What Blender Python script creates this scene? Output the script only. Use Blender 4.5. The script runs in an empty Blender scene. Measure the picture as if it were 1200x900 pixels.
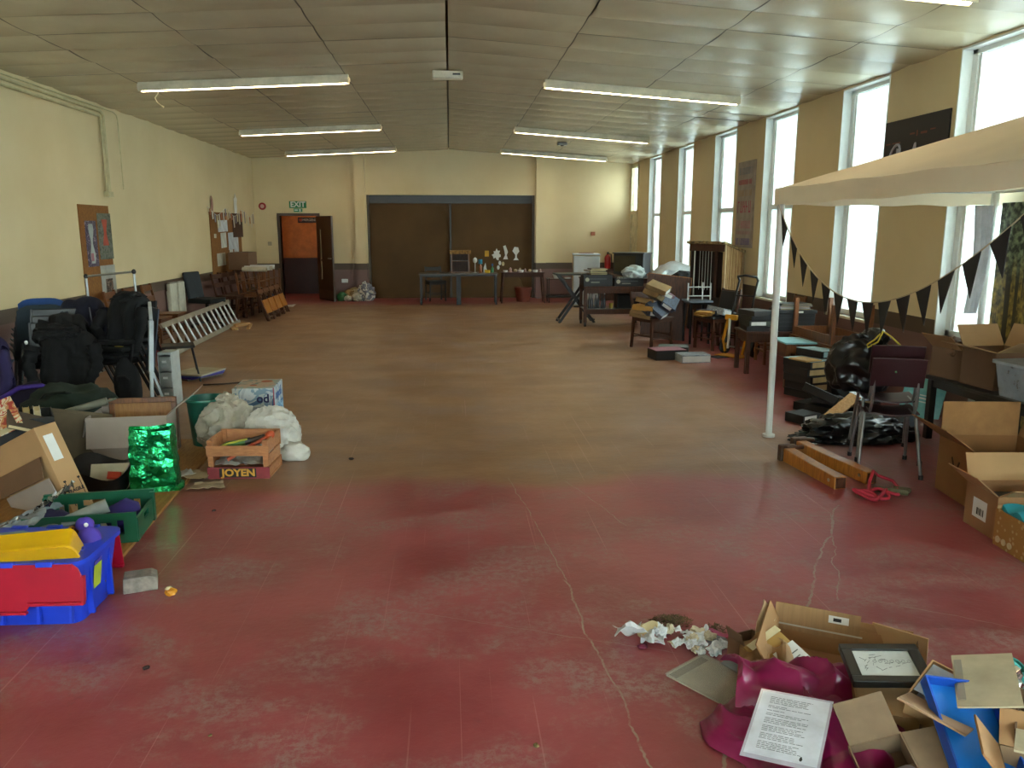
import bpy, bmesh, math, random
from mathutils import Vector, Matrix, Euler, noise as mnoise
R = math.radians
sc = bpy.context.scene
COL = sc.collection
random.seed(7)

# ------------------------------------------------------------------ camera, world, exposure
cam_d = bpy.data.cameras.new('camera')
cam_d.sensor_fit = 'HORIZONTAL'; cam_d.sensor_width = 36.0
cam_d.lens = 940.0 * 36.0 / 1200.0
cam_d.clip_start = 0.02; cam_d.clip_end = 200
cam = bpy.data.objects.new('camera', cam_d); COL.objects.link(cam)
cam.location = (0, 0, 1.68)
cam.rotation_euler = (R(90 - 10.958), 0, R(-4.360))
sc.camera = cam
W = bpy.data.worlds.new('overcast_sky'); sc.world = W; W.use_nodes = True
wn = W.node_tree.nodes; wn['Background'].inputs[0].default_value = (0.90, 0.98, 1.0, 1)
wn['Background'].inputs[1].default_value = 23.0
sc.view_settings.view_transform = 'Standard'; sc.view_settings.look = 'None'
sc.view_settings.gamma = 1.0; sc.view_settings.use_curve_mapping = False
sc.view_settings.exposure = 0.22
TUBE_W = 20.0          # strength of the fluorescent tubes
sc.cycles.use_denoising = True
sc.cycles.max_bounces = 10; sc.cycles.diffuse_bounces = 5; sc.cycles.transparent_max_bounces = 24
sc.cycles.caustics_reflective = False; sc.cycles.caustics_refractive = False

# ------------------------------------------------------------------ helpers
def lin(c):
    if isinstance(c, str):
        c = c.lstrip('#'); c = tuple(int(c[i:i+2], 16) / 255 for i in (0, 2, 4))
    return tuple((x / 12.92 if x <= .04045 else ((x + .055) / 1.055) ** 2.4) for x in c[:3]) + (1,)

MATS = {}
def mat(name, col, rough=.6, metal=0.0, var=.12, vscale=6.0, bump=0.0, bscale=40.0, kind='noise', col2=None, spec=.5,
        sheen=0.0, coat=0.0, stretch=(1, 1, 1), alpha=1.0, trans=0.0, aniso=None):
    """procedural material: two tones of one colour mixed by noise / grain, with optional fine bump"""
    if name in MATS: return MATS[name]
    m = bpy.data.materials.new(name); m.use_nodes = True; MATS[name] = m
    nt = m.node_tree; n = nt.nodes; L = nt.links
    b = n['Principled BSDF']
    c1 = lin(col)
    c2 = lin(col2) if col2 else tuple(max(0, x * (1 - 2.2 * var)) for x in c1[:3]) + (1,)
    tc = n.new('ShaderNodeTexCoord'); mp = n.new('ShaderNodeMapping')
    mp.inputs['Scale'].default_value = stretch
    L.new(tc.outputs['Object'], mp.inputs[0])
    nz = n.new('ShaderNodeTexNoise'); nz.inputs['Scale'].default_value = vscale
    nz.inputs['Detail'].default_value = 5; nz.inputs['Roughness'].default_value = .6
    L.new(mp.outputs[0], nz.inputs['Vector'])
    rp = n.new('ShaderNodeValToRGB'); rp.color_ramp.elements[0].position = .36; rp.color_ramp.elements[1].position = .64
    rp.color_ramp.elements[0].color = c2; rp.color_ramp.elements[1].color = c1
    src = nz.outputs['Fac']
    if kind == 'wood':
        mp.inputs['Scale'].default_value = stretch if stretch != (1, 1, 1) else (9, 9, 1.2)
        nz.inputs['Distortion'].default_value = .8
    L.new(src, rp.inputs[0]); L.new(rp.outputs[0], b.inputs['Base Color'])
    b.inputs['Roughness'].default_value = rough; b.inputs['Metallic'].default_value = metal
    b.inputs['Specular IOR Level'].default_value = spec
    if sheen: b.inputs['Sheen Weight'].default_value = sheen
    if coat: b.inputs['Coat Weight'].default_value = coat; b.inputs['Coat Roughness'].default_value = .12
    if alpha < 1: b.inputs['Alpha'].default_value = alpha
    if trans: b.inputs['Transmission Weight'].default_value = trans
    if bump:
        bz = n.new('ShaderNodeTexNoise'); bz.inputs['Scale'].default_value = bscale; bz.inputs['Detail'].default_value = 3
        L.new(mp.outputs[0], bz.inputs['Vector'])
        bp = n.new('ShaderNodeBump'); bp.inputs['Strength'].default_value = bump; bp.inputs['Distance'].default_value = .01
        L.new(bz.outputs['Fac'], bp.inputs['Height']); L.new(bp.outputs[0], b.inputs['Normal'])
    return m

class B:
    """collects simple shapes into one mesh"""
    def __init__(s): s.v = []; s.f = []
    def add(s, vs, fs, M=None):
        o = len(s.v)
        s.v += [tuple(M @ Vector(p)) if M else tuple(p) for p in vs]
        s.f += [tuple(o + i for i in f) for f in fs]; return s
    def box(s, c, d, r=(0, 0, 0), M=None):
        x, y, z = d[0] / 2, d[1] / 2, d[2] / 2
        vs = [(-x, -y, -z), (x, -y, -z), (x, y, -z), (-x, y, -z), (-x, -y, z), (x, -y, z), (x, y, z), (-x, y, z)]
        T = Matrix.Translation(c) @ Euler(r).to_matrix().to_4x4()
        if M: T = M @ T
        return s.add(vs, [(3, 2, 1, 0), (4, 5, 6, 7), (0, 1, 5, 4), (1, 2, 6, 5), (2, 3, 7, 6), (3, 0, 4, 7)], T)
    def bb(s, x0, x1, y0, y1, z0, z1): return s.box(((x0 + x1) / 2, (y0 + y1) / 2, (z0 + z1) / 2), (x1 - x0, y1 - y0, z1 - z0))
    def bar(s, p, q, w, h=None, up=(0, 0, 1)):
        """square bar from p to q"""
        p, q = Vector(p), Vector(q); h = h or w; d = q - p
        t = d.normalized(); u = Vector(up)
        if abs(t.dot(u)) > .98: u = Vector((0, 1, 0))
        a = t.cross(u).normalized(); c = a.cross(t).normalized()
        vs = []
        for e in (p, q):
            for i, j in ((-1, -1), (1, -1), (1, 1), (-1, 1)): vs.append(e + a * (i * w / 2) + c * (j * h / 2))
        return s.add(vs, [(0, 1, 2, 3), (7, 6, 5, 4), (4, 5, 1, 0), (5, 6, 2, 1), (6, 7, 3, 2), (7, 4, 0, 3)])
    def cyl(s, p, q, r, r2=None, n=12, cap=True):
        p, q = Vector(p), Vector(q); r2 = r if r2 is None else r2; t = (q - p).normalized()
        u = Vector((0, 0, 1)) if abs(t.z) < .95 else Vector((1, 0, 0))
        a = t.cross(u).normalized(); c = a.cross(t)
        vs = []
        for e, rr in ((p, r), (q, r2)):
            for i in range(n):
                g = 2 * math.pi * i / n; vs.append(e + (a * math.cos(g) + c * math.sin(g)) * rr)
        fs = [(i, (i + 1) % n, n + (i + 1) % n, n + i) for i in range(n)]
        if cap: fs += [tuple(range(n - 1, -1, -1)), tuple(range(n, 2 * n))]
        return s.add(vs, fs)
    def path(s, pts, r, n=7, closed=False):
        pts = [Vector(p) for p in pts]; m = len(pts); rs = r if isinstance(r, (list, tuple)) else [r] * m
        vs = []; prev = None
        for i, p in enumerate(pts):
            t = (pts[(i + 1) % m] - pts[i - 1]) if closed else (pts[min(i + 1, m - 1)] - pts[max(i - 1, 0)])
            t.normalize()
            if prev is None:
                u = Vector((0, 0, 1)) if abs(t.z) < .9 else Vector((1, 0, 0)); prev = t.cross(u).normalized()
            a = (prev - t * prev.dot(t)).normalized(); prev = a; c = t.cross(a)
            for k in range(n):
                g = 2 * math.pi * k / n; vs.append(p + (a * math.cos(g) + c * math.sin(g)) * rs[i])
        fs = []
        for i in range(m if closed else m - 1):
            for k in range(n):
                j = (i + 1) % m; fs.append((i * n + k, i * n + (k + 1) % n, j * n + (k + 1) % n, j * n + k))
        if not closed: fs += [tuple(range(n - 1, -1, -1)), tuple((m - 1) * n + k for k in range(n))]
        return s.add(vs, fs)
    def lathe(s, prof, n=20, c=(0, 0, 0)):
        vs = [(c[0] + r * math.cos(2 * math.pi * k / n), c[1] + r * math.sin(2 * math.pi * k / n), c[2] + z) for r, z in prof for k in range(n)]
        fs = [(i * n + k, i * n + (k + 1) % n, (i + 1) * n + (k + 1) % n, (i + 1) * n + k) for i in range(len(prof) - 1) for k in range(n)]
        return s.add(vs, fs)
    def prism(s, poly, t, M=None):
        """2-D outline (x, z) thickened along y"""
        n = len(poly); vs = [(x, -t / 2, z) for x, z in poly] + [(x, t / 2, z) for x, z in poly]
        fs = [tuple(range(n)), tuple(range(2 * n - 1, n - 1, -1))] + [(i, i + n, (i + 1) % n + n, (i + 1) % n) for i in range(n)]
        return s.add(vs, fs, M)
    def grid(s, fn, nu, nv, t=0.0, M=None):
        """surface fn(u,v) in 0..1; t > 0 gives it thickness along the normal"""
        P = [[Vector(fn(i / nu, j / nv)) for j in range(nv + 1)] for i in range(nu + 1)]
        top = [P[i][j] for i in range(nu + 1) for j in range(nv + 1)]; w = nv + 1
        fs = [(i * w + j, (i + 1) * w + j, (i + 1) * w + j + 1, i * w + j + 1) for i in range(nu) for j in range(nv)]
        if t:
            N = []
            for i in range(nu + 1):
                for j in range(nv + 1):
                    a = P[min(i + 1, nu)][j] - P[max(i - 1, 0)][j]; b = P[i][min(j + 1, nv)] - P[i][max(j - 1, 0)]
                    c = a.cross(b); N.append(c.normalized() if c.length > 1e-9 else Vector((0, 0, 1)))
            k = len(top); vs = top + [p - q * t for p, q in zip(top, N)]
            fs += [tuple(x + k for x in reversed(f)) for f in fs]
            ring = [i * w for i in range(nu + 1)] + [nu * w + j for j in range(1, nv + 1)] + [i * w + nv for i in range(nu - 1, -1, -1)] + [j for j in range(nv - 1, 0, -1)]
            fs += [(ring[i], ring[i] + k, ring[(i + 1) % len(ring)] + k, ring[(i + 1) % len(ring)]) for i in range(len(ring))]
            return s.add(vs, fs, M)
        return s.add(top, fs, M)
    def blob(s, c, r, amp=.15, freq=2.0, seed=0, sub=3, flat=None, ridge=False):
        """lumpy closed form; flat = height below which it is pressed level"""
        bm = bmesh.new(); bmesh.ops.create_icosphere(bm, subdivisions=sub, radius=1)
        o = Vector((seed * 3.17, seed * 1.3, seed * 7.7)); vs = []
        for v in bm.verts:
            d = v.co.normalized(); q = d * freq + o
            k = mnoise.noise(q) + .5 * mnoise.noise(q * 2.3)
            if ridge: k = 1 - 2.4 * abs(mnoise.noise(q)) + .5 * (abs(mnoise.noise(q * 2.7)) * -1.6 + .4)
            d = d * (1 + amp * k)
            p = Vector((c[0] + d.x * r[0], c[1] + d.y * r[1], c[2] + d.z * r[2]))
            if flat is not None and p.z < flat: p.z = flat + .001 * mnoise.noise(q * 3)
            vs.append(p)
        fs = [tuple(v.index for v in f.verts) for f in bm.faces]; bm.free()
        return s.add(vs, fs)
    def bin(s, w, d, h, t=.004, taper=.0, rad=.0, n=1):
        """open tub: outer and inner skin with a floor, w x d at the rim"""
        def ring(wx, dy, z):
            r = min(rad, wx / 2 - .001, dy / 2 - .001)
            if r <= 0: return [(-wx / 2, -dy / 2, z), (wx / 2, -dy / 2, z), (wx / 2, dy / 2, z), (-wx / 2, dy / 2, z)]
            out = []
            for cx, cy, a0 in ((-1, -1, 180), (1, -1, 270), (1, 1, 0), (-1, 1, 90)):
                for k in range(4):
                    a = R(a0 + 30 * k); out.append((cx * (wx / 2 - r) + r * math.cos(a), cy * (dy / 2 - r) + r * math.sin(a), z))
            return out
        rs = [ring(w - 2 * taper, d - 2 * taper, 0), ring(w, d, h), ring(w - 2 * t, d - 2 * t, h), ring(w - 2 * taper - 2 * t, d - 2 * taper - 2 * t, t)]
        k = len(rs[0]); vs = [p for q in rs for p in q]; fs = [tuple(range(k - 1, -1, -1)), tuple(3 * k + i for i in range(k))]
        for a in range(3):
            fs += [(a * k + i, a * k + (i + 1) % k, (a + 1) * k + (i + 1) % k, (a + 1) * k + i) for i in range(k)]
        return s.add(vs, fs)
    def xf(s, M): s.v = [tuple(M @ Vector(p)) for p in s.v]; return s
    def mesh(s, name):
        me = bpy.data.meshes.new(name); me.from_pydata(s.v, [], s.f); me.update(); return me

def mk(name, b, m, par=None, loc=(0, 0, 0), rot=(0, 0, 0), smooth=None, bev=0.0, label=None, kind=None):
    me = b if isinstance(b, bpy.types.Mesh) else b.mesh(name)
    if not me.materials: me.materials.append(m)
    o = bpy.data.objects.new(name, me); COL.objects.link(o)
    o.location = loc; o.rotation_euler = rot
    if par: o.parent = par
    if smooth is not None and not isinstance(b, bpy.types.Mesh):
        me.polygons.foreach_set('use_smooth', [True] * len(me.polygons)); me.set_sharp_from_angle(angle=R(smooth))
    if bev:
        q = o.modifiers.new('edge', 'BEVEL'); q.width = bev; q.segments = 2; q.limit_method = 'ANGLE'
    if label: o['label'] = label
    if kind: o['kind'] = kind
    return o

def thing(name, label, cat, loc=(0, 0, 0), rot=(0, 0, 0), group=None, kind=None):
    o = bpy.data.objects.new(name, None); COL.objects.link(o); o.empty_display_size = .05
    o.location = loc; o.rotation_euler = rot if isinstance(rot, tuple) else (0, 0, rot)
    if label: o['label'] = label
    if cat: o['category'] = cat
    if group: o['group'] = group
    if kind: o['kind'] = kind
    return o

def solo(name, label, cat, b, m, loc=(0, 0, 0), rot=(0, 0, 0), group=None, **k):
    o = mk(name, b, m, None, loc, rot, **k); o['label'] = label; o['category'] = cat
    if group: o['group'] = group
    return o

def struct(name, b, m, **k):
    o = mk(name, b, m, **k); o['kind'] = 'structure'; return o

def dup(o, loc=None, rot=None, label=None, group=None, par=None):
    c = o.copy(); COL.objects.link(c)
    if par: c.parent = par
    for ch in list(o.children): dup(ch, par=c)
    if loc is not None: c.location = loc
    if rot is not None: c.rotation_euler = rot if isinstance(rot, tuple) else (0, 0, rot)
    if label: c['label'] = label
    if group: c['group'] = group
    return c

def text(s, size, m, par, loc, rot=(0, 0, 0), name='lettering', ext=.0008, bold=0.0, sx=1.0, shear=0.0, align='CENTER'):
    cu = bpy.data.curves.new(name, 'FONT'); cu.body = s; cu.size = size; cu.align_x = align; cu.align_y = 'CENTER'
    cu.extrude = ext; cu.offset = bold; cu.shear = shear; cu.resolution_u = 3
    tmp = bpy.data.objects.new('tmp', cu); COL.objects.link(tmp)
    dg = bpy.context.evaluated_depsgraph_get(); me = bpy.data.meshes.new_from_object(tmp.evaluated_get(dg))
    bpy.data.objects.remove(tmp); bpy.data.curves.remove(cu); me.name = name
    me.materials.clear(); me.materials.append(m)
    for v in me.vertices: v.co.x *= sx
    o = bpy.data.objects.new(name, me); COL.objects.link(o); o.parent = par; o.location = loc; o.rotation_euler = rot
    return o

# ------------------------------------------------------------------ shared materials
CREAM = 'cream'
def wall_material():
    m = bpy.data.materials.new('painted_wall'); m.use_nodes = True; nt = m.node_tree; n = nt.nodes; L = nt.links
    b = n['Principled BSDF']; b.inputs['Roughness'].default_value = .55
    tc = n.new('ShaderNodeTexCoord'); sp = n.new('ShaderNodeSeparateXYZ'); L.new(tc.outputs['Object'], sp.inputs[0])
    nz = n.new('ShaderNodeTexNoise'); nz.inputs['Scale'].default_value = 1.3; nz.inputs['Detail'].default_value = 6
    L.new(tc.outputs['Object'], nz.inputs['Vector'])
    def ramp(a, c):
        r = n.new('ShaderNodeValToRGB'); r.color_ramp.elements[0].position = .3; r.color_ramp.elements[1].position = .7
        r.color_ramp.elements[0].color = lin(a); r.color_ramp.elements[1].color = lin(c); L.new(nz.outputs['Fac'], r.inputs[0]); return r
    cr = ramp('cdb98e', 'd5c39a'); lo = ramp('6d5048', '765850'); bd = ramp('4b3b2c', '524232')
    def step(t):
        q = n.new('ShaderNodeMath'); q.operation = 'GREATER_THAN'; q.inputs[1].default_value = t; L.new(sp.outputs['Z'], q.inputs[0]); return q
    m1 = n.new('ShaderNodeMix'); m1.data_type = 'RGBA'; L.new(step(.71).outputs[0], m1.inputs[0]); L.new(lo.outputs[0], m1.inputs[6]); L.new(bd.outputs[0], m1.inputs[7])
    m2 = n.new('ShaderNodeMix'); m2.data_type = 'RGBA'; L.new(step(.86).outputs[0], m2.inputs[0]); L.new(m1.outputs[2], m2.inputs[6]); L.new(cr.outputs[0], m2.inputs[7])
    L.new(m2.outputs[2], b.inputs['Base Color'])
    bz = n.new('ShaderNodeTexNoise'); bz.inputs['Scale'].default_value = 60; L.new(tc.outputs['Object'], bz.inputs['Vector'])
    bp = n.new('ShaderNodeBump'); bp.inputs['Strength'].default_value = .06; bp.inputs['Distance'].default_value = .01
    L.new(bz.outputs['Fac'], bp.inputs['Height']); L.new(bp.outputs[0], b.inputs['Normal'])
    return m
M_WALL = wall_material()

def floor_material():
    m = bpy.data.materials.new('worn_red_floor_paint'); m.use_nodes = True; nt = m.node_tree; n = nt.nodes; L = nt.links
    b = n['Principled BSDF']
    tc = n.new('ShaderNodeTexCoord'); sp = n.new('ShaderNodeSeparateXYZ'); L.new(tc.outputs['Object'], sp.inputs[0])
    def noise(scale, detail=6, rough=.6, st=(1, 1, 1), dist=0):
        q = n.new('ShaderNodeTexNoise'); q.inputs['Scale'].default_value = scale; q.inputs['Detail'].default_value = detail
        q.inputs['Roughness'].default_value = rough; q.inputs['Distortion'].default_value = dist
        mp = n.new('ShaderNodeMapping'); mp.inputs['Scale'].default_value = st; L.new(tc.outputs['Object'], mp.inputs[0]); L.new(mp.outputs[0], q.inputs['Vector'])
        return q.outputs['Fac']
    def mt(op, a, c=None, d=None, clamp=False):
        q = n.new('ShaderNodeMath'); q.operation = op; q.use_clamp = clamp
        for i, x in enumerate((a, c, d)):
            if x is None: continue
            if isinstance(x, (int, float)): q.inputs[i].default_value = x
            else: L.new(x, q.inputs[i])
        return q.outputs[0]
    def mr(x, a, c, lo=0., hi=1.):
        q = n.new('ShaderNodeMapRange'); q.interpolation_type = 'SMOOTHSTEP'; L.new(x, q.inputs[0])
        for i, k in enumerate((a, c, lo, hi)): q.inputs[1 + i].default_value = k
        return q.outputs[0]
    def mix(f, a, c):
        q = n.new('ShaderNodeMix'); q.data_type = 'RGBA'
        L.new(f, q.inputs[0]) if not isinstance(f, float) else setattr(q.inputs[0], 'default_value', f)
        for i, x in ((6, a), (7, c)):
            if isinstance(x, tuple): q.inputs[i].default_value = x
            else: L.new(x, q.inputs[i])
        return q.outputs[2]
    X, Y = sp.outputs['X'], sp.outputs['Y']
    red = mix(mr(noise(1.1), .35, .65), lin('7d3134'), lin('954548'))
    red = mix(mr(noise(14, 8, .75), .55, .8, 0, .45), red, lin('a8645c'))
    brown = mix(mr(noise(.9, 6, .6, (1, 2.2, 1)), .3, .7), lin('775539'), lin('8e694a'))
    brown = mix(mr(noise(5, 8, .7), .55, .75, 0, .5), brown, lin('665038'))
    # where the paint is walked through to the brown screed
    ye = mt('ADD', Y, mt('MULTIPLY', mt('SUBTRACT', noise(.55, 3), .5), 1.1))
    a = mr(ye, 5.0, 5.35)
    far = mr(mt('ADD', Y, mt('MULTIPLY', noise(.5, 4), 1.6)), 18.6, 19.8, 1, 0)
    rt = mr(mt('ADD', X, mt('MULTIPLY', noise(.45, 4), 2.4)), 3.7, 4.9, 1, 0)
    worn = mt('MULTIPLY', mt('MULTIPLY', a, far), rt)
    col = mix(worn, red, brown)
    # grey scuffs through the paint
    sc1 = mt('MULTIPLY', mr(noise(1.4, 8, .68, (1, 1.5, 1), .3), .455, .62), mr(noise(26, 6, .8), .40, .62))
    col = mix(mt('MULTIPLY', sc1, .75), col, lin('93827a'))
    ft = mt('MULTIPLY', mr(noise(3.1, 8, .75), .62, .72), .5)
    col = mix(ft, col, lin('6f3a3c'))
    # scratches
    def scr(ang, sx, sy, lo, hi, k, colr):
        nonlocal col
        mp = n.new('ShaderNodeMapping'); mp.inputs['Rotation'].default_value = (0, 0, R(ang)); mp.inputs['Scale'].default_value = (sx, sy, 1)
        L.new(tc.outputs['Object'], mp.inputs[0])
        q = n.new('ShaderNodeTexNoise'); q.inputs['Scale'].default_value = 1; q.inputs['Detail'].default_value = 2; L.new(mp.outputs[0], q.inputs['Vector'])
        col = mix(mt('MULTIPLY', mr(q.outputs['Fac'], lo, hi), k), col, lin(colr))
    scr(4, 70, .35, .70, .73, .3, 'c89a94'); scr(-64, 60, .45, .71, .74, .28, 'c89a94'); scr(-24, 75, .5, .72, .74, .28, 'b88a88'); scr(62, 50, .4, .72, .74, .28, 'c9a49c')
    crk = None
    def crack(x0, y0, x1, y1, w, amp, fr):
        nonlocal crk
        dx, dy = x1 - x0, y1 - y0; ln = math.hypot(dx, dy); ux, uy = dx / ln, dy / ln
        al = mt('ADD', mt('MULTIPLY', mt('SUBTRACT', X, x0), ux), mt('MULTIPLY', mt('SUBTRACT', Y, y0), uy))
        ac = mt('ADD', mt('MULTIPLY', mt('SUBTRACT', X, x0), -uy), mt('MULTIPLY', mt('SUBTRACT', Y, y0), ux))
        ac = mt('ABSOLUTE', mt('ADD', ac, mt('MULTIPLY', mt('SUBTRACT', noise(fr, 5, .65), .5), amp)))
        k = mt('MULTIPLY', mr(ac, w * .4, w, 1, 0), mt('MULTIPLY', mr(al, 0, .05), mr(al, ln - .05, ln, 1, 0)))
        crk = k if crk is None else mt('MAXIMUM', crk, k)
    crack(.38, 5.3, .55, 3.6, .004, .10, 1.6); crack(.53, 3.65, .64, 1.9, .006, .13, 1.8)
    crack(2.38, 4.6, 1.55, 3.2, .008, .16, 2.0); crack(1.0, 2.6, .75, 2.0, .009, .12, 2.2); crack(2.28, 4.45, 1.75, 3.3, .005, .14, 2.6); crack(.75, 5.2, 1.0, 4.3, .003, .1, 2); crack(1.9, 3.3, 2.9, 2.7, .003, .1, 2); crack(-.3, 3.4, .9, 2.9, .002, .08, 2)
    col = mix(mt('MULTIPLY', crk, mr(noise(9, 4, .7), .3, .55)), col, lin('8d7d6e'))
    L.new(col, b.inputs['Base Color'])
    rg = mt('ADD', mt('ADD', .20, mt('MULTIPLY', noise(2.2, 7, .7), .28)), mt('ADD', mt('MULTIPLY', sc1, .25), mt('MULTIPLY', worn, .06)))
    L.new(rg, b.inputs['Roughness']); b.inputs['Specular IOR Level'].default_value = .5
    bp = n.new('ShaderNodeBump'); bp.inputs['Strength'].default_value = .12; bp.inputs['Distance'].default_value = .02
    L.new(mt('SUBTRACT', noise(18, 4, .6), mt('MULTIPLY', crk, .8)), bp.inputs['Height']); L.new(bp.outputs[0], b.inputs['Normal'])
    return m

def pane_material():
    m = bpy.data.materials.new('frosted_pane'); m.use_nodes = True; nt = m.node_tree; n = nt.nodes; L = nt.links
    n.remove(n['Principled BSDF']); out = n['Material Output']
    tr = n.new('ShaderNodeBsdfTransparent'); tr.inputs[0].default_value = (.93, .99, .98, 1)
    tl = n.new('ShaderNodeBsdfTranslucent'); tl.inputs[0].default_value = (.9, .97, .96, 1)
    gl = n.new('ShaderNodeBsdfGlossy'); gl.inputs['Roughness'].default_value = .1
    a = n.new('ShaderNodeMixShader'); a.inputs[0].default_value = .35; L.new(tr.outputs[0], a.inputs[1]); L.new(tl.outputs[0], a.inputs[2])
    fr = n.new('ShaderNodeFresnel'); fr.inputs[0].default_value = 1.3
    c = n.new('ShaderNodeMixShader'); L.new(fr.outputs[0], c.inputs[0]); L.new(a.outputs[0], c.inputs[1]); L.new(gl.outputs[0], c.inputs[2])
    L.new(c.outputs[0], out.inputs[0]); return m

WHITE_PVC = mat('white_window_frame', 'e3e8e6', .35, var=.03)
WOOD_D = mat('dark_stained_wood', '4e2b18', .5, kind='wood', col2='331b10', spec=.3)
WOOD_M = mat('brown_varnished_wood', '7a4a25', .38, kind='wood', col2='573219')
WOOD_O = mat('orange_varnished_wood', 'b0702c', .35, kind='wood', col2='8a5320')
WOOD_L = mat('pale_pine', 'b98d58', .6, kind='wood', col2='9a6f40')
BLACKP = mat('black_plastic', '161618', .45, var=.1)
BLACKM = mat('black_metal', '1a1a1c', .4, metal=.3)
STEEL = mat('brushed_steel', 'a7a9a8', .32, metal=.85, var=.06)
CARD = mat('brown_cardboard', '9c744b', .8, var=.05, vscale=3, bump=.05, bscale=90)
CARD_IN = mat('pale_cardboard', 'b08a5f', .82, var=.05, vscale=3)
CARD_G = mat('greyed_cardboard', 'a3958a', .8, var=.05, vscale=3)
CARD_D = mat('dark_cardboard', '6f5138', .8, var=.06, vscale=3)
PAPER = mat('white_paper', 'dcdcd8', .7, var=.04)
CREAMP = mat('cream_paper', 'c9b78c', .75, var=.05)
INK = mat('black_ink', '15130f', .7)
GREYINK = mat('grey_print', '6c6c6c', .8)
WHITEP = mat('white_plastic', 'd9dad6', .4, var=.03)

# ------------------------------------------------------------------ room shell
XL, XR, YF, YB = -4.6, 4.42, 19.8, -4.2
ZR, KL, KR = 3.53, .05, .07
def zc(x): return ZR + (KL * x if x < 0 else -KR * x)
struct('floor', B().bb(XL - .3, XR + .3, YB - .3, YF + 3, -.1, 0), floor_material())
struct('wall_left', B().bb(XL - .25, XL, YB, YF + .3, 0, 3.32), M_WALL)
# far wall with the exit door opening and the stage opening
b = B()
b.bb(XL, -4.02, YF, YF + .2, 0, 3.56).bb(-3.14, -1.97, YF, YF + .2, 0, 3.6).bb(-4.02, -3.14, YF, YF + .2, 1.99, 3.56)
b.bb(-1.97, 2.06, YF, YF + .2, 2.47, 3.6).bb(2.06, XR + .25, YF, YF + .2, 0, 3.6)
struct('wall_far', b, M_WALL)
ADDED_RW = [(-2.9, -.5), (.5, 2.9)]  # rear window openings added out of view to brighten the near floor
b = B().bb(XL, XR, YB - .25, YB, 0, .6).bb(XL, XR, YB - .25, YB, 3.0, 3.6); px_ = XL
for (a, c) in ADDED_RW: b.bb(px_, a, YB - .25, YB, .6, 3.0); px_ = c
b.bb(px_, XR, YB - .25, YB, .6, 3.0)
struct('wall_rear', b, M_WALL)
struct('pillar_left', B().bb(-2.24, -1.99, YF - .14, YF, 0, 3.42), M_WALL)
struct('pillar_right', B().bb(2.08, 2.33, YF - .14, YF, 0, 3.38), M_WALL)
struct('beam_over_stage', B().bb(-1.99, 2.08, YF - .05, YF, 2.47, 2.76), M_WALL)
BASEM = mat('dark_skirting_paint', '3d2d25', .5)
struct('baseboard_far', B().bb(XL, -4.02, YF - .012, YF, 0, .09).bb(-3.14, -2.24, YF - .012, YF, 0, .09).bb(2.33, XR, YF - .012, YF, 0, .09), BASEM)
struct('baseboard_left', B().bb(XL, XL + .012, YB, YF - .012, 0, .09), BASEM)

# windows in the right wall
WIN = [(16.97, 17.97), (14.73, 15.68), (12.5, 13.53), (10.3, 11.36), (8.14, 9.12), (5.95, 7.0), (3.75, 4.8), (1.55, 2.6), (-.65, .4), (-2.85, -1.8)]
Z0, ZT, Z1 = .72, 1.98, 3.2
b = B(); T_ = .22
edges = sorted([w for w in WIN]); prev = YB
for (a, c) in edges:
    b.bb(XR, XR + T_, prev, a, 0, 3.26); b.bb(XR, XR + T_, a, c, 0, Z0); b.bb(XR, XR + T_, a, c, Z1, 3.26); prev = c
b.bb(XR, XR + T_, prev, 19.0, 0, 3.26); b.bb(XR, XR + T_, 19.0, 19.72, 3.16, 3.26); b.bb(XR, XR + T_, 19.72, YF + .2, 0, 3.26)
struct('wall_right', b, M_WALL)
M_PANE = pane_material()
M_SILL = mat('pale_sill_paint', 'cfc7ae', .5, var=.05)
FW = .055
for i, (a, c) in enumerate(WIN):
    w = thing(f'window_{i+1}', None, None, (XR, (a + c) / 2, 0), kind='structure'); hw = (c - a) / 2
    x0, x1 = .09, .16
    f = B().bb(x0, x1, -hw, -hw + FW, Z0, Z1).bb(x0, x1, hw - FW * 1.5, hw, Z0, Z1).bb(x0, x1, -hw, hw, Z1 - FW, Z1).bb(x0, x1, -hw, hw, Z0, Z0 + FW)
    mk('frame', f, WHITE_PVC, w, bev=.004)
    mk('transom', B().bb(x0, x1, -hw + FW, hw - FW * 1.5, ZT - .03, ZT + .03), WHITE_PVC, w)
    s = B()
    for (za, zb) in ((Z0 + FW, ZT - .03), (ZT + .03, Z1 - FW)):
        s.bb(.105, .145, hw - FW * 1.5 - .035, hw - FW * 1.5, za, zb).bb(.105, .145, -hw + FW, -hw + FW + .025, za, zb)
    mk('sash', s, WHITE_PVC, w)
    mk('pane', B().bb(.122, .126, -hw + FW, hw - FW * 1.5, Z0 + FW, ZT - .03), M_PANE, w)
    mk('pane', B().bb(.122, .126, -hw + FW, hw - FW * 1.5, ZT + .03, Z1 - FW), M_PANE, w)
    mk('reveal_lining', B().bb(-.006, x0, hw - .016, hw, Z0, Z1).bb(-.006, x0, -hw, -hw + .016, Z0, Z1).bb(-.006, x0, -hw + .016, hw - .016, Z1 - .016, Z1), WHITE_PVC, w)
    mk('sill', B().bb(-.03, .09, -hw - .02, hw + .02, Z0 - .03, Z0), M_SILL, w)
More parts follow.
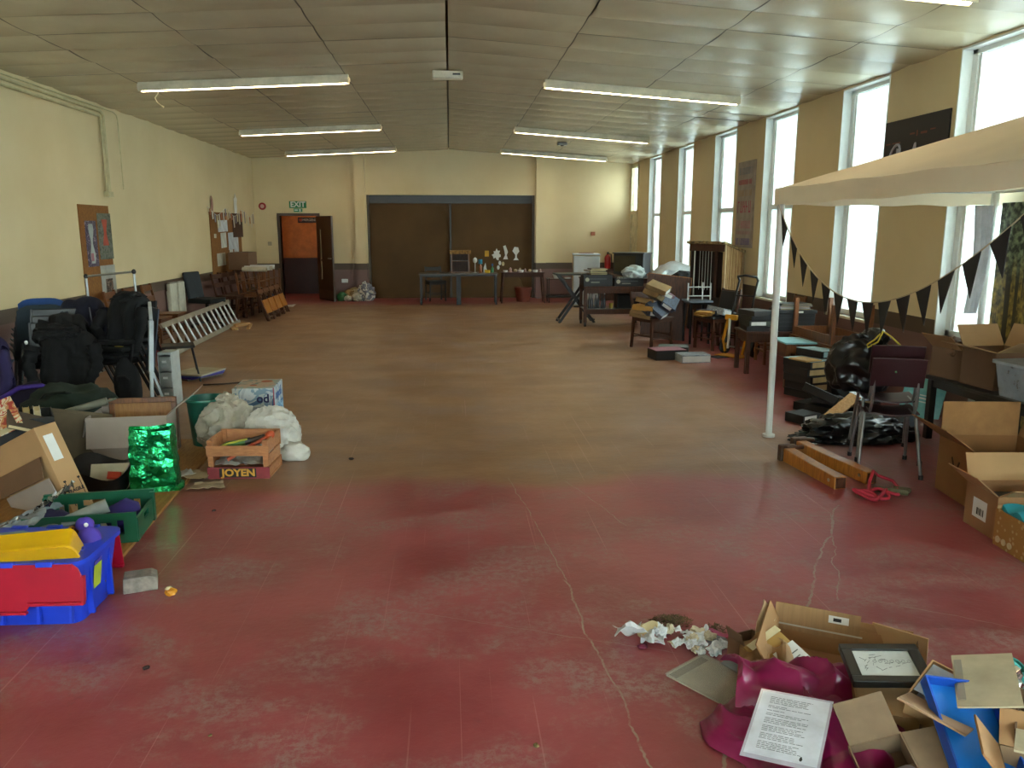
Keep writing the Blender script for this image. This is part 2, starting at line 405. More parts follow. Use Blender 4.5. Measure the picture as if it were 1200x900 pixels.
for i, (a, c) in enumerate(ADDED_RW):  # unseen windows behind the camera, added for their daylight
    w = thing(f'window_{len(WIN) + i + 1}', None, None, ((a + c) / 2, YB - .1, 0), kind='structure'); hw = (c - a) / 2
    mk('frame', B().bb(-hw, hw, -.04, .04, .6, .66).bb(-hw, hw, -.04, .04, 2.94, 3.0).bb(-hw, -hw + .06, -.04, .04, .66, 2.94).bb(hw - .06, hw, -.04, .04, .66, 2.94).bb(-.03, .03, -.04, .04, .66, 2.94), WHITE_PVC, w)
    for q in (-1, 1): mk('pane', B().bb(min(q * .03, q * (hw - .06)), max(q * .03, q * (hw - .06)), -.002, .002, .66, 2.94), M_PANE, w)
# daylight portals: they only tell the renderer where the sky enters
def portal(name, loc, rot, w, h):
    l = bpy.data.lights.new(name, 'AREA'); l.shape = 'RECTANGLE'; l.size = w; l.size_y = h; l.cycles.is_portal = True
    q = bpy.data.objects.new(name, l); COL.objects.link(q); q.location = loc; q.rotation_euler = rot
for (a, c) in WIN: portal('daylight_portal', (XR + .25, (a + c) / 2, (Z0 + Z1) / 2), (0, R(90), 0), Z1 - Z0, c - a)
for (a, c) in ADDED_RW: portal('daylight_portal', ((a + c) / 2, YB - .2, 1.8), (R(-90), 0, 0), c - a, 2.4)
# side exit door with a window light above it, beside the far corner
d = thing('door_2', None, None, (XR, 19.36, 0), kind='structure')
mk('frame', B().bb(-.02, .1, -.36, -.31, 0, 3.16).bb(-.02, .1, .31, .36, 0, 3.16).bb(-.02, .1, -.31, .31, 2.02, 2.1).bb(-.02, .1, -.31, .31, 3.1, 3.16), mat('cream_door_paint', 'd8cfae', .45), d)
mk('door_leaf', B().bb(.02, .06, -.31, .31, 0, 2.02), mat('cream_door_paint', 'd8cfae', .45), d)
mk('push_bar', B().cyl((-.02, -.25, 1.05), (-.02, .25, 1.05), .015).box((0, -.25, 1.05), (.05, .03, .06)).box((0, .25, 1.05), (.05, .03, .06)), mat('red_brown_metal', '6b2a1c', .4), d)
mk('pane', B().bb(.055, .06, -.31, .31, 2.1, 3.1), M_PANE, d)
# outside: paving, a pale brick wall opposite the windows and a green shed
pav = struct('ground_outside', B().bb(XR + .25, 24, YB - 14, YF + 24, -.25, -.1), mat('pale_paving', 'a6aaa6', .8))
def brick_mat():
    m = bpy.data.materials.new('white_painted_brick'); m.use_nodes = True; n = m.node_tree.nodes; L = m.node_tree.links
    t = n.new('ShaderNodeTexBrick'); t.inputs['Scale'].default_value = 3; t.inputs['Color1'].default_value = lin('e6e8ea'); t.inputs['Color2'].default_value = lin('d6dade'); t.inputs['Mortar'].default_value = lin('b9bdc4')
    tc = n.new('ShaderNodeTexCoord'); mp = n.new('ShaderNodeMapping'); mp.inputs['Rotation'].default_value = (R(90), 0, R(90)); L.new(tc.outputs['Object'], mp.inputs[0]); L.new(mp.outputs[0], t.inputs[0])
    L.new(t.outputs[0], n['Principled BSDF'].inputs[0]); return m
struct('wall_outside', B().bb(11.6, 11.8, 4, 40, -.1, 3.4), brick_mat())
s = thing('garden_shed', 'green shed standing outside beyond the window by the gazebo', 'shed', (9.4, 11.2, -.1))
GSH = mat('green_shed_paint', '3f9a84', .6)
mk('wall', B().bb(-.6, .6, -1.6, 1.6, 0, 3.0), GSH, s); mk('roof', B().bb(-.7, .7, -1.7, 1.7, 3.0, 3.12), mat('shed_roof_felt', '5e7f78', .8), s)
mk('rail', B().bb(-.63, -.6, -1.6, 1.6, 2.45, 2.52), mat('pale_rail', 'd8e2cc', .6), s)

# ceiling: a backing, and sagging panels of 1.2 x 0.6 m
M_CEIL = mat('satin_ceiling_panel', 'c2b89e', .27, var=.05, vscale=1.5, spec=.8)
cl = thing('ceiling', None, None, kind='structure')
M_GAP = mat('dark_ceiling_void', '5a5040', .8)
bk = B()
for (xa, xb) in ((XL - .2, 0), (0, XR + .2)):
    bk.add([(xa, YB, zc(xa) + .04), (xb, YB, zc(xb) + .04), (xb, YF + .1, zc(xb) + .04), (xa, YF + .1, zc(xa) + .04), (xa, YB, 4), (xb, YB, 4), (xb, YF + .1, 4), (xa, YF + .1, 4)],
           [(3, 2, 1, 0), (4, 5, 6, 7), (0, 1, 5, 4), (1, 2, 6, 5), (2, 3, 7, 6), (3, 0, 4, 7)])
mk('backing', bk, M_GAP, cl)
def panel_mesh(w, sl, sag, k, seed):
    rnd = random.Random(seed)
    def fn(u, v):
        x = (u - .5) * w; y = (v - .5) * .594
        z = -sag * (1 - (2 * v - 1) ** 2) * (.55 + .45 * (1 - (2 * u - 1) ** 4)) + sl * x
        return (x, y, z)
    g = B().grid(fn, 5, 6); me = g.mesh('panel')
    for p in me.polygons: p.use_smooth = True
    me.flip_normals(); me.materials.append(M_CEIL); return me
cols = [(-4.6, -3.606), (-3.594, -2.406), (-2.394, -1.206), (-1.194, -.012), (.012, 1.194), (1.206, 2.394), (2.406, 3.594), (3.606, 4.45)]
PM = {}
for ci, (xa, xb) in enumerate(cols):
    for k in range(3):
        PM[ci, k] = panel_mesh(xb - xa, KL if xa < 0 else -KR, (.014, .020, .026)[k], k, ci)
rp = random.Random(3)
for r_ in range(33):
    y = .3 + .6 * r_
    for ci, (xa, xb) in enumerate(cols):
        xm = (xa + xb) / 2
        tilt = (R(rp.uniform(-.25, .25)), R(rp.uniform(-.05, .05)), 0)
        if rp.random() < .04: tilt = (R(rp.choice((-1, 1)) * .9), R(.25), 0)
        mk('panel', PM[ci, rp.randrange(3)], M_CEIL, cl, (xm, y, zc(xm) + rp.uniform(-.002, .002)), tilt)
rest = B()
for r_ in range(7):
    for (xa, xb) in cols: rest.add([(xa, -.6 * r_ - .003, zc(xa)), (xb, -.6 * r_ - .003, zc(xb)), (xb, -.6 * r_ - .597, zc(xb)), (xa, -.6 * r_ - .597, zc(xa))], [(0, 1, 2, 3)])
mk('panel_field', rest, M_CEIL, cl, kind='stuff')

# fluorescent battens
def tube_mat():
    m = bpy.data.materials.new('lit_fluorescent_tube'); m.use_nodes = True; n = m.node_tree.nodes
    n.remove(n['Principled BSDF']); e = n.new('ShaderNodeEmission'); e.inputs[0].default_value = (1.0, .80, .52, 1); e.inputs[1].default_value = TUBE_W
    m.node_tree.links.new(e.outputs[0], n['Material Output'].inputs[0]); return m
M_TUBE = tube_mat(); M_BAT = mat('cream_batten_metal', 'd0c8ae', .5)
where = ['over the cork noticeboard', 'above the stacked wooden chairs', 'nearest the exit door', 'over the box files', 'above the bamboo hut', 'nearest the fridge']
base = None; k = 0
for sx in (-1, 1):
    for y in (10.05, 14.6, 18.5):
        xm = sx * 2.36; sl = math.atan(KL) * -1 if sx < 0 else math.atan(KR)
        lab = f'lit fluorescent ceiling tube {where[k]}, {["left","right"][sx > 0]} of the ridge'
        if base is None:
            base = thing('ceiling_light', lab, 'light', (xm, y, zc(xm) - .016), (0, sl, 0), 'fluorescent ceiling tubes')
            mk('batten', B().bb(-1.2, 1.2, -.03, .03, -.035, 0).bb(-1.2, 1.2, -.05, -.045, -.1, -.02).bb(-1.2, 1.2, .045, .05, -.1, -.02).bb(-1.2, 1.2, -.05, .05, -.025, -.02), M_BAT, base)
            mk('end_cap', B().bb(-1.215, -1.17, -.022, .022, -.08, -.035), M_BAT, base); mk('end_cap', B().bb(1.17, 1.215, -.022, .022, -.08, -.035), M_BAT, base)
            mk('tube', B().cyl((-1.17, 0, -.07), (1.17, 0, -.07), .034, n=10), M_TUBE, base, smooth=60)
        else: dup(base, (xm, y, zc(xm) - .016), (0, sl, 0), lab)
        k += 1
dup(base, (2.36, 5.55, zc(2.36) - .016), (0, math.atan(KR), 0), 'added unseen fluorescent tube straight above the gazebo')  # extra tube out of view, added to brighten near floor and canopy

# ------------------------------------------------------------------ builders used many times
def carton(label, loc, rz, w, d, h, flaps, m=CARD, m_in=CARD_IN, rot=None, t=.006, name='cardboard_box', fl=None, group=None):
    """open box; flaps = {side: (angle from upright, length)}, side in f b l r"""
    o = thing(name, label, 'box', loc, rot if rot else (0, 0, rz), group)
    b = B().bb(-w/2, w/2, -d/2, d/2, 0, t)
    b.bb(-w/2, w/2, -d/2, -d/2 + t, t, h).bb(-w/2, w/2, d/2 - t, d/2, t, h).bb(-w/2, -w/2 + t, -d/2 + t, d/2 - t, t, h).bb(w/2 - t, w/2, -d/2 + t, d/2 - t, t, h)
    mk('body', b, m, o)
    for sd, (ang, ln) in flaps.items():
        e = {'f': (0, -d/2, w), 'b': (0, d/2, w), 'l': (-w/2, 0, d), 'r': (w/2, 0, d)}[sd]
        fm = B().bb(-e[2]/2 + .004, e[2]/2 - .004, -t/2, t/2, 0, ln)
        yaw = {'f': 0, 'b': math.pi, 'l': -math.pi/2, 'r': math.pi/2}[sd]
        M = Matrix.Translation((e[0], e[1], h)) @ Matrix.Rotation(yaw, 4, 'Z') @ Matrix.Rotation(R(ang), 4, 'X')
        mk('flap', fm.xf(M), m_in, o)
    return o

def book(label, loc, rot, w, d, t, m, name='book', cat='book', group=None, pages=CREAMP, par=None):
    """closed book: spine along -x, lying flat (cover up)"""
    o = thing(name, label, cat, loc, rot, group)
    c = .004
    mk('cover', B().bb(0, w, -d/2, d/2, 0, c).bb(0, w, -d/2, d/2, t - c, t).bb(0, c, -d/2, d/2, c, t - c), m, o, bev=.0015)
    mk('pages', B().bb(c, w - .006, -d/2 + .005, d/2 - .005, c, t - c), pages, o)
    return o

def boxfile(label, loc, rot, m, w=.25, d=.36, t=.07, group=None, lab=None, lid=None):
    """lidded box file lying flat, spine on -y with a card label and finger hole"""
    o = thing('box_file', label, 'box file', loc, rot, group)
    mk('case', B().bb(-w/2, w/2, -d/2, d/2, 0, t - .006), m, o, bev=.002)
    mk('lid', B().bb(-w/2 - .002, w/2 + .002, -d/2, d/2, t - .006, t), lid or m, o)
    if lab: mk('spine_label', B().bb(-w/2 * .8, w/2 * .55, -d/2 - .0015, -d/2, t * .15, t * .85), lab, o)
    return o

def wood_chair(label, loc, rz, m=WOOD_D, seat=None, group=None, h=.86, sw=.42, pad=True, name='wooden_chair', slats=2, rot=None):
    o = thing(name, label, 'chair', loc, rot or (0, 0, rz), group); s = sw / 2 - .02; sh = .44
    for sx in (-1, 1):
        mk('leg', B().bar((sx * s, -s, 0), (sx * s * .96, -s, sh), .032), m, o)
        mk('leg', B().bar((sx * s, s + .04, 0), (sx * s, s, sh), .032).bar((sx * s, s, sh), (sx * s * .96, s + .09, h), .03), m, o)
        mk('side_rail', B().bar((sx * s, -s, .2), (sx * s, s + .02, .2), .016), m, o)
    mk('stretcher', B().bar((-s, -s, .16), (s, -s, .16), .016), m, o); mk('stretcher', B().bar((-s, s + .02, .16), (s, s + .02, .16), .016), m, o)
    mk('seat_rail', B().bb(-s, s, -s - .012, -s + .012, sh - .05, sh).bb(-s, s, s - .012, s + .012, sh - .05, sh).bb(-s - .01, -s + .012, -s, s, sh - .05, sh).bb(s - .012, s + .01, -s, s, sh - .05, sh), m, o)
    mk('seat', B().bb(-s - .02, s + .02, -s - .03, s + .02, sh, sh + (.035 if pad else .018)), seat or m, o, bev=.008)
    for i in range(slats):
        z = h - .06 - i * .16; y = s + .09 * (z - sh) / (h - sh)
        mk('back_slat', B().box((0, y - .004, z), (2 * s * .94, .016, .085), (R(-11), 0, 0)), m, o, bev=.003)
    return o

def xform_pt(pts, M): return [M @ Vector(p) for p in pts]

def crumple(seed, r, flat=None, amp=.5, sub=2):
    rnd = random.Random(seed)
    return B().blob((0, 0, r * .7), (r * rnd.uniform(.8, 1.2), r * rnd.uniform(.7, 1.1), r * rnd.uniform(.7, 1.0)), amp, rnd.uniform(1.4, 2.2), seed, sub, flat=flat if flat is not None else .002)

# ------------------------------------------------------------------ far wall: exit door, corridor, stage shutter
M_FR = mat('dark_brown_door_paint', '46301c', .4, kind='wood', col2='3a2717')
d = thing('door_1', None, None, (-3.58, YF, 0), kind='structure')
mk('frame', B().bb(-.5, -.44, -.03, .2, 0, 2.04).bb(.44, .5, -.03, .2, 0, 2.04).bb(-.44, .44, -.03, .2, 1.98, 2.04), M_FR, d)
lf = mk('door_leaf', B().bb(0, .05, -.02, .02, .01, 1.97).bb(.05, .17, -.02, .02, .01, 1.97).bb(.26, .86, -.02, .02, .01, 1.97).bb(.17, .26, -.02, .02, .01, .5).bb(.17, .26, -.02, .02, 1.66, 1.97).bb(.17, .26, -.02, .02, .93, .97), M_FR, d, (.43, -.04, 0), (0, 0, R(-58)))
mk('vision_panel', B().bb(.175, .255, -.006, .006, .5, 1.66), mat('pale_glass', 'c9c6ae', .2), lf)
mk('handle', B().cyl((.8, -.02, 1.0), (.8, -.06, 1.0), .012).cyl((.8, -.055, 1.0), (.68, -.055, 1.0), .01), STEEL, lf)
mk('kick_plate', B().bb(.05, .8, -.023, -.02, .05, .25), mat('worn_kick_plate', '6b5a45', .4, metal=.4), lf)
# the lit corridor behind the door
M_OR = mat('orange_corridor_paint', 'c9762c', .55); M_DK = mat('maroon_corridor_paint', '3a1a14', .5)
struct('wall_corridor_upper', B().bb(-4.5, -2.3, 21.6, 21.7, .93, 2.4), M_OR)
struct('wall_corridor_lower', B().bb(-4.5, -2.3, 21.59, 21.7, 0, .93), M_DK)
struct('wall_corridor_left', B().bb(-4.6, -4.5, 20.0, 21.7, 0, 2.4), M_OR)
struct('wall_corridor_right', B().bb(-2.4, -2.3, 20.0, 21.7, 0, 2.4), M_OR)
struct('ceiling_corridor', B().bb(-4.6, -2.3, 20.0, 21.7, 2.4, 2.5), M_OR)
lp = thing('corridor_light', 'small bulkhead lamp on the orange corridor ceiling behind the exit door', 'light', (-3.4, 20.9, 2.4))
mk('bulkhead', B().lathe([(.09, 0), (.09, -.03), (.0, -.03)], 16), WHITEP, lp)
cm = bpy.data.materials.new('lit_bulkhead'); cm.use_nodes = True; cm.node_tree.nodes['Principled BSDF'].inputs['Emission Color'].default_value = (1, .75, .45, 1); cm.node_tree.nodes['Principled BSDF'].inputs['Emission Strength'].default_value = 45
mk('diffuser', B().lathe([(.085, -.03), (.07, -.06), (0, -.07)], 16), cm, lp, smooth=60)
es = thing('emergency_exit_sign', 'dark sign with pale lettering high on the orange corridor wall', 'sign', (-3.62, 21.58, 1.9))
mk('board', B().bb(-.3, .5, -.006, 0, -.07, .07), mat('dark_sign', '1c1714', .5), es)
text('EMERGENCY EXIT', .08, mat('pale_sign_print', 'b9b2a4', .6), es, (.1, -.008, 0), (R(90), 0, 0))
mk('emblem', B().bb(-.27, -.2, -.009, -.006, -.035, .035), mat('red_sign_print', '9c3b22', .6), es)
# exit sign, alarm, call point
GRN = mat('exit_green', '1f7a4d', .4)
e = thing('exit_sign', 'green EXIT sign with running figure strip above the open door', 'sign', (-3.58, YF - .012, 2.24))
mk('board', B().bb(-.2, .2, -.006, .006, -.08, .08), GRN, e)
text('EXIT', .17, PAPER, e, (0, -.0075, 0), (R(90), 0, 0), bold=.004)
mk('direction_strip', B().bb(-.1, .1, -.006, .006, -.17, -.09), mat('exit_green_strip', '2f8d62', .4), e)
mk('arrow', B().bb(-.08, .0, -.0075, -.006, -.14, -.115).bb(.03, .06, -.0075, -.006, -.16, -.1), PAPER, e)
a = thing('fire_alarm_bell', 'round red fire alarm sounder on the far wall by the noticeboard', 'alarm', (-4.4, YF, 2.2))
mk('base', B().cyl((0, 0, 0), (0, -.05, 0), .085, n=24), mat('alarm_red', '9c1f1c', .35), a, smooth=40)
mk('grille', B().cyl((0, -.05, 0), (0, -.075, 0), .045, .04, n=20), mat('alarm_pink', 'c79a92', .4), a, smooth=40)
solo('light_switch', 'small pale switch plate on the wall left of the exit door', 'switch', B().bb(-.045, .045, -.02, 0, -.045, .045).bb(-.012, .012, -.028, -.02, -.02, .02), mat('aged_switch', 'a3977c', .4), (-4.28, YF, 1.33), bev=.004)
o = thing('socket', 'white double power socket low on the wall between door and stage', 'socket', (-2.55, YF, .44))
mk('plate', B().bb(-.075, .075, -.01, 0, -.045, .045), WHITEP, o, bev=.003); mk('switch', B().bb(-.02, -.008, -.014, -.01, .015, .035).bb(.008, .02, -.014, -.01, .015, .035), WHITEP, o)
solo('call_point', 'small red call point on the cream wall above the extinguisher', 'alarm', B().bb(-.05, .05, -.03, 0, -.045, .045).bb(-.03, .03, -.033, -.03, -.025, .025), mat('call_point_red', 'a85f3c', .5), (3.5, YF, 1.56), bev=.004)
# shutter: two tall brown panels
M_SH = mat('brown_shutter', '5c4426', .55, var=.06, vscale=.8, col2='503a20', spec=.15)
s = thing('door_3', None, None, (0.04, YF + .16, 0), kind='structure')
mk('shutter_panel', B().bb(-2.0, -.02, 0, .05, 0, 2.28), M_SH, s); mk('shutter_panel', B().bb(.0, 2.01, -.02, .03, 0, 2.30), M_SH, s)
mk('meeting_edge', B().bb(-.04, .0, -.04, -.0, 0, 2.3), mat('shutter_edge', '2d2214', .4), s)
mk('head_track', B().bb(-2.0, 2.01, -.05, .05, 2.28, 2.47), mat('shutter_track', '2a2118', .4), s)
mk('jamb', B().bb(-2.01, -1.96, -.15, .05, 0, 2.47), mat('shutter_jamb', '4a4030', .5), s); mk('jamb', B().bb(1.97, 2.02, -.15, .05, 0, 2.47), mat('shutter_jamb', '4a4030', .5), s)
# ceiling fittings
p = thing('projector_unit', 'cream rectangular sensor unit fixed at the ceiling ridge', 'sensor', (0, 10.0, 3.5))
mk('case', B().bb(-.18, .18, -.06, .06, -.09, 0), mat('cream_case', 'cfc7b2', .4), p, bev=.015); mk('display', B().bb(.06, .15, -.064, -.06, -.05, -.03), BLACKP, p)
p = thing('smoke_detector_box', 'grey box fitting on the ceiling right of the ridge', 'detector', (2.25, 16.4, zc(2.25)))
mk('case', B().bb(-.09, .09, -.08, .08, -.07, -.01), mat('grey_case', '7f8380', .5), p, bev=.01); mk('lens', B().lathe([(.04, -.07), (.03, -.085), (0, -.09)], 14), BLACKP, p)
solo('dangling_flex', 'short white cable hanging from the end of a ceiling tube', 'cable', B().path([(0, 0, 0), (.02, 0, -.05), (-.02, 0, -.1), (.0, 0, -.15), (.05, 0, -.19)], .006).path([(.05, 0, -.19), (.07, 0, -.205)], .012), mat('cream_flex', 'cbbf9a', .5), (-3.35, 10.0, zc(-3.35) - .1))

# conduits on the left wall
CP = mat('painted_conduit', 'c4b88c', .45)
o = thing('conduit_run', 'cream painted pipes along the top of the wall above the noticeboard', 'pipe', (XL + .034, 11.5, 0))
mk('pipe', B().path([(0, -7.5, 3.2), (0, -.1, 3.2), (0, -.02, 3.175), (0, 0, 3.15), (0, 0, 2.16)], .02), CP, o, smooth=60)
mk('pipe', B().path([(0, -7.5, 3.135), (0, -.17, 3.135), (0, -.1, 3.14), (0, -.08, 3.1), (0, -.08, 2.16)], .018), CP, o, smooth=60)
mk('pipe', B().path([(0, -7.5, 3.245), (0, .35, 3.245), (0, .45, 3.215), (0, .48, 3.16), (0, .48, 2.22)], .008), CP, o, smooth=60)
mk('end_box', B().bb(-.03, .03, -.12, .05, 2.1, 2.17), CP, o)

# noticeboards
CORK = mat('cork', '8a5a24', .85, var=.14, vscale=40)
def pinned(par, y0, y1, z0, z1, m, name='poster', dx=.014, tilt=0):
    return mk(name, B().bb(-.0015, .0015, -(y1 - y0) / 2, (y1 - y0) / 2, -(z1 - z0) / 2, (z1 - z0) / 2), m, par, (dx, (y0 + y1) / 2, (z0 + z1) / 2), (R(tilt), 0, 0))
def blotch(name, cols, scale, rough=.5):
    m = bpy.data.materials.new(name); m.use_nodes = True; n = m.node_tree.nodes; L = m.node_tree.links
    tc = n.new('ShaderNodeTexCoord'); v = n.new('ShaderNodeTexNoise'); v.inputs['Scale'].default_value = scale; v.inputs['Detail'].default_value = 4; v.inputs['Distortion'].default_value = 1.0
    L.new(tc.outputs['Object'], v.inputs['Vector']); r = n.new('ShaderNodeValToRGB'); cr = r.color_ramp; cr.interpolation = 'CONSTANT'
    while len(cr.elements) > 1: cr.elements.remove(cr.elements[0])
    cr.elements[0].position = 0; cr.elements[0].color = lin(cols[0])
    for i, c in enumerate(cols[1:]): e = cr.elements.new(.34 + .34 * i / max(1, len(cols) - 1)); e.color = lin(c)
    L.new(v.outputs['Fac'], r.inputs[0]); L.new(r.outputs[0], n['Principled BSDF'].inputs[0]); n['Principled BSDF'].inputs['Roughness'].default_value = rough; return m
nb = thing('noticeboard', 'tall cork noticeboard with two figure posters and a white sheet', 'noticeboard', (XL + .001, 0, 0))
mk('board', B().bb(0, .012, 10.55, 11.45, .72, 1.98), CORK, nb)
pd = pinned(nb, 10.68, 11.0, 1.2, 1.78, blotch('dark_purple_photo', ['1d1626', '2c2440', '54445e', '241a2c', '88788a'], 16))
mk('figure', B().grid(lambda u, v: (.002, (u - .5) * (.10 + .05 * math.sin(v * 9)), (v - .5) * .5), 4, 8, .001), mat('pale_dress_print', 'a9b4ae', .6), pd)
mk('figure', B().bb(.002, .003, -.06, .02, -.22, -.12), mat('pink_print', 'a87078', .6), pd)
pd = pinned(nb, 11.05, 11.47, 1.28, 1.88, blotch('grey_garden_photo', ['4a4a44', '6a6a62', '57604c', '3c3a36'], 22), dx=.018)
mk('figure', B().grid(lambda u, v: (.002, (u - .5) * (.13 + .05 * math.cos(v * 6)), -.12 + v * .34), 4, 8, .001), mat('orange_dress_print', 'b0482c', .6), pd)
pd = pinned(nb, 11.02, 11.48, .8, 1.2, mat('grey_white_sheet', 'a8a9a2', .6), 'sheet')
mk('photo', B().bb(.002, .003, -.1, .12, -.16, .02), blotch('brown_interior_photo', ['3b2a22', '6b5040', '201812', '8a7a6a'], 12), pd)
nb = thing('noticeboard', 'cork noticeboard crowded with white notices near the far corner', 'noticeboard', (XL + .001, 0, 0))
mk('board', B().bb(0, .012, 16.1, 18.4, .8, 2.0), CORK, nb)
mk('pinned_panel', B().bb(.012, .03, 17.7, 18.5, 1.5, 2.0), mat('dark_cork_panel', '4a2d1c', .8), nb)
rq = random.Random(5)
for (y0, y1, z0, z1, c) in [(16.6, 17.3, 1.62, 1.85, 'cfd2d6'), (16.75, 17.15, 1.3, 1.6, 'c8c8bc'), (17.3, 17.7, 1.25, 1.6, 'bfc4cc'), (17.72, 18.1, 1.15, 1.55, 'c9cdd2'), (16.4, 17.0, .95, 1.2, 'c4beaa'), (17.35, 17.6, 1.05, 1.25, 'd0d0cc'), (16.3, 16.45, 1.5, 1.58, 'c0bca8'), (17.2, 17.4, 1.85, 1.97, 'c48a5a')]:
    pinned(nb, y0, y1, z0, z1, mat('notice_' + c, c, .7), 'notice', .016 + rq.random() * .004, rq.uniform(-2, 2))
# paper bunting on the wall
bt = thing('paper_garland', 'pale paper garland strung above the crowded noticeboard', 'garland', (XL + .035, 0, 0))
pts = [(0, 15.9 + 3.7 * t, 2.08 - .14 * math.sin(t * 9) ** 2) for t in [i / 24 for i in range(25)]]
mk('string', B().path(pts, .004, 4), PAPER, bt)
for i in range(1, 24):
    p = pts[i]; c = ['cfc7b0', 'b8704a', 'd6cfc0', '8d8a92', 'd8c9a0'][i % 5]
    mk('flag', B().bar((p[0] + .004, p[1], p[2]), (p[0] + .004, p[1] + .03, p[2] - rq.uniform(.12, .26)), .004, .07, (0, 1, 0)), mat('garland_' + c, c, .7), bt)
pp = thing('paper_flower', 'pink paper spray standing up from the noticeboard top', 'decoration', (XL + .02, 16.3, 2.0))
mk('stem', B().cyl((0, 0, -.1), (0, -.05, .3), .006), mat('pink_stem', 'a8705f', .7), pp); mk('petal', B().blob((0.01, -.04, .15), (.015, .06, .16), .3, 2, 4, 2), mat('pink_petal', 'b08070', .7), pp)
pp = thing('paper_flower', 'white paper spray above the garland by the dark panel', 'decoration', (XL + .02, 18.0, 2.0))
mk('stem', B().cyl((0, 0, -.1), (0, 0, .2), .006), mat('white_stem', 'b8b4a4', .7), pp); mk('petal', B().blob((0.01, 0, .2), (.015, .12, .18), .5, 2.5, 9, 2), PAPER, pp)

# ------------------------------------------------------------------ furniture along the far wall
def legged_table(label, loc, rz, w, d, h, top_m, leg_m, name='table', lr=.02, splay=0, apron=.07, group=None, tt=.025, rnd=False):
    o = thing(name, label, 'table', loc, (0, 0, rz), group)
    mk('table_top', B().bb(-w/2, w/2, -d/2, d/2, h - tt, h), top_m, o, bev=.004)
    for sx in (-1, 1):
        for sy in (-1, 1):
            a, c = (sx * (w/2 - .04 + splay), sy * (d/2 - .04 + splay * .5), 0), (sx * (w/2 - .04), sy * (d/2 - .04), h - tt)
            mk('leg', B().cyl(a, c, lr * .75, lr, 10) if rnd else B().bar(a, c, lr * 2), leg_m, o)
    if apron:
        y = d/2 - .04; x = w/2 - .04
        mk('apron', B().bb(-x, x, -y - .01, -y + .01, h - tt - apron, h - tt).bb(-x, x, y - .01, y + .01, h - tt - apron, h - tt).bb(-x - .01, -x + .01, -y, y, h - tt - apron, h - tt).bb(x - .01, x + .01, -y, y, h - tt - apron, h - tt), leg_m, o)
    return o
t1 = legged_table('long low black table in front of the brown shutter', (.18, 18.35, 0), 0, 1.76, .62, .7, mat('dark_table_top', '4a4034', .35), BLACKM, apron=.03, lr=.018, tt=.03)
mk('centre_leg', B().bb(-.05, .05, -.28, -.22, 0, .67), BLACKM, t1)
wood_chair('dark chair tucked behind the black table by the shutter', (-.35, 19.2, 0), R(15), BLACKP, name='dark_chair', h=.8)
sh = thing('toy_stable', 'small wooden shelf house with thatched top on the black table', 'shelf', (.24, 18.45, .7))
mk('side', B().bb(-.22, -.19, -.12, .12, 0, .42), WOOD_M, sh); mk('side', B().bb(.17, .2, -.12, .12, 0, .42), WOOD_M, sh)
mk('shelf', B().bb(-.19, .17, -.12, .12, .25, .27), WOOD_M, sh); mk('base', B().bb(-.26, .24, -.14, .14, 0, .02), WOOD_M, sh); mk('back', B().bb(-.19, .17, .11, .12, .02, .42), WOOD_D, sh)
mk('roof', B().bb(-.25, .23, -.15, .14, .42, .5), mat('straw_roof', 'a3763a', .8, var=.3, vscale=30), sh)
# bits on the end of the black table
solo('yellow_tub', 'small yellow tub on the end of the black table', 'tub', B().bin(.13, .09, .07, .004, .01, .02), mat('yellow_plastic', 'd0a51c', .35), (.83, 18.2, .7))
o = thing('spray_bottle', 'blue topped bottle beside the yellow tub', 'bottle', (.68, 18.3, .7)); mk('bottle', B().lathe([(.0, 0), (.035, 0), (.035, .14), (.012, .18), (.012, .2)], 12), mat('orange_bottle', '8a4a20', .4), o, smooth=50); mk('cap', B().lathe([(.045, .2), (.045, .3), (0, .3)], 12), mat('cyan_card', '2f8fae', .5), o)
o = thing('spray_bottle', 'green bottle with blue cap on the black table corner', 'bottle', (.95, 18.35, .7)); mk('bottle', B().lathe([(.0, 0), (.035, 0), (.035, .1), (.012, .13), (.012, .15)], 12), mat('green_bottle', '3a7a4a', .4), o, smooth=50); mk('cap', B().lathe([(.02, .15), (.02, .2), (0, .2)], 12), mat('blue_cap', '2a5f9c', .5), o)
solo('paper_bird', 'white folded paper shape between the bottles on the black table', 'decoration', B().prism([(-.05, 0), (.06, 0), (.02, .1), (0, .22), (-.04, .12)], .03), PAPER, (.8, 18.42, .7))
solo('white_ornament', 'round white ornament next to the blue topped bottle', 'ornament', B().blob((0, 0, .28), (.05, .03, .06), .2, 2, 3, 2).cyl((0, 0, 0), (0, 0, .24), .008).lathe([(0, 0), (.04, 0), (.04, .01), (0, .012)], 10), PAPER, (.56, 18.3, .7))
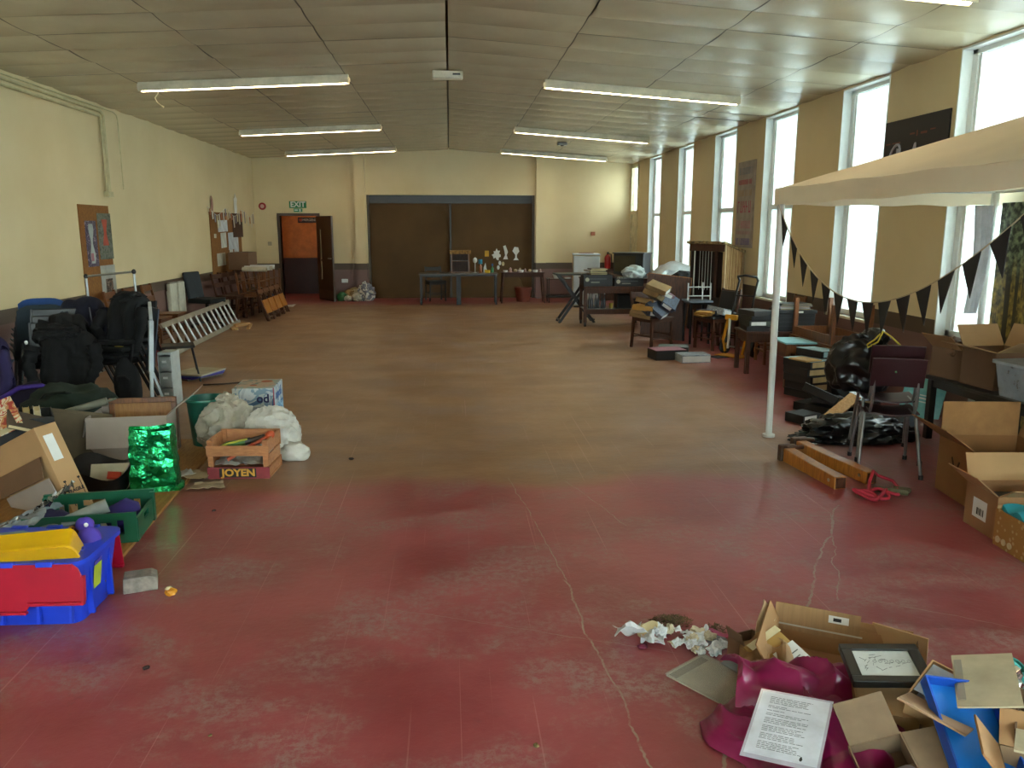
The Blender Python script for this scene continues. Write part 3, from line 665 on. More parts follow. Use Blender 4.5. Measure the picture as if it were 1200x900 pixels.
# second table with craft pieces
t2 = legged_table('brown side table with splayed legs holding white craft pieces', (1.66, 18.6, 0), 0, .98, .5, .7, WOOD_D, WOOD_D, splay=.05, lr=.022, rnd=True, apron=.08)
rq = random.Random(11)
crafts = ['low white bowl', 'small cream figure', 'white ceramic bird', 'pink clay dish', 'round white pot', 'pale folded napkin', 'flat white saucer', 'cream clay cup']
for i, nm in enumerate(crafts):
    x = 1.26 + i * .115; r = rq.uniform(.03, .06)
    b = [B().lathe([(0, 0), (r, 0), (r * 1.3, r), (r * 1.2, r), (r * .8, .01)], 12), B().lathe([(0, 0), (r, 0), (r * .6, r), (r * .8, r * 1.6), (r * .3, r * 2.4), (0, r * 2.6)], 12), B().blob((0, 0, r), (r * 1.3, r, r), .3, 2, i, 2, flat=0)][i % 3]
    solo('craft_piece', f'{nm} on the splayed table, number {["one","two","three","four","five","six","seven","eight"][i]} from its left end', 'ornament', b, [PAPER, CREAMP, mat('pinkish_clay', 'b08f86', .6)][(i * 2) % 3], (x, 18.5 + rq.uniform(-.12, .12), .7), (0, 0, rq.random() * 6), 'craft pieces on the splayed table', smooth=50)
# white cut-outs fixed on the shutter
def cut(label, x, z, poly, m, nm='wall_cutout'):
    return solo(nm, label, 'decoration', B().prism(poly, .006), m, (x, YF + .13, z))
star = [(.11 * q * math.cos(i * .393), .13 * q * math.sin(i * .393)) for i, q in enumerate((.9, .6, 1.1, .8, 1.2, .7, .95, .6, 1.1, .85, 1.0, .55, .9, 1.15, .7, 1.0))]
cut('white leafy cut-out cluster stuck on the shutter', 1.14, 1.05, star, PAPER)
cut('tall white swan shaped cut-out on the shutter', 1.36, 1.1, [(-.06, -.16), (.06, -.16), (.03, -.06), (.06, .02), (0, .18), (-.06, .16), (-.03, .05), (-.01, -.06)], PAPER)
cut('white tree shaped cut-out on the shutter, nearest its right jamb', 1.62, 1.08, [(-.07, -.16), (.07, -.16), (.02, -.1), (.02, -.03), (.08, .05), (.05, .15), (-.04, .16), (-.09, .06), (-.02, -.03), (-.02, -.1)], PAPER)
cut('small yellow square stuck on the shutter', .9, 1.08, [(-.05, -.07), (.05, -.07), (.05, .07), (-.05, .07)], mat('yellow_card', 'cfa02a', .6))
for i, (x, z, c) in enumerate([(1.22, .85, 'white'), (1.3, .83, 'cream'), (1.18, .74, 'pale'), (1.72, .68, 'beige')]):
    cut(f'tiny {c} paper dot stuck low on the shutter', x, z, [(.035 * math.cos(k * .785), .055 * math.sin(k * .785)) for k in range(8)], [PAPER, CREAMP, WHITEP, mat('beige_card', 'b3a889', .7)][i], 'paper_dot')
# pot with a dry stalk
p = thing('terracotta_pot', 'terracotta plant pot with a dry stalk under the splayed table', 'plant pot', (1.7, 18.85, 0))
TC = mat('terracotta', '7a3520', .6)
mk('pot', B().lathe([(0, 0), (.15, 0), (.19, .27), (.21, .27), (.21, .33), (.18, .33), (.16, .05), (0, .05)], 22), TC, p, smooth=40); mk('soil', B().lathe([(0, .27), (.175, .27)], 20), mat('dry_soil', '3a281c', .9), p)
mk('stalk', B().path([(0, 0, .27), (-.03, 0, .4), (-.06, 0, .5), (-.1, 0, .53)], .005, 5), mat('dry_stalk', '7a6a3c', .8), p)
# rubbish heap by the door
rq = random.Random(21)
o = thing('carrier_bag', 'white and grey carrier bag slumped against the stage pillar', 'bag', (-2.0, 19.35, 0))
mk('bag', B().blob((0, 0, .17), (.17, .16, .2), .35, 2, 3, 4, flat=0, ridge=True), blotch('printed_carrier', ['c9c6bd', 'bdb8ad', '6d7280', 'd2cfc6'], 6, .4), o, smooth=80); mk('handle', B().path([(-.05, 0, .3), (-.08, 0, .42), (-.02, 0, .46), (.02, 0, .34)], .012), WHITEP, o)
for i, (x, y, c, nm, r) in enumerate([(-2.2, 19.4, 'b8ae94', 'cream plastic bag in the heap by the pillar', .13), (-2.38, 19.38, '9a7a4c', 'tan paper sack in the heap by the door', .13), (-2.22, 19.22, 'c2bba8', 'pale crumpled paper at the front of the heap', .09), (-2.55, 19.3, '2f6a3c', 'green bag at the door end of the heap', .1), (-2.3, 19.52, 'a08a60', 'brown wrapping on top of the heap by the pillar', .14), (-2.42, 19.22, 'd0c9b6', 'white tissue at the foot of the heap', .07)]):
    solo('rubbish_bag', nm, 'rubbish', B().blob((0, 0, r * .8), (r * 1.15, r, r), .45, 2.2, i + 30, 3, flat=0, ridge=True), mat('heap_' + c, c, .6), (x, y, 0), (0, 0, i), 'rubbish heap by the exit door', smooth=60)
# tea trolley at the wall
o = thing('tea_trolley', 'thin black two tier trolley against the wall by the fridge', 'trolley', (2.56, 18.6, 0))
mk('tray', B().bb(-.32, .32, -.2, .2, .53, .55), mat('brown_tray', '4a3222', .4), o); mk('tray', B().bb(-.32, .32, -.2, .2, .14, .155), BLACKM, o)
for sx in (-1, 1):
    for sy in (-1, 1): mk('leg', B().cyl((sx * .3, sy * .18, .04), (sx * .3, sy * .18, .56), .011), BLACKM, o); mk('castor', B().cyl((sx * .3 - .01, sy * .18, .03), (sx * .3 + .01, sy * .18, .03), .03, n=14), BLACKP, o)
solo('mixing_bowl', 'white bowl on the thin black trolley', 'bowl', B().lathe([(0, 0), (.07, 0), (.11, .1), (.104, .1), (.065, .01), (0, .01)], 18), WHITEP, (2.46, 18.55, .55), smooth=40)
solo('cup_saucer', 'small white saucer next to the bowl on the thin black trolley', 'saucer', B().lathe([(0, 0), (.05, 0), (.08, .025), (.075, .025), (0, .008)], 16), PAPER, (2.7, 18.52, .55), smooth=40)

# ------------------------------------------------------------------ left side, far to near
JB = mat('black_cloth', '0a0a0c', .95, bump=.2, bscale=30); JN = mat('navy_cloth', '101124', .92, bump=.25, bscale=30)
# stacked wooden chairs by the crowded noticeboard
c0 = wood_chair('brown wooden chair standing in the stack below the cardboard box', (-4.12, 15.5, 0), R(78), WOOD_D, name='wooden_chair', pad=False, group='wooden chairs by the corner noticeboard')
LBL = ['brown wooden chair at the end of the stack next to the black swivel chair', 'brown wooden chair behind the swivel chair, second in the stack', 'brown wooden chair in the middle of the stack under the noticeboard', 'brown wooden chair under the white paper rolls', 'brown wooden chair at the corner end of the stack']
c0['label'] = LBL[0]
for i, y in enumerate((15.95, 16.45, 16.95, 17.45)): dup(c0, (-4.12 + .03 * i, y, 0), R(80 + 5 * i), LBL[i + 1])
UL = ['upturned wooden chair resting on the first chair of the stack', 'upturned wooden chair with seat facing out, beside the swivel chair', 'upturned wooden chair below the middle of the noticeboard', 'upturned wooden chair at the corner end, legs in the air']
u0 = wood_chair(UL[0], (-3.78, 15.75, .86), 0, WOOD_M, pad=False, name='wooden_chair', rot=(R(180), 0, R(-95)), group='upturned chairs of the corner stack')
for i, y in enumerate((16.2, 16.7, 17.2)): dup(u0, (-3.8, y, .86), (R(180), 0, R(-95)), UL[i + 1])
# folded front chairs lying low
def folded_chair(label, loc):
    o = thing('folded_chair', label, 'chair', loc, (R(-20), 0, R(86)), 'folded chairs at the foot of the stack')
    for sx in (-.17, .17): mk('leg', B().bar((sx, 0, 0), (sx, 0, .62), .026), WOOD_D, o); mk('leg', B().bar((sx * .86, .03, 0), (sx * .86, .03, .5), .024), WOOD_D, o)
    mk('seat', B().bb(-.16, .16, -.03, -.012, .14, .4), WOOD_O, o, bev=.004); mk('back_slat', B().bb(-.17, .17, -.012, .012, .53, .6), WOOD_M, o); mk('stretcher', B().bb(-.15, .15, -.006, .006, .06, .085), WOOD_D, o)
    return o
for y, l in [(15.25, 'first'), (15.72, 'second'), (16.2, 'third'), (16.68, 'last')]: folded_chair(f'folded chair with orange brown seat leaning low on the stack, {l} from the ladder', (-3.34, y, 0))
bx = carton('closed brown cardboard box on top of the wooden chair stack', (-4.2, 16.85, .87), R(86), .55, .4, .34, {'f': (-88, .2), 'b': (-88, .2)}, CARD_D, CARD_D)
for i, (y, z, c, nm) in enumerate([(16.05, .885, 'c9bfa6', 'cream'), (16.25, .9, 'd8d4cc', 'white'), (16.5, .885, 'c2b8a4', 'yellowed'), (16.72, .9, 'd6d6d4', 'bright white')]):
    o = thing('paper_roll', f'{nm} rolled paper lying across the upturned chair legs', 'paper roll', (-3.75, y, z + .02), (0, 0, R(8 * i - 10)), 'paper rolls on the chair stack')
    mk('roll', B().cyl((-.28, 0, 0), (.2, 0, 0), .045, n=14, cap=False).cyl((-.28, 0, 0), (.2, 0, 0), .03, n=14, cap=False), mat('roll_' + c, c, .6), o, smooth=40); mk('core', B().cyl((-.27, 0, 0), (.19, 0, 0), .03, n=12), mat('roll_core', '8a7a66', .8), o)
solo('blue_rag', 'blue cloth heaped on the floor at the corner end of the chairs', 'cloth', B().blob((0, 0, .1), (.22, .25, .13), .4, 2, 5, 3, flat=0, ridge=True), mat('blue_rag', '2c3a55', .9), (-3.95, 18.3, 0), smooth=70)
solo('yellow_packet', 'yellow tub lying on the floor near the chair stack end', 'tub', B().bin(.2, .14, .11, .004, .02, .03), mat('yellow_plastic2', 'b8922a', .4), (-3.86, 17.7, 0), rot=(0, 0, .4))
solo('floor_paper', 'white sheet lying flat beside the yellow tub', 'paper', B().grid(lambda u, v: ((u - .5) * .3, (v - .5) * .4, .012 + .01 * math.sin(u * 5 + v * 3)), 5, 5, .002), PAPER, (-3.6, 18.1, 0))
# swivel chair, heaters
o = thing('swivel_chair', 'black swivel office chair beside the white wall heaters', 'chair', (-4.22, 14.3, 0), (0, 0, R(70)))
mk('seat', B().bb(-.23, .23, -.23, .22, .42, .5), JB, o, bev=.02); mk('backrest', B().box((0, .25, .72), (.4, .06, .46), (R(-10), 0, 0)), mat('slate_cloth', '20262b', .8), o, bev=.02)
mk('column', B().cyl((0, 0, .08), (0, 0, .42), .03), BLACKM, o); mk('back_stay', B().bar((0, .1, .42), (0, .27, .6), .05, .01), BLACKM, o)
bs = mk('base', B().cyl((0, 0, .06), (0, 0, .1), .05), BLACKP, o)
for k in range(5): a = R(72 * k); mk('base_arm', B().bar((0, 0, .09), (.26 * math.cos(a), .26 * math.sin(a), .06), .03), BLACKP, bs); mk('castor', B().cyl((.26 * math.cos(a) - .02, .26 * math.sin(a), .03), (.26 * math.cos(a) + .02, .26 * math.sin(a), .03), .03), BLACKP, bs)
for i, y in enumerate((13.55, 13.95)):
    o = thing('panel_heater', f'white slim wall heater, the one {["nearer the row of chairs", "closer to the swivel chair"][i]}', 'heater', (XL, y, .28), (0, 0, 0), 'white wall heaters')
    mk('panel', B().bb(.03, .09, -.16, .16, 0, .52), mat('heater_enamel', 'cfcdbb', .4), o, bev=.01); mk('grille', B().bb(.04, .08, -.14, .14, .52, .535), mat('heater_grille', '8f8d80', .5), o); mk('bracket', B().bb(0, .03, -.1, .1, .1, .4), WHITEP, o)
# row of wooden chairs against the wall
r0 = wood_chair('wooden chair with two back slats against the wall, nearest the clothes rail', (-4.2, 10.95, 0), R(92), WOOD_M, name='slat_back_chair', pad=False, h=.88, group='slat back chairs along the wall')
for i, (y, l) in enumerate([(11.6, 'middle one of three along the wall'), (12.25, 'nearest the white heaters')]): dup(r0, (-4.2, y, 0), R(88 + 3 * i), f'wooden chair with two back slats, {l}')
solo('metal_jug', 'shiny steel jug standing on the slat back chair behind the coats', 'jug', B().lathe([(0, 0), (.065, 0), (.06, .1), (.05, .16), (.06, .19), (.055, .19), (.045, .16), (.05, .02), (0, .02)], 18).path([(.06, 0, .04), (.11, 0, .07), (.1, 0, .14), (.055, 0, .16)], .008), STEEL, (-3.98, 10.75, .459), smooth=40)
solo('orange_carton', 'small orange packet on the floor under the ladder', 'packet', B().bb(-.09, .09, -.06, .06, 0, .08).bb(-.085, .085, -.055, .055, .08, .083), mat('orange_print', 'b5672a', .6), (-4.05, 10.55, 0), (0, 0, .4), bev=.004)
solo('red_box', 'dark red box standing on the floor at the end of the ladder', 'box', B().bb(-.08, .08, -.1, .1, 0, .2).bb(-.084, .084, -.104, .104, .2, .23), mat('dull_red_card', '7a2a28', .7), (-3.62, 10.3, 0), (0, 0, .3))
# ladder on its edge
o = thing('ladder', 'aluminium ladder laid on its side along the row of chairs', 'ladder', (0, 0, 0))
AL = mat('aluminium', 'a39a88', .4, metal=.5, var=.08)
L0, L1 = Vector((-3.70, 11.0, .04)), Vector((-3.80, 14.75, .04)); up = Vector((-.17, 0, .36))
mk('rail', B().bar(L0, L1, .03, .07, up), AL, o); mk('rail', B().bar(L0 + up, L1 + up, .03, .07, up), AL, o)
RU = mat('bright_rung', 'c9cbc9', .35, metal=.3)
for k in range(13):
    p = L0.lerp(L1, (k + .5) / 13); mk('rung', B().cyl(p, p + up, .017, n=8), RU, o)
# loose timber by the ladder end
for i, (x, y, r, l, w, nm) in enumerate([(-3.5, 14.2, 100, .7, .05, 'long thin batten on the floor past the ladder'), (-3.7, 14.35, 60, .35, .14, 'short broad plank end by the ladder tip'), (-3.72, 13.95, 115, .45, .1, 'flat offcut lying between the ladder and the batten')]):
    solo('timber_offcut', nm, 'timber', B().bb(-l/2, l/2, -w/2, w/2, 0, .03 + .02 * (i == 1)), WOOD_L, (x, y, 0), (0, 0, R(r)), bev=.003)
# stool, boards, stick
o = thing('folding_stool', 'small black stool standing beside the plastic drawers', 'stool', (-3.05, 9.15, 0), (0, 0, R(20)))
mk('seat', B().bb(-.17, .17, -.15, .15, .38, .41), mat('dark_stool_seat', '2c2622', .6), o, bev=.01)
for sx in (-1, 1):
    for sy in (-1, 1): mk('leg', B().cyl((sx * .2, sy * .16, 0), (sx * .14, sy * .12, .38), .01), BLACKM, o)
bcol = [('7d776a', 'grey board at the bottom of the small pile by the stool', 0), ('3d2a8c', 'violet folder in the pile beside the stool', .022), ('2b3f9c', 'blue folder in the pile beside the stool', .044), ('a89f8a', 'cream board on top of the pile by the stool', .066)]
for i, (c, nm, z) in enumerate(bcol):
    solo('flat_folder', nm, 'folder', B().bb(-.2, .2, -.24, .24, 0, .02), mat('folder_' + c, c, .5), (-2.98 + .03 * i, 9.4 - .04 * i, z), (0, 0, R(-35 + 6 * i)), 'flat pile by the stool', bev=.003)
solo('floor_stick', 'thin bent stick lying on the floor behind the green bin', 'stick', B().path([(-.2, 0, .012), (0, .02, .014), (.06, .05, .012), (.22, .13, .012)], .009, 6), mat('dark_stick', '3a2c20', .8), (-2.5, 8.8, 0))
# clothes rail
o = thing('clothes_rail', 'bare steel clothes rail standing behind the coats', 'clothes rail', (-3.85, 9.5, 0))
for x in (-.27, .26): mk('post', B().cyl((x, 0, .05), (x, 0, 1.14 + .05 * (x > 0)), .014), STEEL, o, smooth=60); mk('foot', B().cyl((x, -.25, .03), (x, .25, .03), .014), STEEL, o); mk('joint', B().blob((x, 0, 1.15 + .05 * (x > 0)), (.025, .025, .03), 0, 1, 0, 2), BLACKP, o)
mk('hanging_bar', B().cyl((-.27, 0, 1.15), (.26, 0, 1.2), .012), STEEL, o, smooth=60)
# stack of grey plastic chairs with a blue one on top
def shell_chair(label, loc, rz, m, legs=BLACKM, group=None, h=.82, name='plastic_chair'):
    o = thing(name, label, 'chair', loc, (0, 0, rz), group)
    mk('shell', B().grid(lambda u, v: ((u - .5) * (.44 - .06 * max(0, v - .5)), (-.22 + v * .84) if v < .5 else .2 + .16 * (v - .5), (.43 + .02 * math.cos(u * 6.28) if v < .5 else .43 + (v - .5) * 2 * (h - .43)) + (.03 * abs(2 * u - 1) ** 3 if v < .5 else -.05 * abs(2 * u - 1) ** 4 * v)), 10, 12, .012), m, o, smooth=50)
    for sx in (-1, 1): mk('leg', B().path([(sx * .22, -.22, 0), (sx * .17, -.16, .42), (sx * .17, .14, .42), (sx * .22, .24, 0)], .011), legs, o)
    return o
GP = [mat('slate_plastic', '2b363d', .5), mat('slate_blue_plastic', '1f2b38', .5)]
for i in range(5):
    shell_chair(f'slate plastic chair in the wall stack, {["bottom","second","third","fourth","fifth"][i]} from the floor', (-4.22 + .03 * i, 8.45 - .035 * i, .055 * i), R(212), GP[i % 2], group='plastic chair stack', h=.74)
shell_chair('bright blue plastic chair on top of the slate chair stack', (-4.2, 8.62, .24), R(205), mat('blue_plastic', '2a4f8c', .45), h=.76)
shell_chair('blue plastic chair pushed low by the wall behind the purple coat', (-4.28, 7.5, 0), R(95), mat('mid_blue_plastic', '26507c', .45), h=.5)
# two stacks of black chairs carrying coats
def black_chair(label, loc, rz, group):
    o = thing('black_stacking_chair', label, 'chair', loc, (0, 0, rz), group)
    mk('seat', B().bb(-.21, .21, -.21, .2, .42, .455), JB, o, bev=.012); mk('backrest', B().box((0, .24, .68), (.4, .025, .24), (R(-8), 0, 0)), BLACKP, o, bev=.01)
    for sx in (-1, 1):
        mk('leg', B().bar((sx * .22, -.24, 0), (sx * .21, -.1, .42), .022), BLACKM, o); mk('leg', B().bar((sx * .22, .22, 0), (sx * .21, .0, .42), .022).bar((sx * .21, .2, .42), (sx * .2, .26, .8), .02), BLACKM, o)
    return o
g0 = black_chair('black stacking chair under the coats, lowest of its stack', (-3.2, 7.9, 0), R(-25), 'black chairs under the coats')
for i in range(1, 4): dup(g0, (-3.2 + .01 * i, 7.9 + .02 * i, .062 * i), R(-25 + i), f'black stacking chair under the coats, {["second","third","top"][i-1]} of its stack')
g1 = dup(g0, (-3.72, 7.75, 0), R(20), 'black stacking chair beneath the front black coat, on the floor', 'black chairs by the slate stack')
for i in range(1, 3): dup(g1, (-3.72, 7.77 + .02 * i, .062 * i), R(20), f'black stacking chair beneath the front black coat, {["second","third"][i-1]} up')
def coat(label, loc, rz, m, w, zt, zf, zb, dep, seed, sleeves=(), hood=None, tags=(), trim=None, piping=None):
    '''garment thrown over a chair: back hem, over the top, down to the front hem'''
    o = thing('coat', label, 'coat', loc, (0, 0, rz)); ph = seed * 1.7
    def fn(u, v):
        x = (u - .5) * 2; e = 1 - abs(x) ** 5 * .25
        if v < .3: t = v / .3; y = dep * (1.05 - .2 * t); z = zb + (zt - zb) * t
        elif v < .5: t = (v - .3) / .2; y = dep * (.85 - 1.55 * t); z = zt + .05 * math.sin(math.pi * t)
        else: t = (v - .5) / .5; y = dep * (-.7 - .75 * t ** .7); z = zt + (zf - zt) * t
        hang = max(0, (v - .5) * 2) if v > .5 else max(0, (.3 - v) * 3)
        f = .035 * (.35 + hang) * math.sin(x * 7 + ph + 2.2 * mnoise.noise(Vector((x, v * 2, seed)))) + .03 * mnoise.noise(Vector((x * 2.2, v * 5, seed + 4))) + .014 * mnoise.noise(Vector((x * 6, v * 14, seed)))
        sh = -.10 * abs(x) ** 2.2 * (1 if .22 < v < .62 else .5)
        return (x * w / 2 * (.9 + .14 * hang) * e + .02 * mnoise.noise(Vector((v * 6, x, seed))), y - f, z + sh + .05 * mnoise.noise(Vector((x * 2, v * 3, seed + 9))))
    mk('body', B().grid(fn, 36, 44, .012), m, o, smooth=70)
    for pth, r in sleeves:
        n_ = 14; P = [Vector(q) for q in pth]; pts = []; rs = []
        for i in range(n_ + 1):
            t = i / n_ * (len(P) - 1); k = min(int(t), len(P) - 2); q = P[k].lerp(P[k + 1], t - k); pts.append(q); rs.append(r * (1.05 - .35 * i / n_) * (1 + .16 * math.sin(i * 2.3 + ph)))
        mk('sleeve', B().path(pts, rs, 10), m, o, smooth=60)
    if hood: mk('hood', B().blob(hood[0], hood[1], .3, 2.4, seed + 3, 4, ridge=True), m, o, smooth=60)
    for c, r in tags: mk('tag', B().blob(c, r, .1, 2, 1, 2), trim, o)
    if piping: mk('piping', B().path(piping, .006, 5), mat('grey_piping', '55565c', .6), o)
    return o
YT = mat('yellow_tag', 'c9a93a', .5); WT = mat('white_tag', 'd8d8d8', .5)
coat('black coat spread over the front of the stacked chairs, hem near the floor', (-3.5, 7.58, 0), R(4), JB, .56, .72, .16, .4, .13, 2, [([(-.26, -.1, .64), (-.3, -.16, .48), (-.24, -.2, .3)], .062), ([(.25, -.1, .64), (.28, -.16, .46), (.2, -.2, .3)], .062)], ((-.08, -.02, .75), (.17, .11, .07)), [((-.3, -.14, .68), (.016, .012, .02))], WT)
coat('navy coat with grey piping folded over the slate chairs', (-3.62, 8.2, 0), R(8), JN, .5, .96, .55, .5, .12, 4, [([(.2, -.1, .9), (.25, -.16, .74), (.2, -.18, .6)], .06)], None, (), None, [(.1, -.13, .93), (.12, -.17, .8), (.1, -.2, .62)])
coat('black hooded coat heaped highest on the chairs by the clothes rail', (-3.12, 8.08, 0), R(-16), JB, .42, 1.0, .5, .5, .15, 6, [([(.17, -.06, .92), (.2, -.14, .74), (.16, -.2, .52)], .06), ([(-.18, -.12, .9), (-.24, -.2, .74), (-.12, -.24, .6)], .06)], ((-.02, .02, 1.0), (.15, .12, .07)), [((.04, -.26, .58), (.05, .02, .008))], YT)
coat('black padded jacket bundled between the front coat and the navy coat', (-3.62, 7.86, 0), R(14), JB, .44, .84, .6, .6, .12, 9, [([(-.16, -.12, .82), (-.22, -.2, .7), (-.1, -.24, .62)], .06)], None, [((-.26, -.16, .6), (.04, .02, .01))], YT)
PUR = mat('purple_cloth', '241a4a', .85)
coat('purple coat hanging on a chair at the edge of the picture by the wall', (-4.02, 7.15, 0), R(10), PUR, .44, .74, .08, .1, .13, 14, [([(.18, -.12, .66), (.22, -.18, .45), (.18, -.2, .25)], .055)])
o = thing('rucksack', 'purple strapped rucksack on the floor behind the book box', 'bag', (-3.6, 7.0, 0))
mk('bag', B().blob((0, .08, .18), (.22, .14, .2), .15, 1.8, 3, 3, flat=0), mat('dark_violet_cloth', '1d1630', .85), o, smooth=70)
mk('strap', B().path([(-.22, -.05, .12), (-.18, -.08, .28), (-.02, -.1, .37), (.15, -.08, .38), (.26, -.04, .3)], .022, 8), mat('violet_strap', '43298a', .6), o, smooth=60)
mk('strap', B().path([(-.26, -.1, .02), (-.25, -.12, .16), (-.16, -.13, .26)], .018, 8), mat('mauve_strap', '6a3060', .6), o, smooth=60)
o = thing('holdall', 'dark green fabric holdall slumped behind the open grey box', 'bag', (-3.15, 6.75, 0))
mk('bag', B().blob((0, 0, .18), (.32, .24, .22), .25, 1.6, 7, 4, flat=0, ridge=True), mat('dark_green_cloth', '16291f', .85, bump=.2, bscale=30), o, smooth=80); mk('handle', B().path([(-.2, -.1, .3), (-.1, -.18, .38), (.05, -.18, .39), (.14, -.1, .33)], .014), mat('dark_green_strap', '122018', .8), o)
# white framed board, drawers, black suit bag
o = thing('flip_board', 'white edged folding board leaning beside the coats', 'board', (-2.8, 7.58, 0), (0, 0, R(-58)))
mk('panel', B().box((-.07, .06, .66), (.3, .012, .6), (R(-9), 0, 0)), mat('slate_board', '2b3648', .5), o); mk('edge', B().bar((-.24, .1, .99), (.13, .02, .86), .03).bar((.13, .02, .86), (.15, -.02, .4), .04).bar((.15, -.02, .4), (.16, -.04, 0), .03), mat('white_enamel', 'b9c2c6', .4), o, bev=.004)
mk('stay', B().bar((.15, -.01, .4), (.15, .1, 0), .02), mat('white_enamel', 'b9c2c6', .4), o)
o = thing('storage_tower', 'narrow clear plastic drawer tower beside the black chairs', 'drawers', (-2.73, 7.9, 0), (0, 0, R(-4)))
CLR = mat('cloudy_plastic', 'a8aba6', .35, alpha=.75)
mk('frame', B().bb(-.065, .065, -.1, -.09, 0, .02).bb(-.065, -.058, -.1, .1, 0, .5).bb(.058, .065, -.1, .1, 0, .5).bb(-.065, .065, .09, .1, 0, .5).bb(-.065, .065, -.1, .1, .5, .52), mat('drawer_shell', 'b4b8b6', .4), o)
for k in range(3): q = mk('drawer', B().bb(-.056, .056, -.105, .08, .03 + k * .155, .17 + k * .155), CLR, o, bev=.006); mk('pull', B().bb(-.02, .02, -.115, -.105, .11 + k * .155, .13 + k * .155), WHITEP, q)
o = thing('instrument_bag', 'upright black zipped bag between the black chairs and plastic drawers', 'bag', (-2.98, 7.55, 0), (0, R(-3), 0))
mk('bag', B().blob((0, 0, .25), (.12, .1, .26), .06, 1.4, 4, 4, flat=0), JB, o, smooth=80); mk('handle', B().path([(-.05, -.09, .32), (-.03, -.13, .36), (.03, -.13, .36), (.05, -.09, .32)], .01), BLACKP, o)

# ------------------------------------------------------------------ plywood sheet and what lies on it
PLY = mat('plywood', 'a5773c', .6, kind='wood', col2='8a5f2c', stretch=(7, 1, 7))
solo('plywood_sheet', 'large plywood sheet lying on the floor under the boxes', 'board', B().bb(-.64, .64, -1.22, 1.22, 0, .018), PLY, (-2.42, 5.2, 0), (0, 0, R(3.2)), bev=.002)
ZB = .0185
# open grey box with a wooden frame
o = carton('wide open greyish cardboard box holding a wooden frame', (-2.36, 6.0, ZB), R(6), .55, .36, .33, {'f': (165, .22), 'r': (52, .24), 'l': (168, .14), 'b': (-4, .04)}, CARD_G, CARD_G)
fr = thing('wooden_picture', 'orange brown wooden picture frame standing inside the open grey box', 'picture frame', (-2.33, 6.1, ZB + .01), (R(-4), 0, R(6)))
mk('panel', B().bb(-.21, .21, 0, .008, .05, .37), mat('amber_panel', 'a0703a', .5, kind='wood', col2='8a5c2c'), fr); mk('moulding', B().bb(-.24, .24, -.012, .016, .36, .4).bb(-.24, .24, -.012, .016, 0, .05).bb(-.24, -.2, -.012, .016, .05, .36).bb(.2, .24, -.012, .016, .05, .36), WOOD_M, fr, bev=.004)
# green metallic gift bag
def foil():
    m = bpy.data.materials.new('green_holographic_foil'); m.use_nodes = True; n = m.node_tree.nodes; L = m.node_tree.links; b = n['Principled BSDF']
    tc = n.new('ShaderNodeTexCoord'); v = n.new('ShaderNodeTexVoronoi'); v.inputs['Scale'].default_value = 26; L.new(tc.outputs['Object'], v.inputs['Vector'])
    r = n.new('ShaderNodeValToRGB'); r.color_ramp.elements[0].color = lin('0a8a48'); r.color_ramp.elements[1].color = lin('3fd684'); L.new(v.outputs['Color'], r.inputs[0]); L.new(r.outputs[0], b.inputs[0])
    b.inputs['Metallic'].default_value = .9; b.inputs['Roughness'].default_value = .22
    z = n.new('ShaderNodeTexNoise'); z.inputs['Scale'].default_value = 18; z.inputs['Detail'].default_value = 4; L.new(tc.outputs['Object'], z.inputs['Vector'])
    bp = n.new('ShaderNodeBump'); bp.inputs['Strength'].default_value = .5; bp.inputs['Distance'].default_value = .03; L.new(z.outputs['Fac'], bp.inputs['Height']); L.new(bp.outputs[0], b.inputs['Normal']); return m
o = thing('gift_bag', 'shiny green foil gift bag standing on the plywood', 'gift bag', (-1.93, 5.17, ZB), (0, 0, R(6)))
def gb(u, v):
    a = u * 2 * math.pi; k = max(abs(math.cos(a)), abs(math.sin(a))) ** .8
    w = .135 * (1.12 - .16 * v + (.14 if v < .06 else 0)); d = .075 * (1.1 - .12 * v + (.1 if v < .06 else 0))
    q = .010 * mnoise.noise(Vector((math.cos(a) * 3, math.sin(a) * 3, v * 6)))
    return ((w * math.cos(a)) / k + q, (d * math.sin(a)) / k + 2 * q * (1 - .4 * v), v * (.41 + .012 * math.sin(a * 2 + 1)))
mk('bag', B().grid(gb, 40, 26, .002), foil(), o, smooth=35)
mk('base', B().bb(-.13, .13, -.08, .08, 0, .006), MATS.get('x') or mat('green_card', '0d7a44', .3), o)
# black bin bag holding a book
BINB = mat('black_polythene', '0c0c0e', .28, bump=.5, bscale=14)
o = thing('bin_bag', 'open black bin bag with a book inside, next to the green gift bag', 'bag', (-2.28, 5.17, ZB))
mk('bag', B().grid(lambda u, v: (lambda a, w: (.21 * w * math.cos(a), .17 * w * math.sin(a), (.16 + .035 * math.sin(a * 3 + 1) + .03 * math.sin(a)) * (v / .7 if v < .7 else 1 - (v - .7) * 2.2)))(u * 6.2832, (.86 + .2 * v + .05 * mnoise.noise(Vector((math.cos(u * 6.28) * 2, math.sin(u * 6.28) * 2, v * 4)))) if v < .7 else 1.0 - (v - .7) * 1.4), 36, 16, .002), BINB, o, smooth=60)
mk('lining', B().lathe([(0, .02), (.17, .02)], 16), BINB, o)
book('pale worn book standing inside the black bin bag', (-2.34, 5.2, ZB + .06), (R(62), 0, R(4)), .27, .18, .05, mat('worn_cream_cover', 'b3a789', .7))
solo('red_packet', 'small red packet beside the book in the black bag', 'packet', B().bb(-.04, .04, -.025, .025, 0, .02).bb(-.035, .035, -.02, .02, .02, .023), mat('red_packet', 'b03a20', .5), (-2.17, 5.12, ZB + .1), (R(30), R(10), .3), bev=.004)
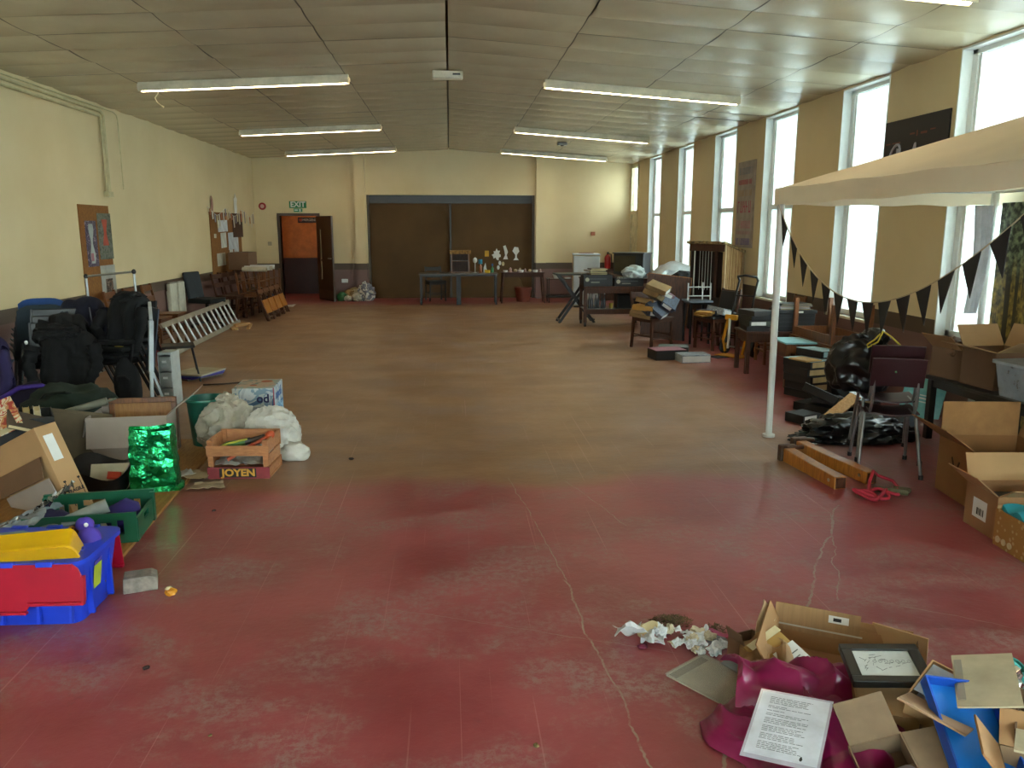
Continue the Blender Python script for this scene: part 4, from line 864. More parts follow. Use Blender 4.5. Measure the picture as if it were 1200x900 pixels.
# green bread tray
GT = mat('green_crate_plastic', '12593f', .4)
o = thing('bread_tray', 'dark green plastic bread tray behind the blue tote', 'tray', (-2.0, 4.38, ZB), (0, 0, R(7)))
w, d, h = .56, .36, .17
mk('floor_panel', B().bb(-w/2, w/2, -d/2, d/2, 0, .012), GT, o)
def holed(x0, x1, z0, z1, holes, t):
    xs = sorted({x0, x1, *[q for a in holes for q in a[:2]]}); zs = sorted({z0, z1, *[q for a in holes for q in a[2:]]}); b = B()
    for i in range(len(xs) - 1):
        for j in range(len(zs) - 1):
            cx, cz = (xs[i] + xs[i+1]) / 2, (zs[j] + zs[j+1]) / 2
            if any(a[0] < cx < a[1] and a[2] < cz < a[3] for a in holes): continue
            b.bb(xs[i], xs[i+1], -t/2, t/2, zs[j], zs[j+1])
    return b
hl = [(-.09, .03, .105, .14), (-.22, -.19, .05, .12), (-.17, -.12, .05, .12), (.1, .155, .05, .12), (.18, .215, .05, .13)]
mk('back_wall', holed(-w/2, w/2, .012, h, hl, .012), GT, o, (0, d/2, 0)); mk('front_wall', holed(-w/2, w/2, .012, h, hl, .012), GT, o, (0, -d/2, 0))
for sx in (-1, 1): mk('side_wall', holed(-d/2, d/2, .012, h * .8, [(-.05, .05, .08, .115)], .012), GT, o, (sx * w/2, 0, 0), (0, 0, R(90)))
mk('rim', B().bb(-w/2 - .012, w/2 + .012, d/2 - .006, d/2 + .014, h, h + .012).bb(-w/2 - .012, -w/2 + .01, d/2 - .03, d/2, .03, h).bb(w/2 - .01, w/2 + .012, d/2 - .03, d/2 + .012, .0, h), GT, o)
zt = ZB + .0135
PURP = mat('violet_fabric', '2e1f6e', .8)
solo('purple_fabric', 'violet spotted cloth in the gift bag end of the green tray', 'cloth', B().blob((0, 0, .07), (.1, .11, .085), .25, 2, 3, 3, flat=0), PURP, (-1.84, 4.42, zt), smooth=60)
solo('purple_fabric', 'dark violet cloth at the foil end of the green tray', 'cloth', B().blob((0, 0, .07), (.1, .11, .08), .25, 2, 8, 3, flat=0), mat('dark_violet_fabric', '241a4c', .8), (-2.18, 4.3, zt), smooth=60)
for i, (c, nm, x, y, r) in enumerate([('a33a2c', 'red', -2.0, 4.42, 5), ('b8b2a4', 'grey white', -1.98, 4.3, -8), ('2c2a30', 'black', -2.0, 4.2, 12)]):
    book(f'{nm} covered book lying in the green tray', (x - .08, y, zt + .002), (0, 0, R(r)), .16, .11, .06 + .012 * i, mat('tray_book_' + c, c, .5), group='books in the green tray')
solo('plastic_cone', 'rolled frosted plastic sleeve across the green tray', 'plastic sleeve', B().cyl((-.2, -.08, 0), (.14, .1, .1), .022, .04, 16, False).cyl((-.2, -.08, 0), (.138, .099, .0995), .02, .038, 16, False), mat('frosted_plastic', '9fa6a2', .25, alpha=.85), (-2.02, 4.22, zt + .07), smooth=50)
# clear plastic sheeting with foil
SHEET = mat('clear_sheeting', 'aeb9bf', .12, alpha=.6, bump=.7, bscale=25)
solo('plastic_sheeting', 'crumpled clear plastic sheeting with foil, draped at the picture edge', 'plastic sheet', B().grid(lambda u, v: (-.42 + .42 * u + .03 * math.sin(v * 7), -.1 + .28 * v + .15 * u, .03 + .13 * (u ** 1.5) + .05 * abs(mnoise.noise(Vector((u * 5, v * 6, 3)))) + .05 * math.sin(v * 3.1)), 26, 18, .002), SHEET, (-2.16, 4.05, ZB), smooth=25)
solo('foil_tinsel', 'strip of crinkled silver tinsel on the clear sheeting', 'tinsel', B().grid(lambda u, v: (-.2 + .26 * u + .02 * mnoise.noise(Vector((u * 30, v * 9, 1))), .02 + .10 * v + .2 * u, .05 + .16 * u ** 1.3 + .05 * mnoise.noise(Vector((u * 26, v * 9, 5))) + .03), 36, 6, .002), mat('silver_foil', 'c2c8cc', .18, metal=.95), (-2.14, 4.1, ZB + .05), smooth=10)
# tilted FRAGILE box
o = thing('fragile_box', 'slim cardboard box printed FRAGILE, tilted against the books', 'box', (-2.2, 4.62, ZB + .02), (R(4), R(-24), R(-30)))
mk('body', B().bb(-.5, 0, 0, .14, 0, .56), CARD_IN, o, bev=.003)
mk('flap', B().box((-.27, -.012, .13), (.46, .006, .26), (R(3), 0, 0)), CARD_G, o); mk('flap', B().box((-.27, -.03, .33), (.46, .006, .13), (R(-16), 0, 0)), CARD_D, o)
mk('sticker', B().bb(.0005, .0018, .03, .09, .34, .5), PAPER, o)
text('FRAGILE', .028, INK, o, (.001, .076, .14), (R(90), 0, R(90)), ext=.0006, bold=.001)
mk('arrow', B().bb(.0005, .0016, .03, .034, .05, .2).bb(.0005, .0016, .024, .04, .2, .212).bb(.0005, .0016, .12, .124, .05, .2).bb(.0005, .0016, .114, .13, .2, .212), INK, o)
# black box of books
o = carton('black cardboard box packed with books behind the FRAGILE box', (-2.9, 5.45, ZB), R(28), .42, .34, .44, {}, mat('black_card', '1b1a1b', .7), CARD_D, t=.008)
def patt(): return blotch('red_cream_jacket', ['d9cba8', 'b8402c', 'e0d6bc', 'c88a5a', 'a83428'], 14)
book('large red and cream patterned book leaning out of the black box', (-3.05, 5.25, .4), (R(25), R(-20), R(30)), .26, .3, .05, patt())
book('dark brown hardback lying on top of the black book box', (-2.86, 5.25, .47), (R(20), R(22), R(35)), .24, .2, .03, mat('dark_brown_cover', '4a3c30', .6))
for i, (c, nm) in enumerate([('2c4f70', 'blue'), ('8c2a2c', 'red'), ('b89a4a', 'yellow'), ('d0c8b8', 'cream')]):
    book(f'{nm} spined book upright in the black box', (-2.98 + i * .055, 5.5 + .03 * i, .25), (0, R(-90), R(28)), .23, .17, .04, mat('spine_' + c, c, .5), group='books in the black box')
solo('leaning_sheet', 'dull brown board leaning between the black bag and open grey box', 'board', B().bb(-.26, .26, -.006, .006, 0, .42).bb(-.26, .26, -.009, .009, .40, .425), mat('khaki_board', '5a4c34', .7), (-2.72, 5.66, ZB), (R(-24), R(14), R(30)))
solo('dark_folder', 'dark blue grey folder lying on edge by the black bin bag', 'folder', B().bb(-.2, .2, -.012, .012, 0, .06).bb(-.2, .2, -.014, .014, .055, .06), mat('blue_grey_folder', '2a2e3a', .5), (-2.56, 5.38, ZB), (0, R(14), R(-40)), bev=.003)
solo('umbrella', 'pale rolled umbrella lying over the khaki board', 'umbrella', B().cyl((-.2, 0, 0), (.16, .1, .08), .018, .03, 10).cyl((.16, .1, .08), (.22, .115, .095), .008, .008), mat('grey_green_cloth', '7a7a6a', .7), (-2.72, 5.95, .34), smooth=50)

# green bin, bags, printed box
o = thing('waste_bin', 'round dark green plastic waste bin behind the gift bag', 'bin', (-1.92, 6.3, 0))
mk('bin', B().lathe([(0, 0), (.115, 0), (.145, .36), (.153, .36), (.155, .385), (.143, .385), (.11, .012), (0, .012)], 32), mat('bin_green', '0f5a48', .35), o, smooth=40); mk('rim', B().lathe([(.152, .37), (.158, .378), (.155, .388), (.148, .388)], 32), mat('bin_rim_green', '2a7a66', .35), o, smooth=50)
CB = mat('cloudy_polythene', 'd2c9b6', .22, alpha=.55, bump=.6, bscale=18)
o = thing('clear_bag', 'cloudy clear plastic bag bulging over the green bin edge', 'bag', (-1.68, 6.02, 0))
mk('bag', B().blob((0, 0, .19), (.2, .17, .21), .2, 1.9, 11, 5, flat=0, ridge=True), CB, o, smooth=45); mk('neck', B().blob((.0, 0, .39), (.07, .06, .07), .4, 2.2, 5, 4, ridge=True), CB, o, smooth=45); mk('contents', B().blob((0.02, 0, .15), (.13, .12, .13), .3, 2, 6, 3, flat=.01), mat('bag_stuffing', 'a0917a', .8), o)
WB = mat('white_bag_film', 'c9c5bb', .45, bump=.4, bscale=16)
o = thing('white_bag', 'white cloth bag slumped behind the wooden crate', 'bag', (-1.36, 5.98, 0))
mk('bag', B().blob((0, 0, .17), (.2, .17, .19), .12, 2.6, 15, 5, flat=0, ridge=True), WB, o, smooth=35); mk('loose_end', B().blob((.18, -.12, .05), (.1, .08, .06), .4, 2, 16, 3, flat=0, ridge=True), WB, o, smooth=70)
o = thing('printed_box', 'blue and white printed product box standing behind the white bag', 'box', (-1.68, 6.98, 0), (0, 0, R(2)))
PB = blotch('blue_white_print', ['aeb6bc', 'c3c9cc', '7f97a8', 'b7bcb8', '4a6a8a'], 7, .4)
mk('carton', B().bb(-.17, .17, -.22, .22, 0, .36), PB, o, bev=.003)
mk('top_print', B().bb(-.16, .16, -.21, .21, .3605, .3615), blotch('teal_print', ['6f8c8c', '8aa0a0', 'b59a86', '5a7878'], 9, .4), o)
mk('orange_print', B().cyl((.06, .1, .3615), (.06, .1, .3625), .05, n=16).cyl((-.02, -.08, .3615), (-.02, -.08, .3625), .03, n=14), mat('orange_red_print', 'b0522c', .5), o)
mk('red_edge', B().bb(.165, .1712, -.2212, -.2, .0, .36), mat('magenta_print', 'a82c48', .5), o)
NV = mat('navy_print', '22265a', .5)
text('od', .1, NV, o, (.08, -.2215, .27), (R(90), 0, 0), bold=.003); text('mpod', .11, mat('blue_print', '2f62a8', .5), o, (.1715, 0, .28), (R(90), 0, R(90)), bold=.003)
mk('photo_band', B().bb(-.165, .16, -.2216, -.2206, .04, .2), blotch('grey_photo', ['6a7078', '8a9298', '50585f'], 12), o); mk('photo_band', B().bb(.1704, .1716, -.2, .2, .03, .2), blotch('blue_photo', ['3f7aa8', '8fb4cc', '2c5a88', 'c0d0d8'], 8), o)
# JOYEN fruit crate
CW = mat('crate_pine', 'b0774a', .65, kind='wood', col2='96603a', stretch=(2, 9, 9))
o = thing('fruit_crate', 'slatted wooden fruit crate lettered JOYEN', 'crate', (-1.45, 5.54, 0), (0, 0, R(-3)))
w, d, h = .42, .31, .27
mk('bottom_board', B().bb(-w/2, w/2, -d/2, d/2, .01, .018), CW, o)
for z0, z1, m in ((.005, .085, mat('red_crate_print', '8c3038', .6, var=.15)), (.165, .235, CW)):
    mk('front_slat', B().bb(-w/2, w/2, -d/2 - .008, -d/2, z0, z1), m, o); mk('back_slat', B().bb(-w/2, w/2, d/2, d/2 + .008, z0, z1 + (.04 if z0 > .1 else 0)), CW, o)
for sx in (-1, 1):
    for z0, z1 in ((.0, .075), (.09, .165), (.18, .27)): mk('end_board', B().bb(sx * (w/2 - .012) - .006, sx * (w/2 - .012) + .006, -d/2, d/2, z0, z1), CW, o)
    for sy in (-1, 1): mk('corner_post', B().bb(sx * (w/2 - .03) - .012, sx * (w/2 - .03) + .012, sy * (d/2 - .012) - .012, sy * (d/2 - .012) + .012, 0, .27), CW, o)
mk('name_panel', B().bb(-.13, .12, -d/2 - .0095, -d/2 - .008, .014, .078), mat('crate_black_print', '1d1712', .6), o)
text('JOYEN', .068, mat('crate_yellow', 'd6a23c', .6), o, (0, -d/2 - .0105, .046), (R(90), 0, 0), bold=.0025, sx=1.12)
mk('plastic_liner', B().grid(lambda u, v: ((u - .5) * .36, (v - .5) * .26, .1 + .03 * mnoise.noise(Vector((u * 6, v * 6, 2)))), 14, 10, .002), mat('liner_film', 'b4b0a8', .35, alpha=.8, bump=.5), o, smooth=40)
# toy vegetables / long things in the crate
o = thing('folded_umbrella', 'green and yellow striped folded umbrella lying in the crate', 'umbrella', (-1.5, 5.52, .2), (0, R(-10), R(18)))
mk('canopy', B().path([(-.15, 0, 0), (-.05, 0, .015), (.08, 0, .01)], [.008, .03, .022], 10), mat('leaf_green', '3a6a24', .5), o, smooth=50); mk('stripe', B().path([(-.15, -.012, .012), (-.05, -.02, .035), (.08, -.012, .028)], .008, 6), mat('lime_yellow', 'b0b03a', .5), o); mk('strap', B().path([(.06, 0, .01), (.1, 0, .01)], .024, 10), BLACKP, o); mk('handle', B().path([(.1, 0, .01), (.2, 0, .02)], [.018, .012], 8), mat('brown_plush', '3a2a20', .8), o)
o = thing('orange_stick', 'red orange curved rod with a knob end in the crate', 'stick', (-1.4, 5.46, .2), (0, R(-18), R(22)))
mk('rod', B().path([(-.16, 0, -.02), (-.02, .01, 0), (.14, 0, .02)], .014, 8), mat('orange_red_plastic', 'b2461c', .4), o, smooth=50); mk('knob', B().blob((.16, 0, .025), (.035, .028, .03), .15, 2, 3, 3), mat('orange_red_plastic', 'b2461c', .4), o, smooth=60)
# wood block, crumbs, paper scraps
o = solo('timber_block', 'weathered whitewashed timber block beside the blue tote', 'timber', B().prism([(-.075, 0), (.075, 0), (.075, .06), (.05, .075), (-.07, .075)], .1), mat('whitewashed_timber', '8f8478', .8, var=.2, vscale=20), (-1.49, 3.69, 0), (0, 0, R(18)), bev=.004)
o = thing('orange_peel', 'bright orange scrap of peel on the bare red floor', 'scrap', (-1.32, 3.6, 0)); mk('peel', B().blob((0, 0, .016), (.026, .02, .02), .4, 2, 2, 2, flat=0), mat('peel_orange', 'd08a1c', .5), o); mk('pith', B().blob((-.012, .008, .03), (.016, .014, .012), .4, 2, 4, 2), CREAMP, o)
for i, (x, y, c, nm, r) in enumerate([(-1.78, 5.42, 'a8946f', 'torn tan card lying between the gift bag and crate', .15), (-1.62, 5.22, 'b09c80', 'crumpled tan paper on the floor in front of the crate', .12), (-1.86, 5.36, 'b7b2a6', 'white polystyrene tray piece by the gift bag', .11)]):
    solo('paper_scrap', nm, 'paper', B().grid(lambda u, v, i=i, r=r: ((u - .5) * 2 * r * (1 - .3 * v), (v - .5) * 1.1 * r, .012 + .035 * abs(mnoise.noise(Vector((u * 3.5 + i * 7, v * 3, i)))) + (.02 if i == 2 else 0)), 9, 7, .003), mat('scrap_' + c, c, .8), (x, y, ZB * (i != 1)), (0, 0, R(25 * i - 20)), smooth=40)

# ------------------------------------------------------------------ blue storage tote with red lids
TB = mat('royal_blue_plastic', '1f3fc4', .35, var=.04); TR = mat('lid_red_plastic', 'a8122c', .35, var=.05)
o = thing('storage_tote', 'blue plastic storage tote with red hinged lids hanging open', 'storage box', (-1.87, 3.51, 0), (0, 0, R(-1.5)))
w, d, h = .6, .4, .3
mk('body', B().bin(w, d, h, .006, .045, .05), TB, o, smooth=40)
mk('rim', B().bin(w + .03, d + .03, .02, .02, 0, .06).xf(Matrix.Translation((0, 0, h - .015))), TB, o, smooth=40)
for x in (-.2, -.05, .1, .235): mk('rib', B().box((x, -d/2 + .028, .13), (.012, .02, .22), (R(-7), 0, 0)), TB, o)
for y in (-.0925, .0925): mk('rib', B().bb(w/2 - .035, w/2 - .008, y - .0075, y + .0075, .02, .27), TB, o)
def lid(sy):
    pl = [(-.285, 0), (.275, 0), (.3, -.02), (.318, -.06), (.33, -.15), (.322, -.168), (.1, -.168), (.08, -.205), (-.285, -.205)]
    M = Matrix.Translation((0, sy * (d/2 + .012), h)) @ Matrix.Rotation(R(-sy * -8), 4, 'X')
    if sy > 0: M = M @ Matrix.Scale(-1, 4, (1, 0, 0))
    q = mk('lid', B().prism(pl, .006, M), TR, o, bev=.002)
    mk('lid_lip', B().add(*B2((-.285, -.01, -.02), (.275, 0, 0)), M).add(*B2((.316, -.02, -.16), (.328, .004, -.05)), M).add(*B2((.095, -.02, -.172), (.325, .002, -.16)), M).add(*B2((-.285, -.02, -.208), (.09, .002, -.197)), M), TR, q)
    for x in (-.2, -.03, .13): mk('hinge_knuckle', B().add(*B2((x, -.012, -.012), (x + .07, .012, .012)), M), TB, q, bev=.004)
def B2(a, c):
    x = B().bb(a[0], c[0], a[1], c[1], a[2], c[2]); return x.v, x.f
lid(-1); lid(1)
mk('label', B().box((w/2 - .0135, -.03, .17), (.002, .07, .11), (0, R(8.5), 0)), mat('lime_label', 'b4c832', .5), o); mk('label_strip', B().box((w/2 - .0045, -.03, .235), (.002, .07, .018), (0, R(8.5), 0)), mat('violet_label', '5a4ab0', .5), o)
# toys in the tote
YEL = mat('glossy_yellow_plastic', 'd8a50f', .25, var=.05)
o = thing('yellow_tub', 'upturned yellow plastic tub lying in the blue tote', 'tub', (-1.86, 3.40, .298), (R(-58), R(-4), R(2)))
mk('tub', B().bin(.5, .2, .12, .005, .02, .025).xf(Matrix.Rotation(math.pi, 4, 'X')), YEL, o, (0, 0, .06), smooth=40, bev=.004); mk('rim', B().bin(.53, .23, .012, .02, 0, .05), YEL, o, (0, 0, -.064), smooth=40)
o = thing('toy_carrot', 'orange toy carrot lying behind the yellow tub', 'toy', (-1.77, 3.6, .3), (0, R(-12), R(10))); mk('root', B().path([(-.1, 0, 0), (-.03, 0, .01), (.05, 0, .01)], [.008, .022, .028], 10), mat('toy_orange', 'a85a20', .5), o, smooth=50); mk('band', B().path([(.03, 0, .01), (.045, 0, .01)], .031, 10), mat('toy_amber', 'c8862c', .5), o); mk('top', B().blob((.075, 0, .01), (.032, .026, .026), .2, 2, 2, 2), mat('toy_brown', '5a2c1c', .7), o, smooth=50)
o = thing('toy_figure', 'purple plush toy poking out at the tote corner', 'toy', (-1.64, 3.55, .22)); mk('body', B().blob((0, 0, .08), (.05, .045, .07), .15, 2, 5, 3), mat('purple_plush', '4a35a0', .8), o, smooth=60); mk('head', B().blob((-.02, .02, .15), (.04, .035, .035), .1, 2, 6, 3), mat('purple_plush', '4a35a0', .8), o, smooth=60); mk('eye', B().blob((.0, -.015, .16), (.01, .008, .01), 0, 1, 1, 2), PAPER, o)
solo('blue_toy', 'small royal blue toy beside the purple plush', 'toy', B().blob((0, 0, .06), (.045, .04, .06), .3, 2, 8, 3), mat('toy_blue', '2036b8', .4), (-1.64, 3.44, .2), smooth=50)
solo('toy_wrapper', 'pale blue crumpled wrapper inside the tote behind the carrot', 'wrapper', B().blob((0, 0, .05), (.12, .08, .06), .35, 2.3, 9, 3, ridge=True), mat('pale_blue_film', '8aa4b4', .4), (-2.0, 3.6, .2), smooth=40)
solo('toy_heap', 'mixed small toys filling the bottom of the tote', 'toys', B().blob((0, 0, .1), (.24, .15, .12), .3, 3, 12, 4, flat=0), blotch('toy_mix', ['3a2c6a', '7a2c2c', '2c4a8a', '8a6a2c', '22222c'], 20), (-1.87, 3.53, .012), smooth=40)

# ------------------------------------------------------------------ right side, far to near
o = thing('fridge', 'white under-counter fridge standing near the far wall', 'fridge', (2.95, 17.5, 0), (0, 0, R(-6)))
FW_ = mat('fridge_enamel', 'c5cdd0', .35, var=.03)
mk('cabinet', B().bb(-.28, .28, -.22, .29, .03, 1.12), mat('fridge_side', 'c4b48a', .4, var=.04), o); mk('door', B().bb(-.28, .28, -.28, -.225, .06, 1.1), FW_, o, bev=.01); mk('worktop', B().bb(-.29, .29, -.29, .3, 1.12, 1.15), FW_, o, bev=.006); mk('plinth', B().bb(-.26, .26, -.2, .27, 0, .03), BLACKP, o)
solo('fridge_papers', 'thin purple sheet lying on top of the fridge', 'paper', B().bb(-.14, .14, -.1, .1, 0, .006).bb(-.12, .13, -.09, .1, .006, .01), mat('mauve_sheet', '7a5a72', .6), (2.95, 17.5, 1.151), (0, 0, .2))
o = thing('fire_extinguisher', 'red fire extinguisher bracketed on the far wall beside the fridge', 'extinguisher', (3.86, YF - .09, .72))
RX = mat('extinguisher_red', 'b31a1a', .3)
mk('cylinder', B().lathe([(0, 0), (.07, 0), (.075, .02), (.075, .26), (.05, .31), (.02, .33), (.02, .35)], 22), RX, o, smooth=50); mk('valve', B().bb(-.02, .02, -.03, .02, .35, .38).bb(-.015, .015, -.11, .02, .385, .4).bb(-.015, .015, -.1, 0, .36, .37), BLACKP, o); mk('hose', B().path([(.02, 0, .36), (.09, 0, .34), (.1, 0, .2), (.085, 0, .08)], .011), BLACKP, o, smooth=60); mk('bracket', B().bb(-.03, .03, .06, .09, .1, .3), BLACKM, o)
solo('brown_crate_lid', 'brown slatted lid leaning behind the extinguisher', 'lid', B().bb(-.4, .4, -.02, .02, 0, .74).bb(-.4, .4, -.03, -.02, .6, .7), WOOD_D, (3.5, 18.9, 0), (R(-12), 0, 0))
# crossed-leg folding table
o = thing('folding_table', 'dark folding table with crossed legs beside the brown trolley', 'table', (2.3, 14.55, 0))
mk('table_top', B().bb(-.42, .32, -.22, .22, .86, .89), mat('green_black_top', '2a3128', .4), o, bev=.006)
for sy in (-.18, .18):
    mk('leg', B().bar((-.35, sy, 0), (.25, sy, .86), .03, .045), BLACKM, o); mk('leg', B().bar((.3, sy * .85, 0), (-.35, sy * .85, .86), .03, .045), BLACKM, o)
mk('spreader', B().cyl((-.35, -.18, .06), (-.35, .18, .06), .012).cyl((.3, -.15, .06), (.3, .15, .06), .012), BLACKM, o)
# brown trolley
o = thing('wooden_trolley', 'dark brown wooden two shelf trolley on castors carrying black crates', 'trolley', (2.83, 14.05, 0))
mk('top_shelf', B().bb(-.53, .53, -.27, .27, .66, .7), WOOD_D, o, bev=.004); mk('lower_shelf', B().bb(-.51, .51, -.25, .25, .29, .31), mat('grey_shelf', '5a5650', .4), o); mk('front_rail', B().bb(-.51, .51, -.27, -.25, .22, .3), WOOD_D, o); mk('front_rail', B().bb(-.51, .51, -.27, -.25, .58, .66), WOOD_D, o)
for sx in (-1, 1):
    for sy in (-1, 1): q = mk('leg', B().bb(sx * .5 - .025, sx * .5 + .025, sy * .24 - .025, sy * .24 + .025, .07, .66), WOOD_D, o); mk('castor', B().cyl((sx * .5 - .015, sy * .24, .035), (sx * .5 + .015, sy * .24, .035), .035, n=16).bb(sx * .5 - .02, sx * .5 + .02, sy * .24 - .01, sy * .24 + .01, .035, .07), BLACKP, q)
def crate(label, loc, rz, w, d, h):
    c = thing('cassette_crate', label, 'crate', loc, (0, 0, rz))
    mk('tub', B().bin(w, d, h, .008), BLACKP, c); mk('vent', B().bb(-w * .32, w * .3, -d/2 - .003, -d/2, h * .62, h * .7), mat('grey_vent', '55585a', .5), c); mk('vent', B().bb(-w * .25, w * .05, -d/2 - .003, -d/2, h * .3, h * .42), mat('pale_vent', '8a8878', .5), c)
    mk('round_label', B().cyl((-w * .38, -d/2 - .004, h * .6), (-w * .38, -d/2, h * .6), .035, n=16), mat('cream_disc', 'b8b094', .6), c); return c
crate('black plastic crate with round cream label at the left end of the trolley', (2.55, 14.0, .7), 0, .5, .36, .19)
crate('low black plastic crate beside the larger one on the trolley', (3.1, 13.98, .7), R(-2), .5, .34, .13)
solo('row_of_tapes', 'row of pale cassette spines in the low black crate', 'cassettes', B().bb(-.2, .22, -.08, .08, 0, .14).bb(-.19, .21, -.085, -.08, .02, .1), mat('tape_spines', '9c9a8a', .5, var=.4, vscale=60, stretch=(1, .02, .02)), (3.1, 13.98, .709))
for i, (c, nm, dx, rr) in enumerate([('7a5f44', 'brown', 0, 5), ('3d3026', 'dark', .02, -8), ('a0927c', 'tan', -.03, 14), ('4b3a2c', 'chocolate', .01, 3)]):
    book(f'{nm} flat folder heaped on the black crate next to the fridge view', (2.42 + dx, 14.05, .89 + .028 * i), (0, 0, R(rr)), .3, .3, .026, mat('heap_folder_' + c, c, .6), name='folder', cat='folder', group='folders on the crate')
solo('flattened_card', 'brown flattened cardboard propped beside the white bag', 'cardboard', B().bb(-.22, .22, -.14, .14, 0, .012).bb(-.2, .2, -.12, .12, .012, .02), CARD_D, (2.97, 14.2, .85), (0, R(14), .2))
o = thing('white_carrier_bag', 'pale carrier bag on the end of the trolley', 'bag', (3.2, 13.95, .83)); mk('bag', B().blob((0, 0, .09), (.17, .13, .11), .3, 2, 5, 4, flat=.002, ridge=True), mat('pale_blue_film2', 'b9c4c2', .4), o, smooth=70); mk('knot', B().blob((0.05, 0, .18), (.04, .03, .04), .4, 2, 6, 2), mat('pale_blue_film2', 'b9c4c2', .4), o)
for i in range(6):
    o = thing('bottle', f'slim dark bottle on the trolley shelf, {["first","second","third","fourth","fifth","sixth"][i]} from the castor end', 'bottle', (2.42 + i * .055, 13.92 + .04 * (i % 2), .31), 0, 'bottles on the trolley shelf')
    mk('glass', B().lathe([(0, 0), (.022, 0), (.022, .14), (.009, .19), (.009, .24), (0, .24)], 10), mat(['dark_glass', 'smoke_glass'][i % 2], ['20242a', '4a525a'][i % 2], .15), o, smooth=50); mk('cap', B().lathe([(.011, .24), (.011, .265), (0, .265)], 8), [BLACKP, WHITEP][i % 3 == 2], o)
solo('yellow_cup', 'small yellow beaker on the trolley shelf', 'cup', B().lathe([(0, 0), (.03, 0), (.038, .09), (.035, .09), (.028, .005), (0, .005)], 14), mat('dull_yellow', 'a89a44', .5), (2.8, 13.9, .31), smooth=40)
o = thing('loudspeaker', 'black loudspeaker lying on the trolley shelf', 'speaker', (3.1, 14.0, .31)); mk('cabinet', B().bb(-.2, .2, -.15, .15, 0, .26), BLACKP, o, bev=.006); mk('grille', B().bb(-.18, .18, -.156, -.15, .02, .24), mat('speaker_cloth', '0b0b0c', .9), o)
# dark table beyond, dark cabinet, white cloth
tb = legged_table('dark wooden table behind the trolley', (3.3, 15.6, 0), 0, 1.5, .7, .74, WOOD_D, WOOD_D, lr=.025)
o = thing('television', 'old black television set on the dark table', 'television', (3.5, 15.45, .74), (0, 0, R(-32)))
mk('cabinet', B().bb(-.3, .3, -.2, .25, .08, .47), mat('black_set', '15191f', .35), o, bev=.01); mk('screen', B().bb(-.27, .14, -.206, -.2, .13, .43), mat('dull_screen', '4a4433', .2), o); mk('top_panel', B().bb(-.32, .32, -.22, .27, .47, .49), mat('dark_grey_top', '3a3a36', .4), o); mk('stand', B().bb(-.25, .25, -.15, .2, 0, .08), BLACKP, o)
o = thing('white_sheet', 'white cloth thrown over boxes beside the television', 'cloth', (3.92, 13.9, .08))
mk('drape', B().grid(lambda u, v: (-.36 + .72 * u, -.25 + .5 * v, 1.02 - .2 * abs(2 * u - 1) ** 2 + .06 * mnoise.noise(Vector((u * 4, v * 3, 1))) - .25 * max(0, .25 - v) * 2), 18, 12, .006), mat('white_cotton', 'ced4d6', .8), o, smooth=60)
mk('drape_side', B().grid(lambda u, v: (-.36 + .1 * v * 0 + .72 * u, -.25 - .02 * math.sin(u * 20), .9 - .32 * v - .12 * abs(2 * u - 1) ** 2 + .05 * math.sin(u * 9)), 18, 5, .006), mat('white_cotton', 'ced4d6', .8), o, smooth=60)
carton('tall cardboard box hidden under the white cloth', (3.95, 14.05, 0), 0, .6, .4, .8, {'f': (-88, .18), 'b': (-88, .18)}, CARD_D, CARD_D)
solo('black_bundle', 'black cloth bundle in front of the white sheet', 'bundle', B().blob((0, 0, .16), (.22, .18, .15), .2, 1.8, 4, 4, flat=0, ridge=True), JB, (3.86, 13.2, .66), smooth=70)
legged_table('narrow dark table carrying the black bundle', (3.75, 13.2, 0), 0, .7, .5, .66, WOOD_D, BLACKM)
# leaning table top
o = thing('table_top_panel', 'dark wooden table top leaning upright behind the book laden chair', 'panel', (3.2, 11.98, .02), (R(-7), R(7), R(-8)))
mk('panel', B().bb(-.33, .33, -.02, .02, 0, .97), WOOD_D, o, bev=.003); mk('edge_band', B().bb(.33, .338, -.02, .02, 0, .97).bb(-.33, .338, -.02, .02, .97, .978), WOOD_O, o)
# chair heaped with box files and books
ch = wood_chair('wooden chair heaped with books and box files', (2.87, 11.22, 0), R(28), WOOD_D, name='wooden_chair', pad=False, h=.8)
MBL = blotch('blue_black_marble', ['1f242e', '2c3444', '3a4458', '14171c'], 50, .5); PK = mat('pinkish_cover', '8a6a70', .6); YC = mat('ochre_card', 'a87c34', .7); TANC = mat('tan_board', '8a6f48', .7); GYM = blotch('grey_marble', ['8d97a0', 'a8b2ba', '6d7884', 'c0c8cc'], 60, .5)
rq = random.Random(4)
stackB = [(2.75, 11.1, .475, 0, 8, 30, MBL, PAPER), (3.0, 11.25, .475, 0, -6, -20, MBL, PAPER), (2.72, 11.1, .555, 4, 0, 55, YC, None), (3.02, 11.18, .55, 0, 10, 15, MBL, PAPER), (2.78, 11.2, .63, 6, 14, 40, TANC, PAPER), (2.98, 11.25, .645, 10, 20, 25, MBL, None), (2.85, 11.15, .72, 12, 26, 35, TANC, None), (3.0, 11.22, .76, 16, 22, 20, PK, PAPER), (2.86, 11.02, .55, 38, -14, 42, MBL, PAPER), (3.06, 11.1, .64, 30, 34, -12, MBL, PAPER), (2.68, 11.12, .5, 10, -30, 60, TANC, None), (2.9, 11.1, .84, 20, -16, 50, TANC, PAPER)]
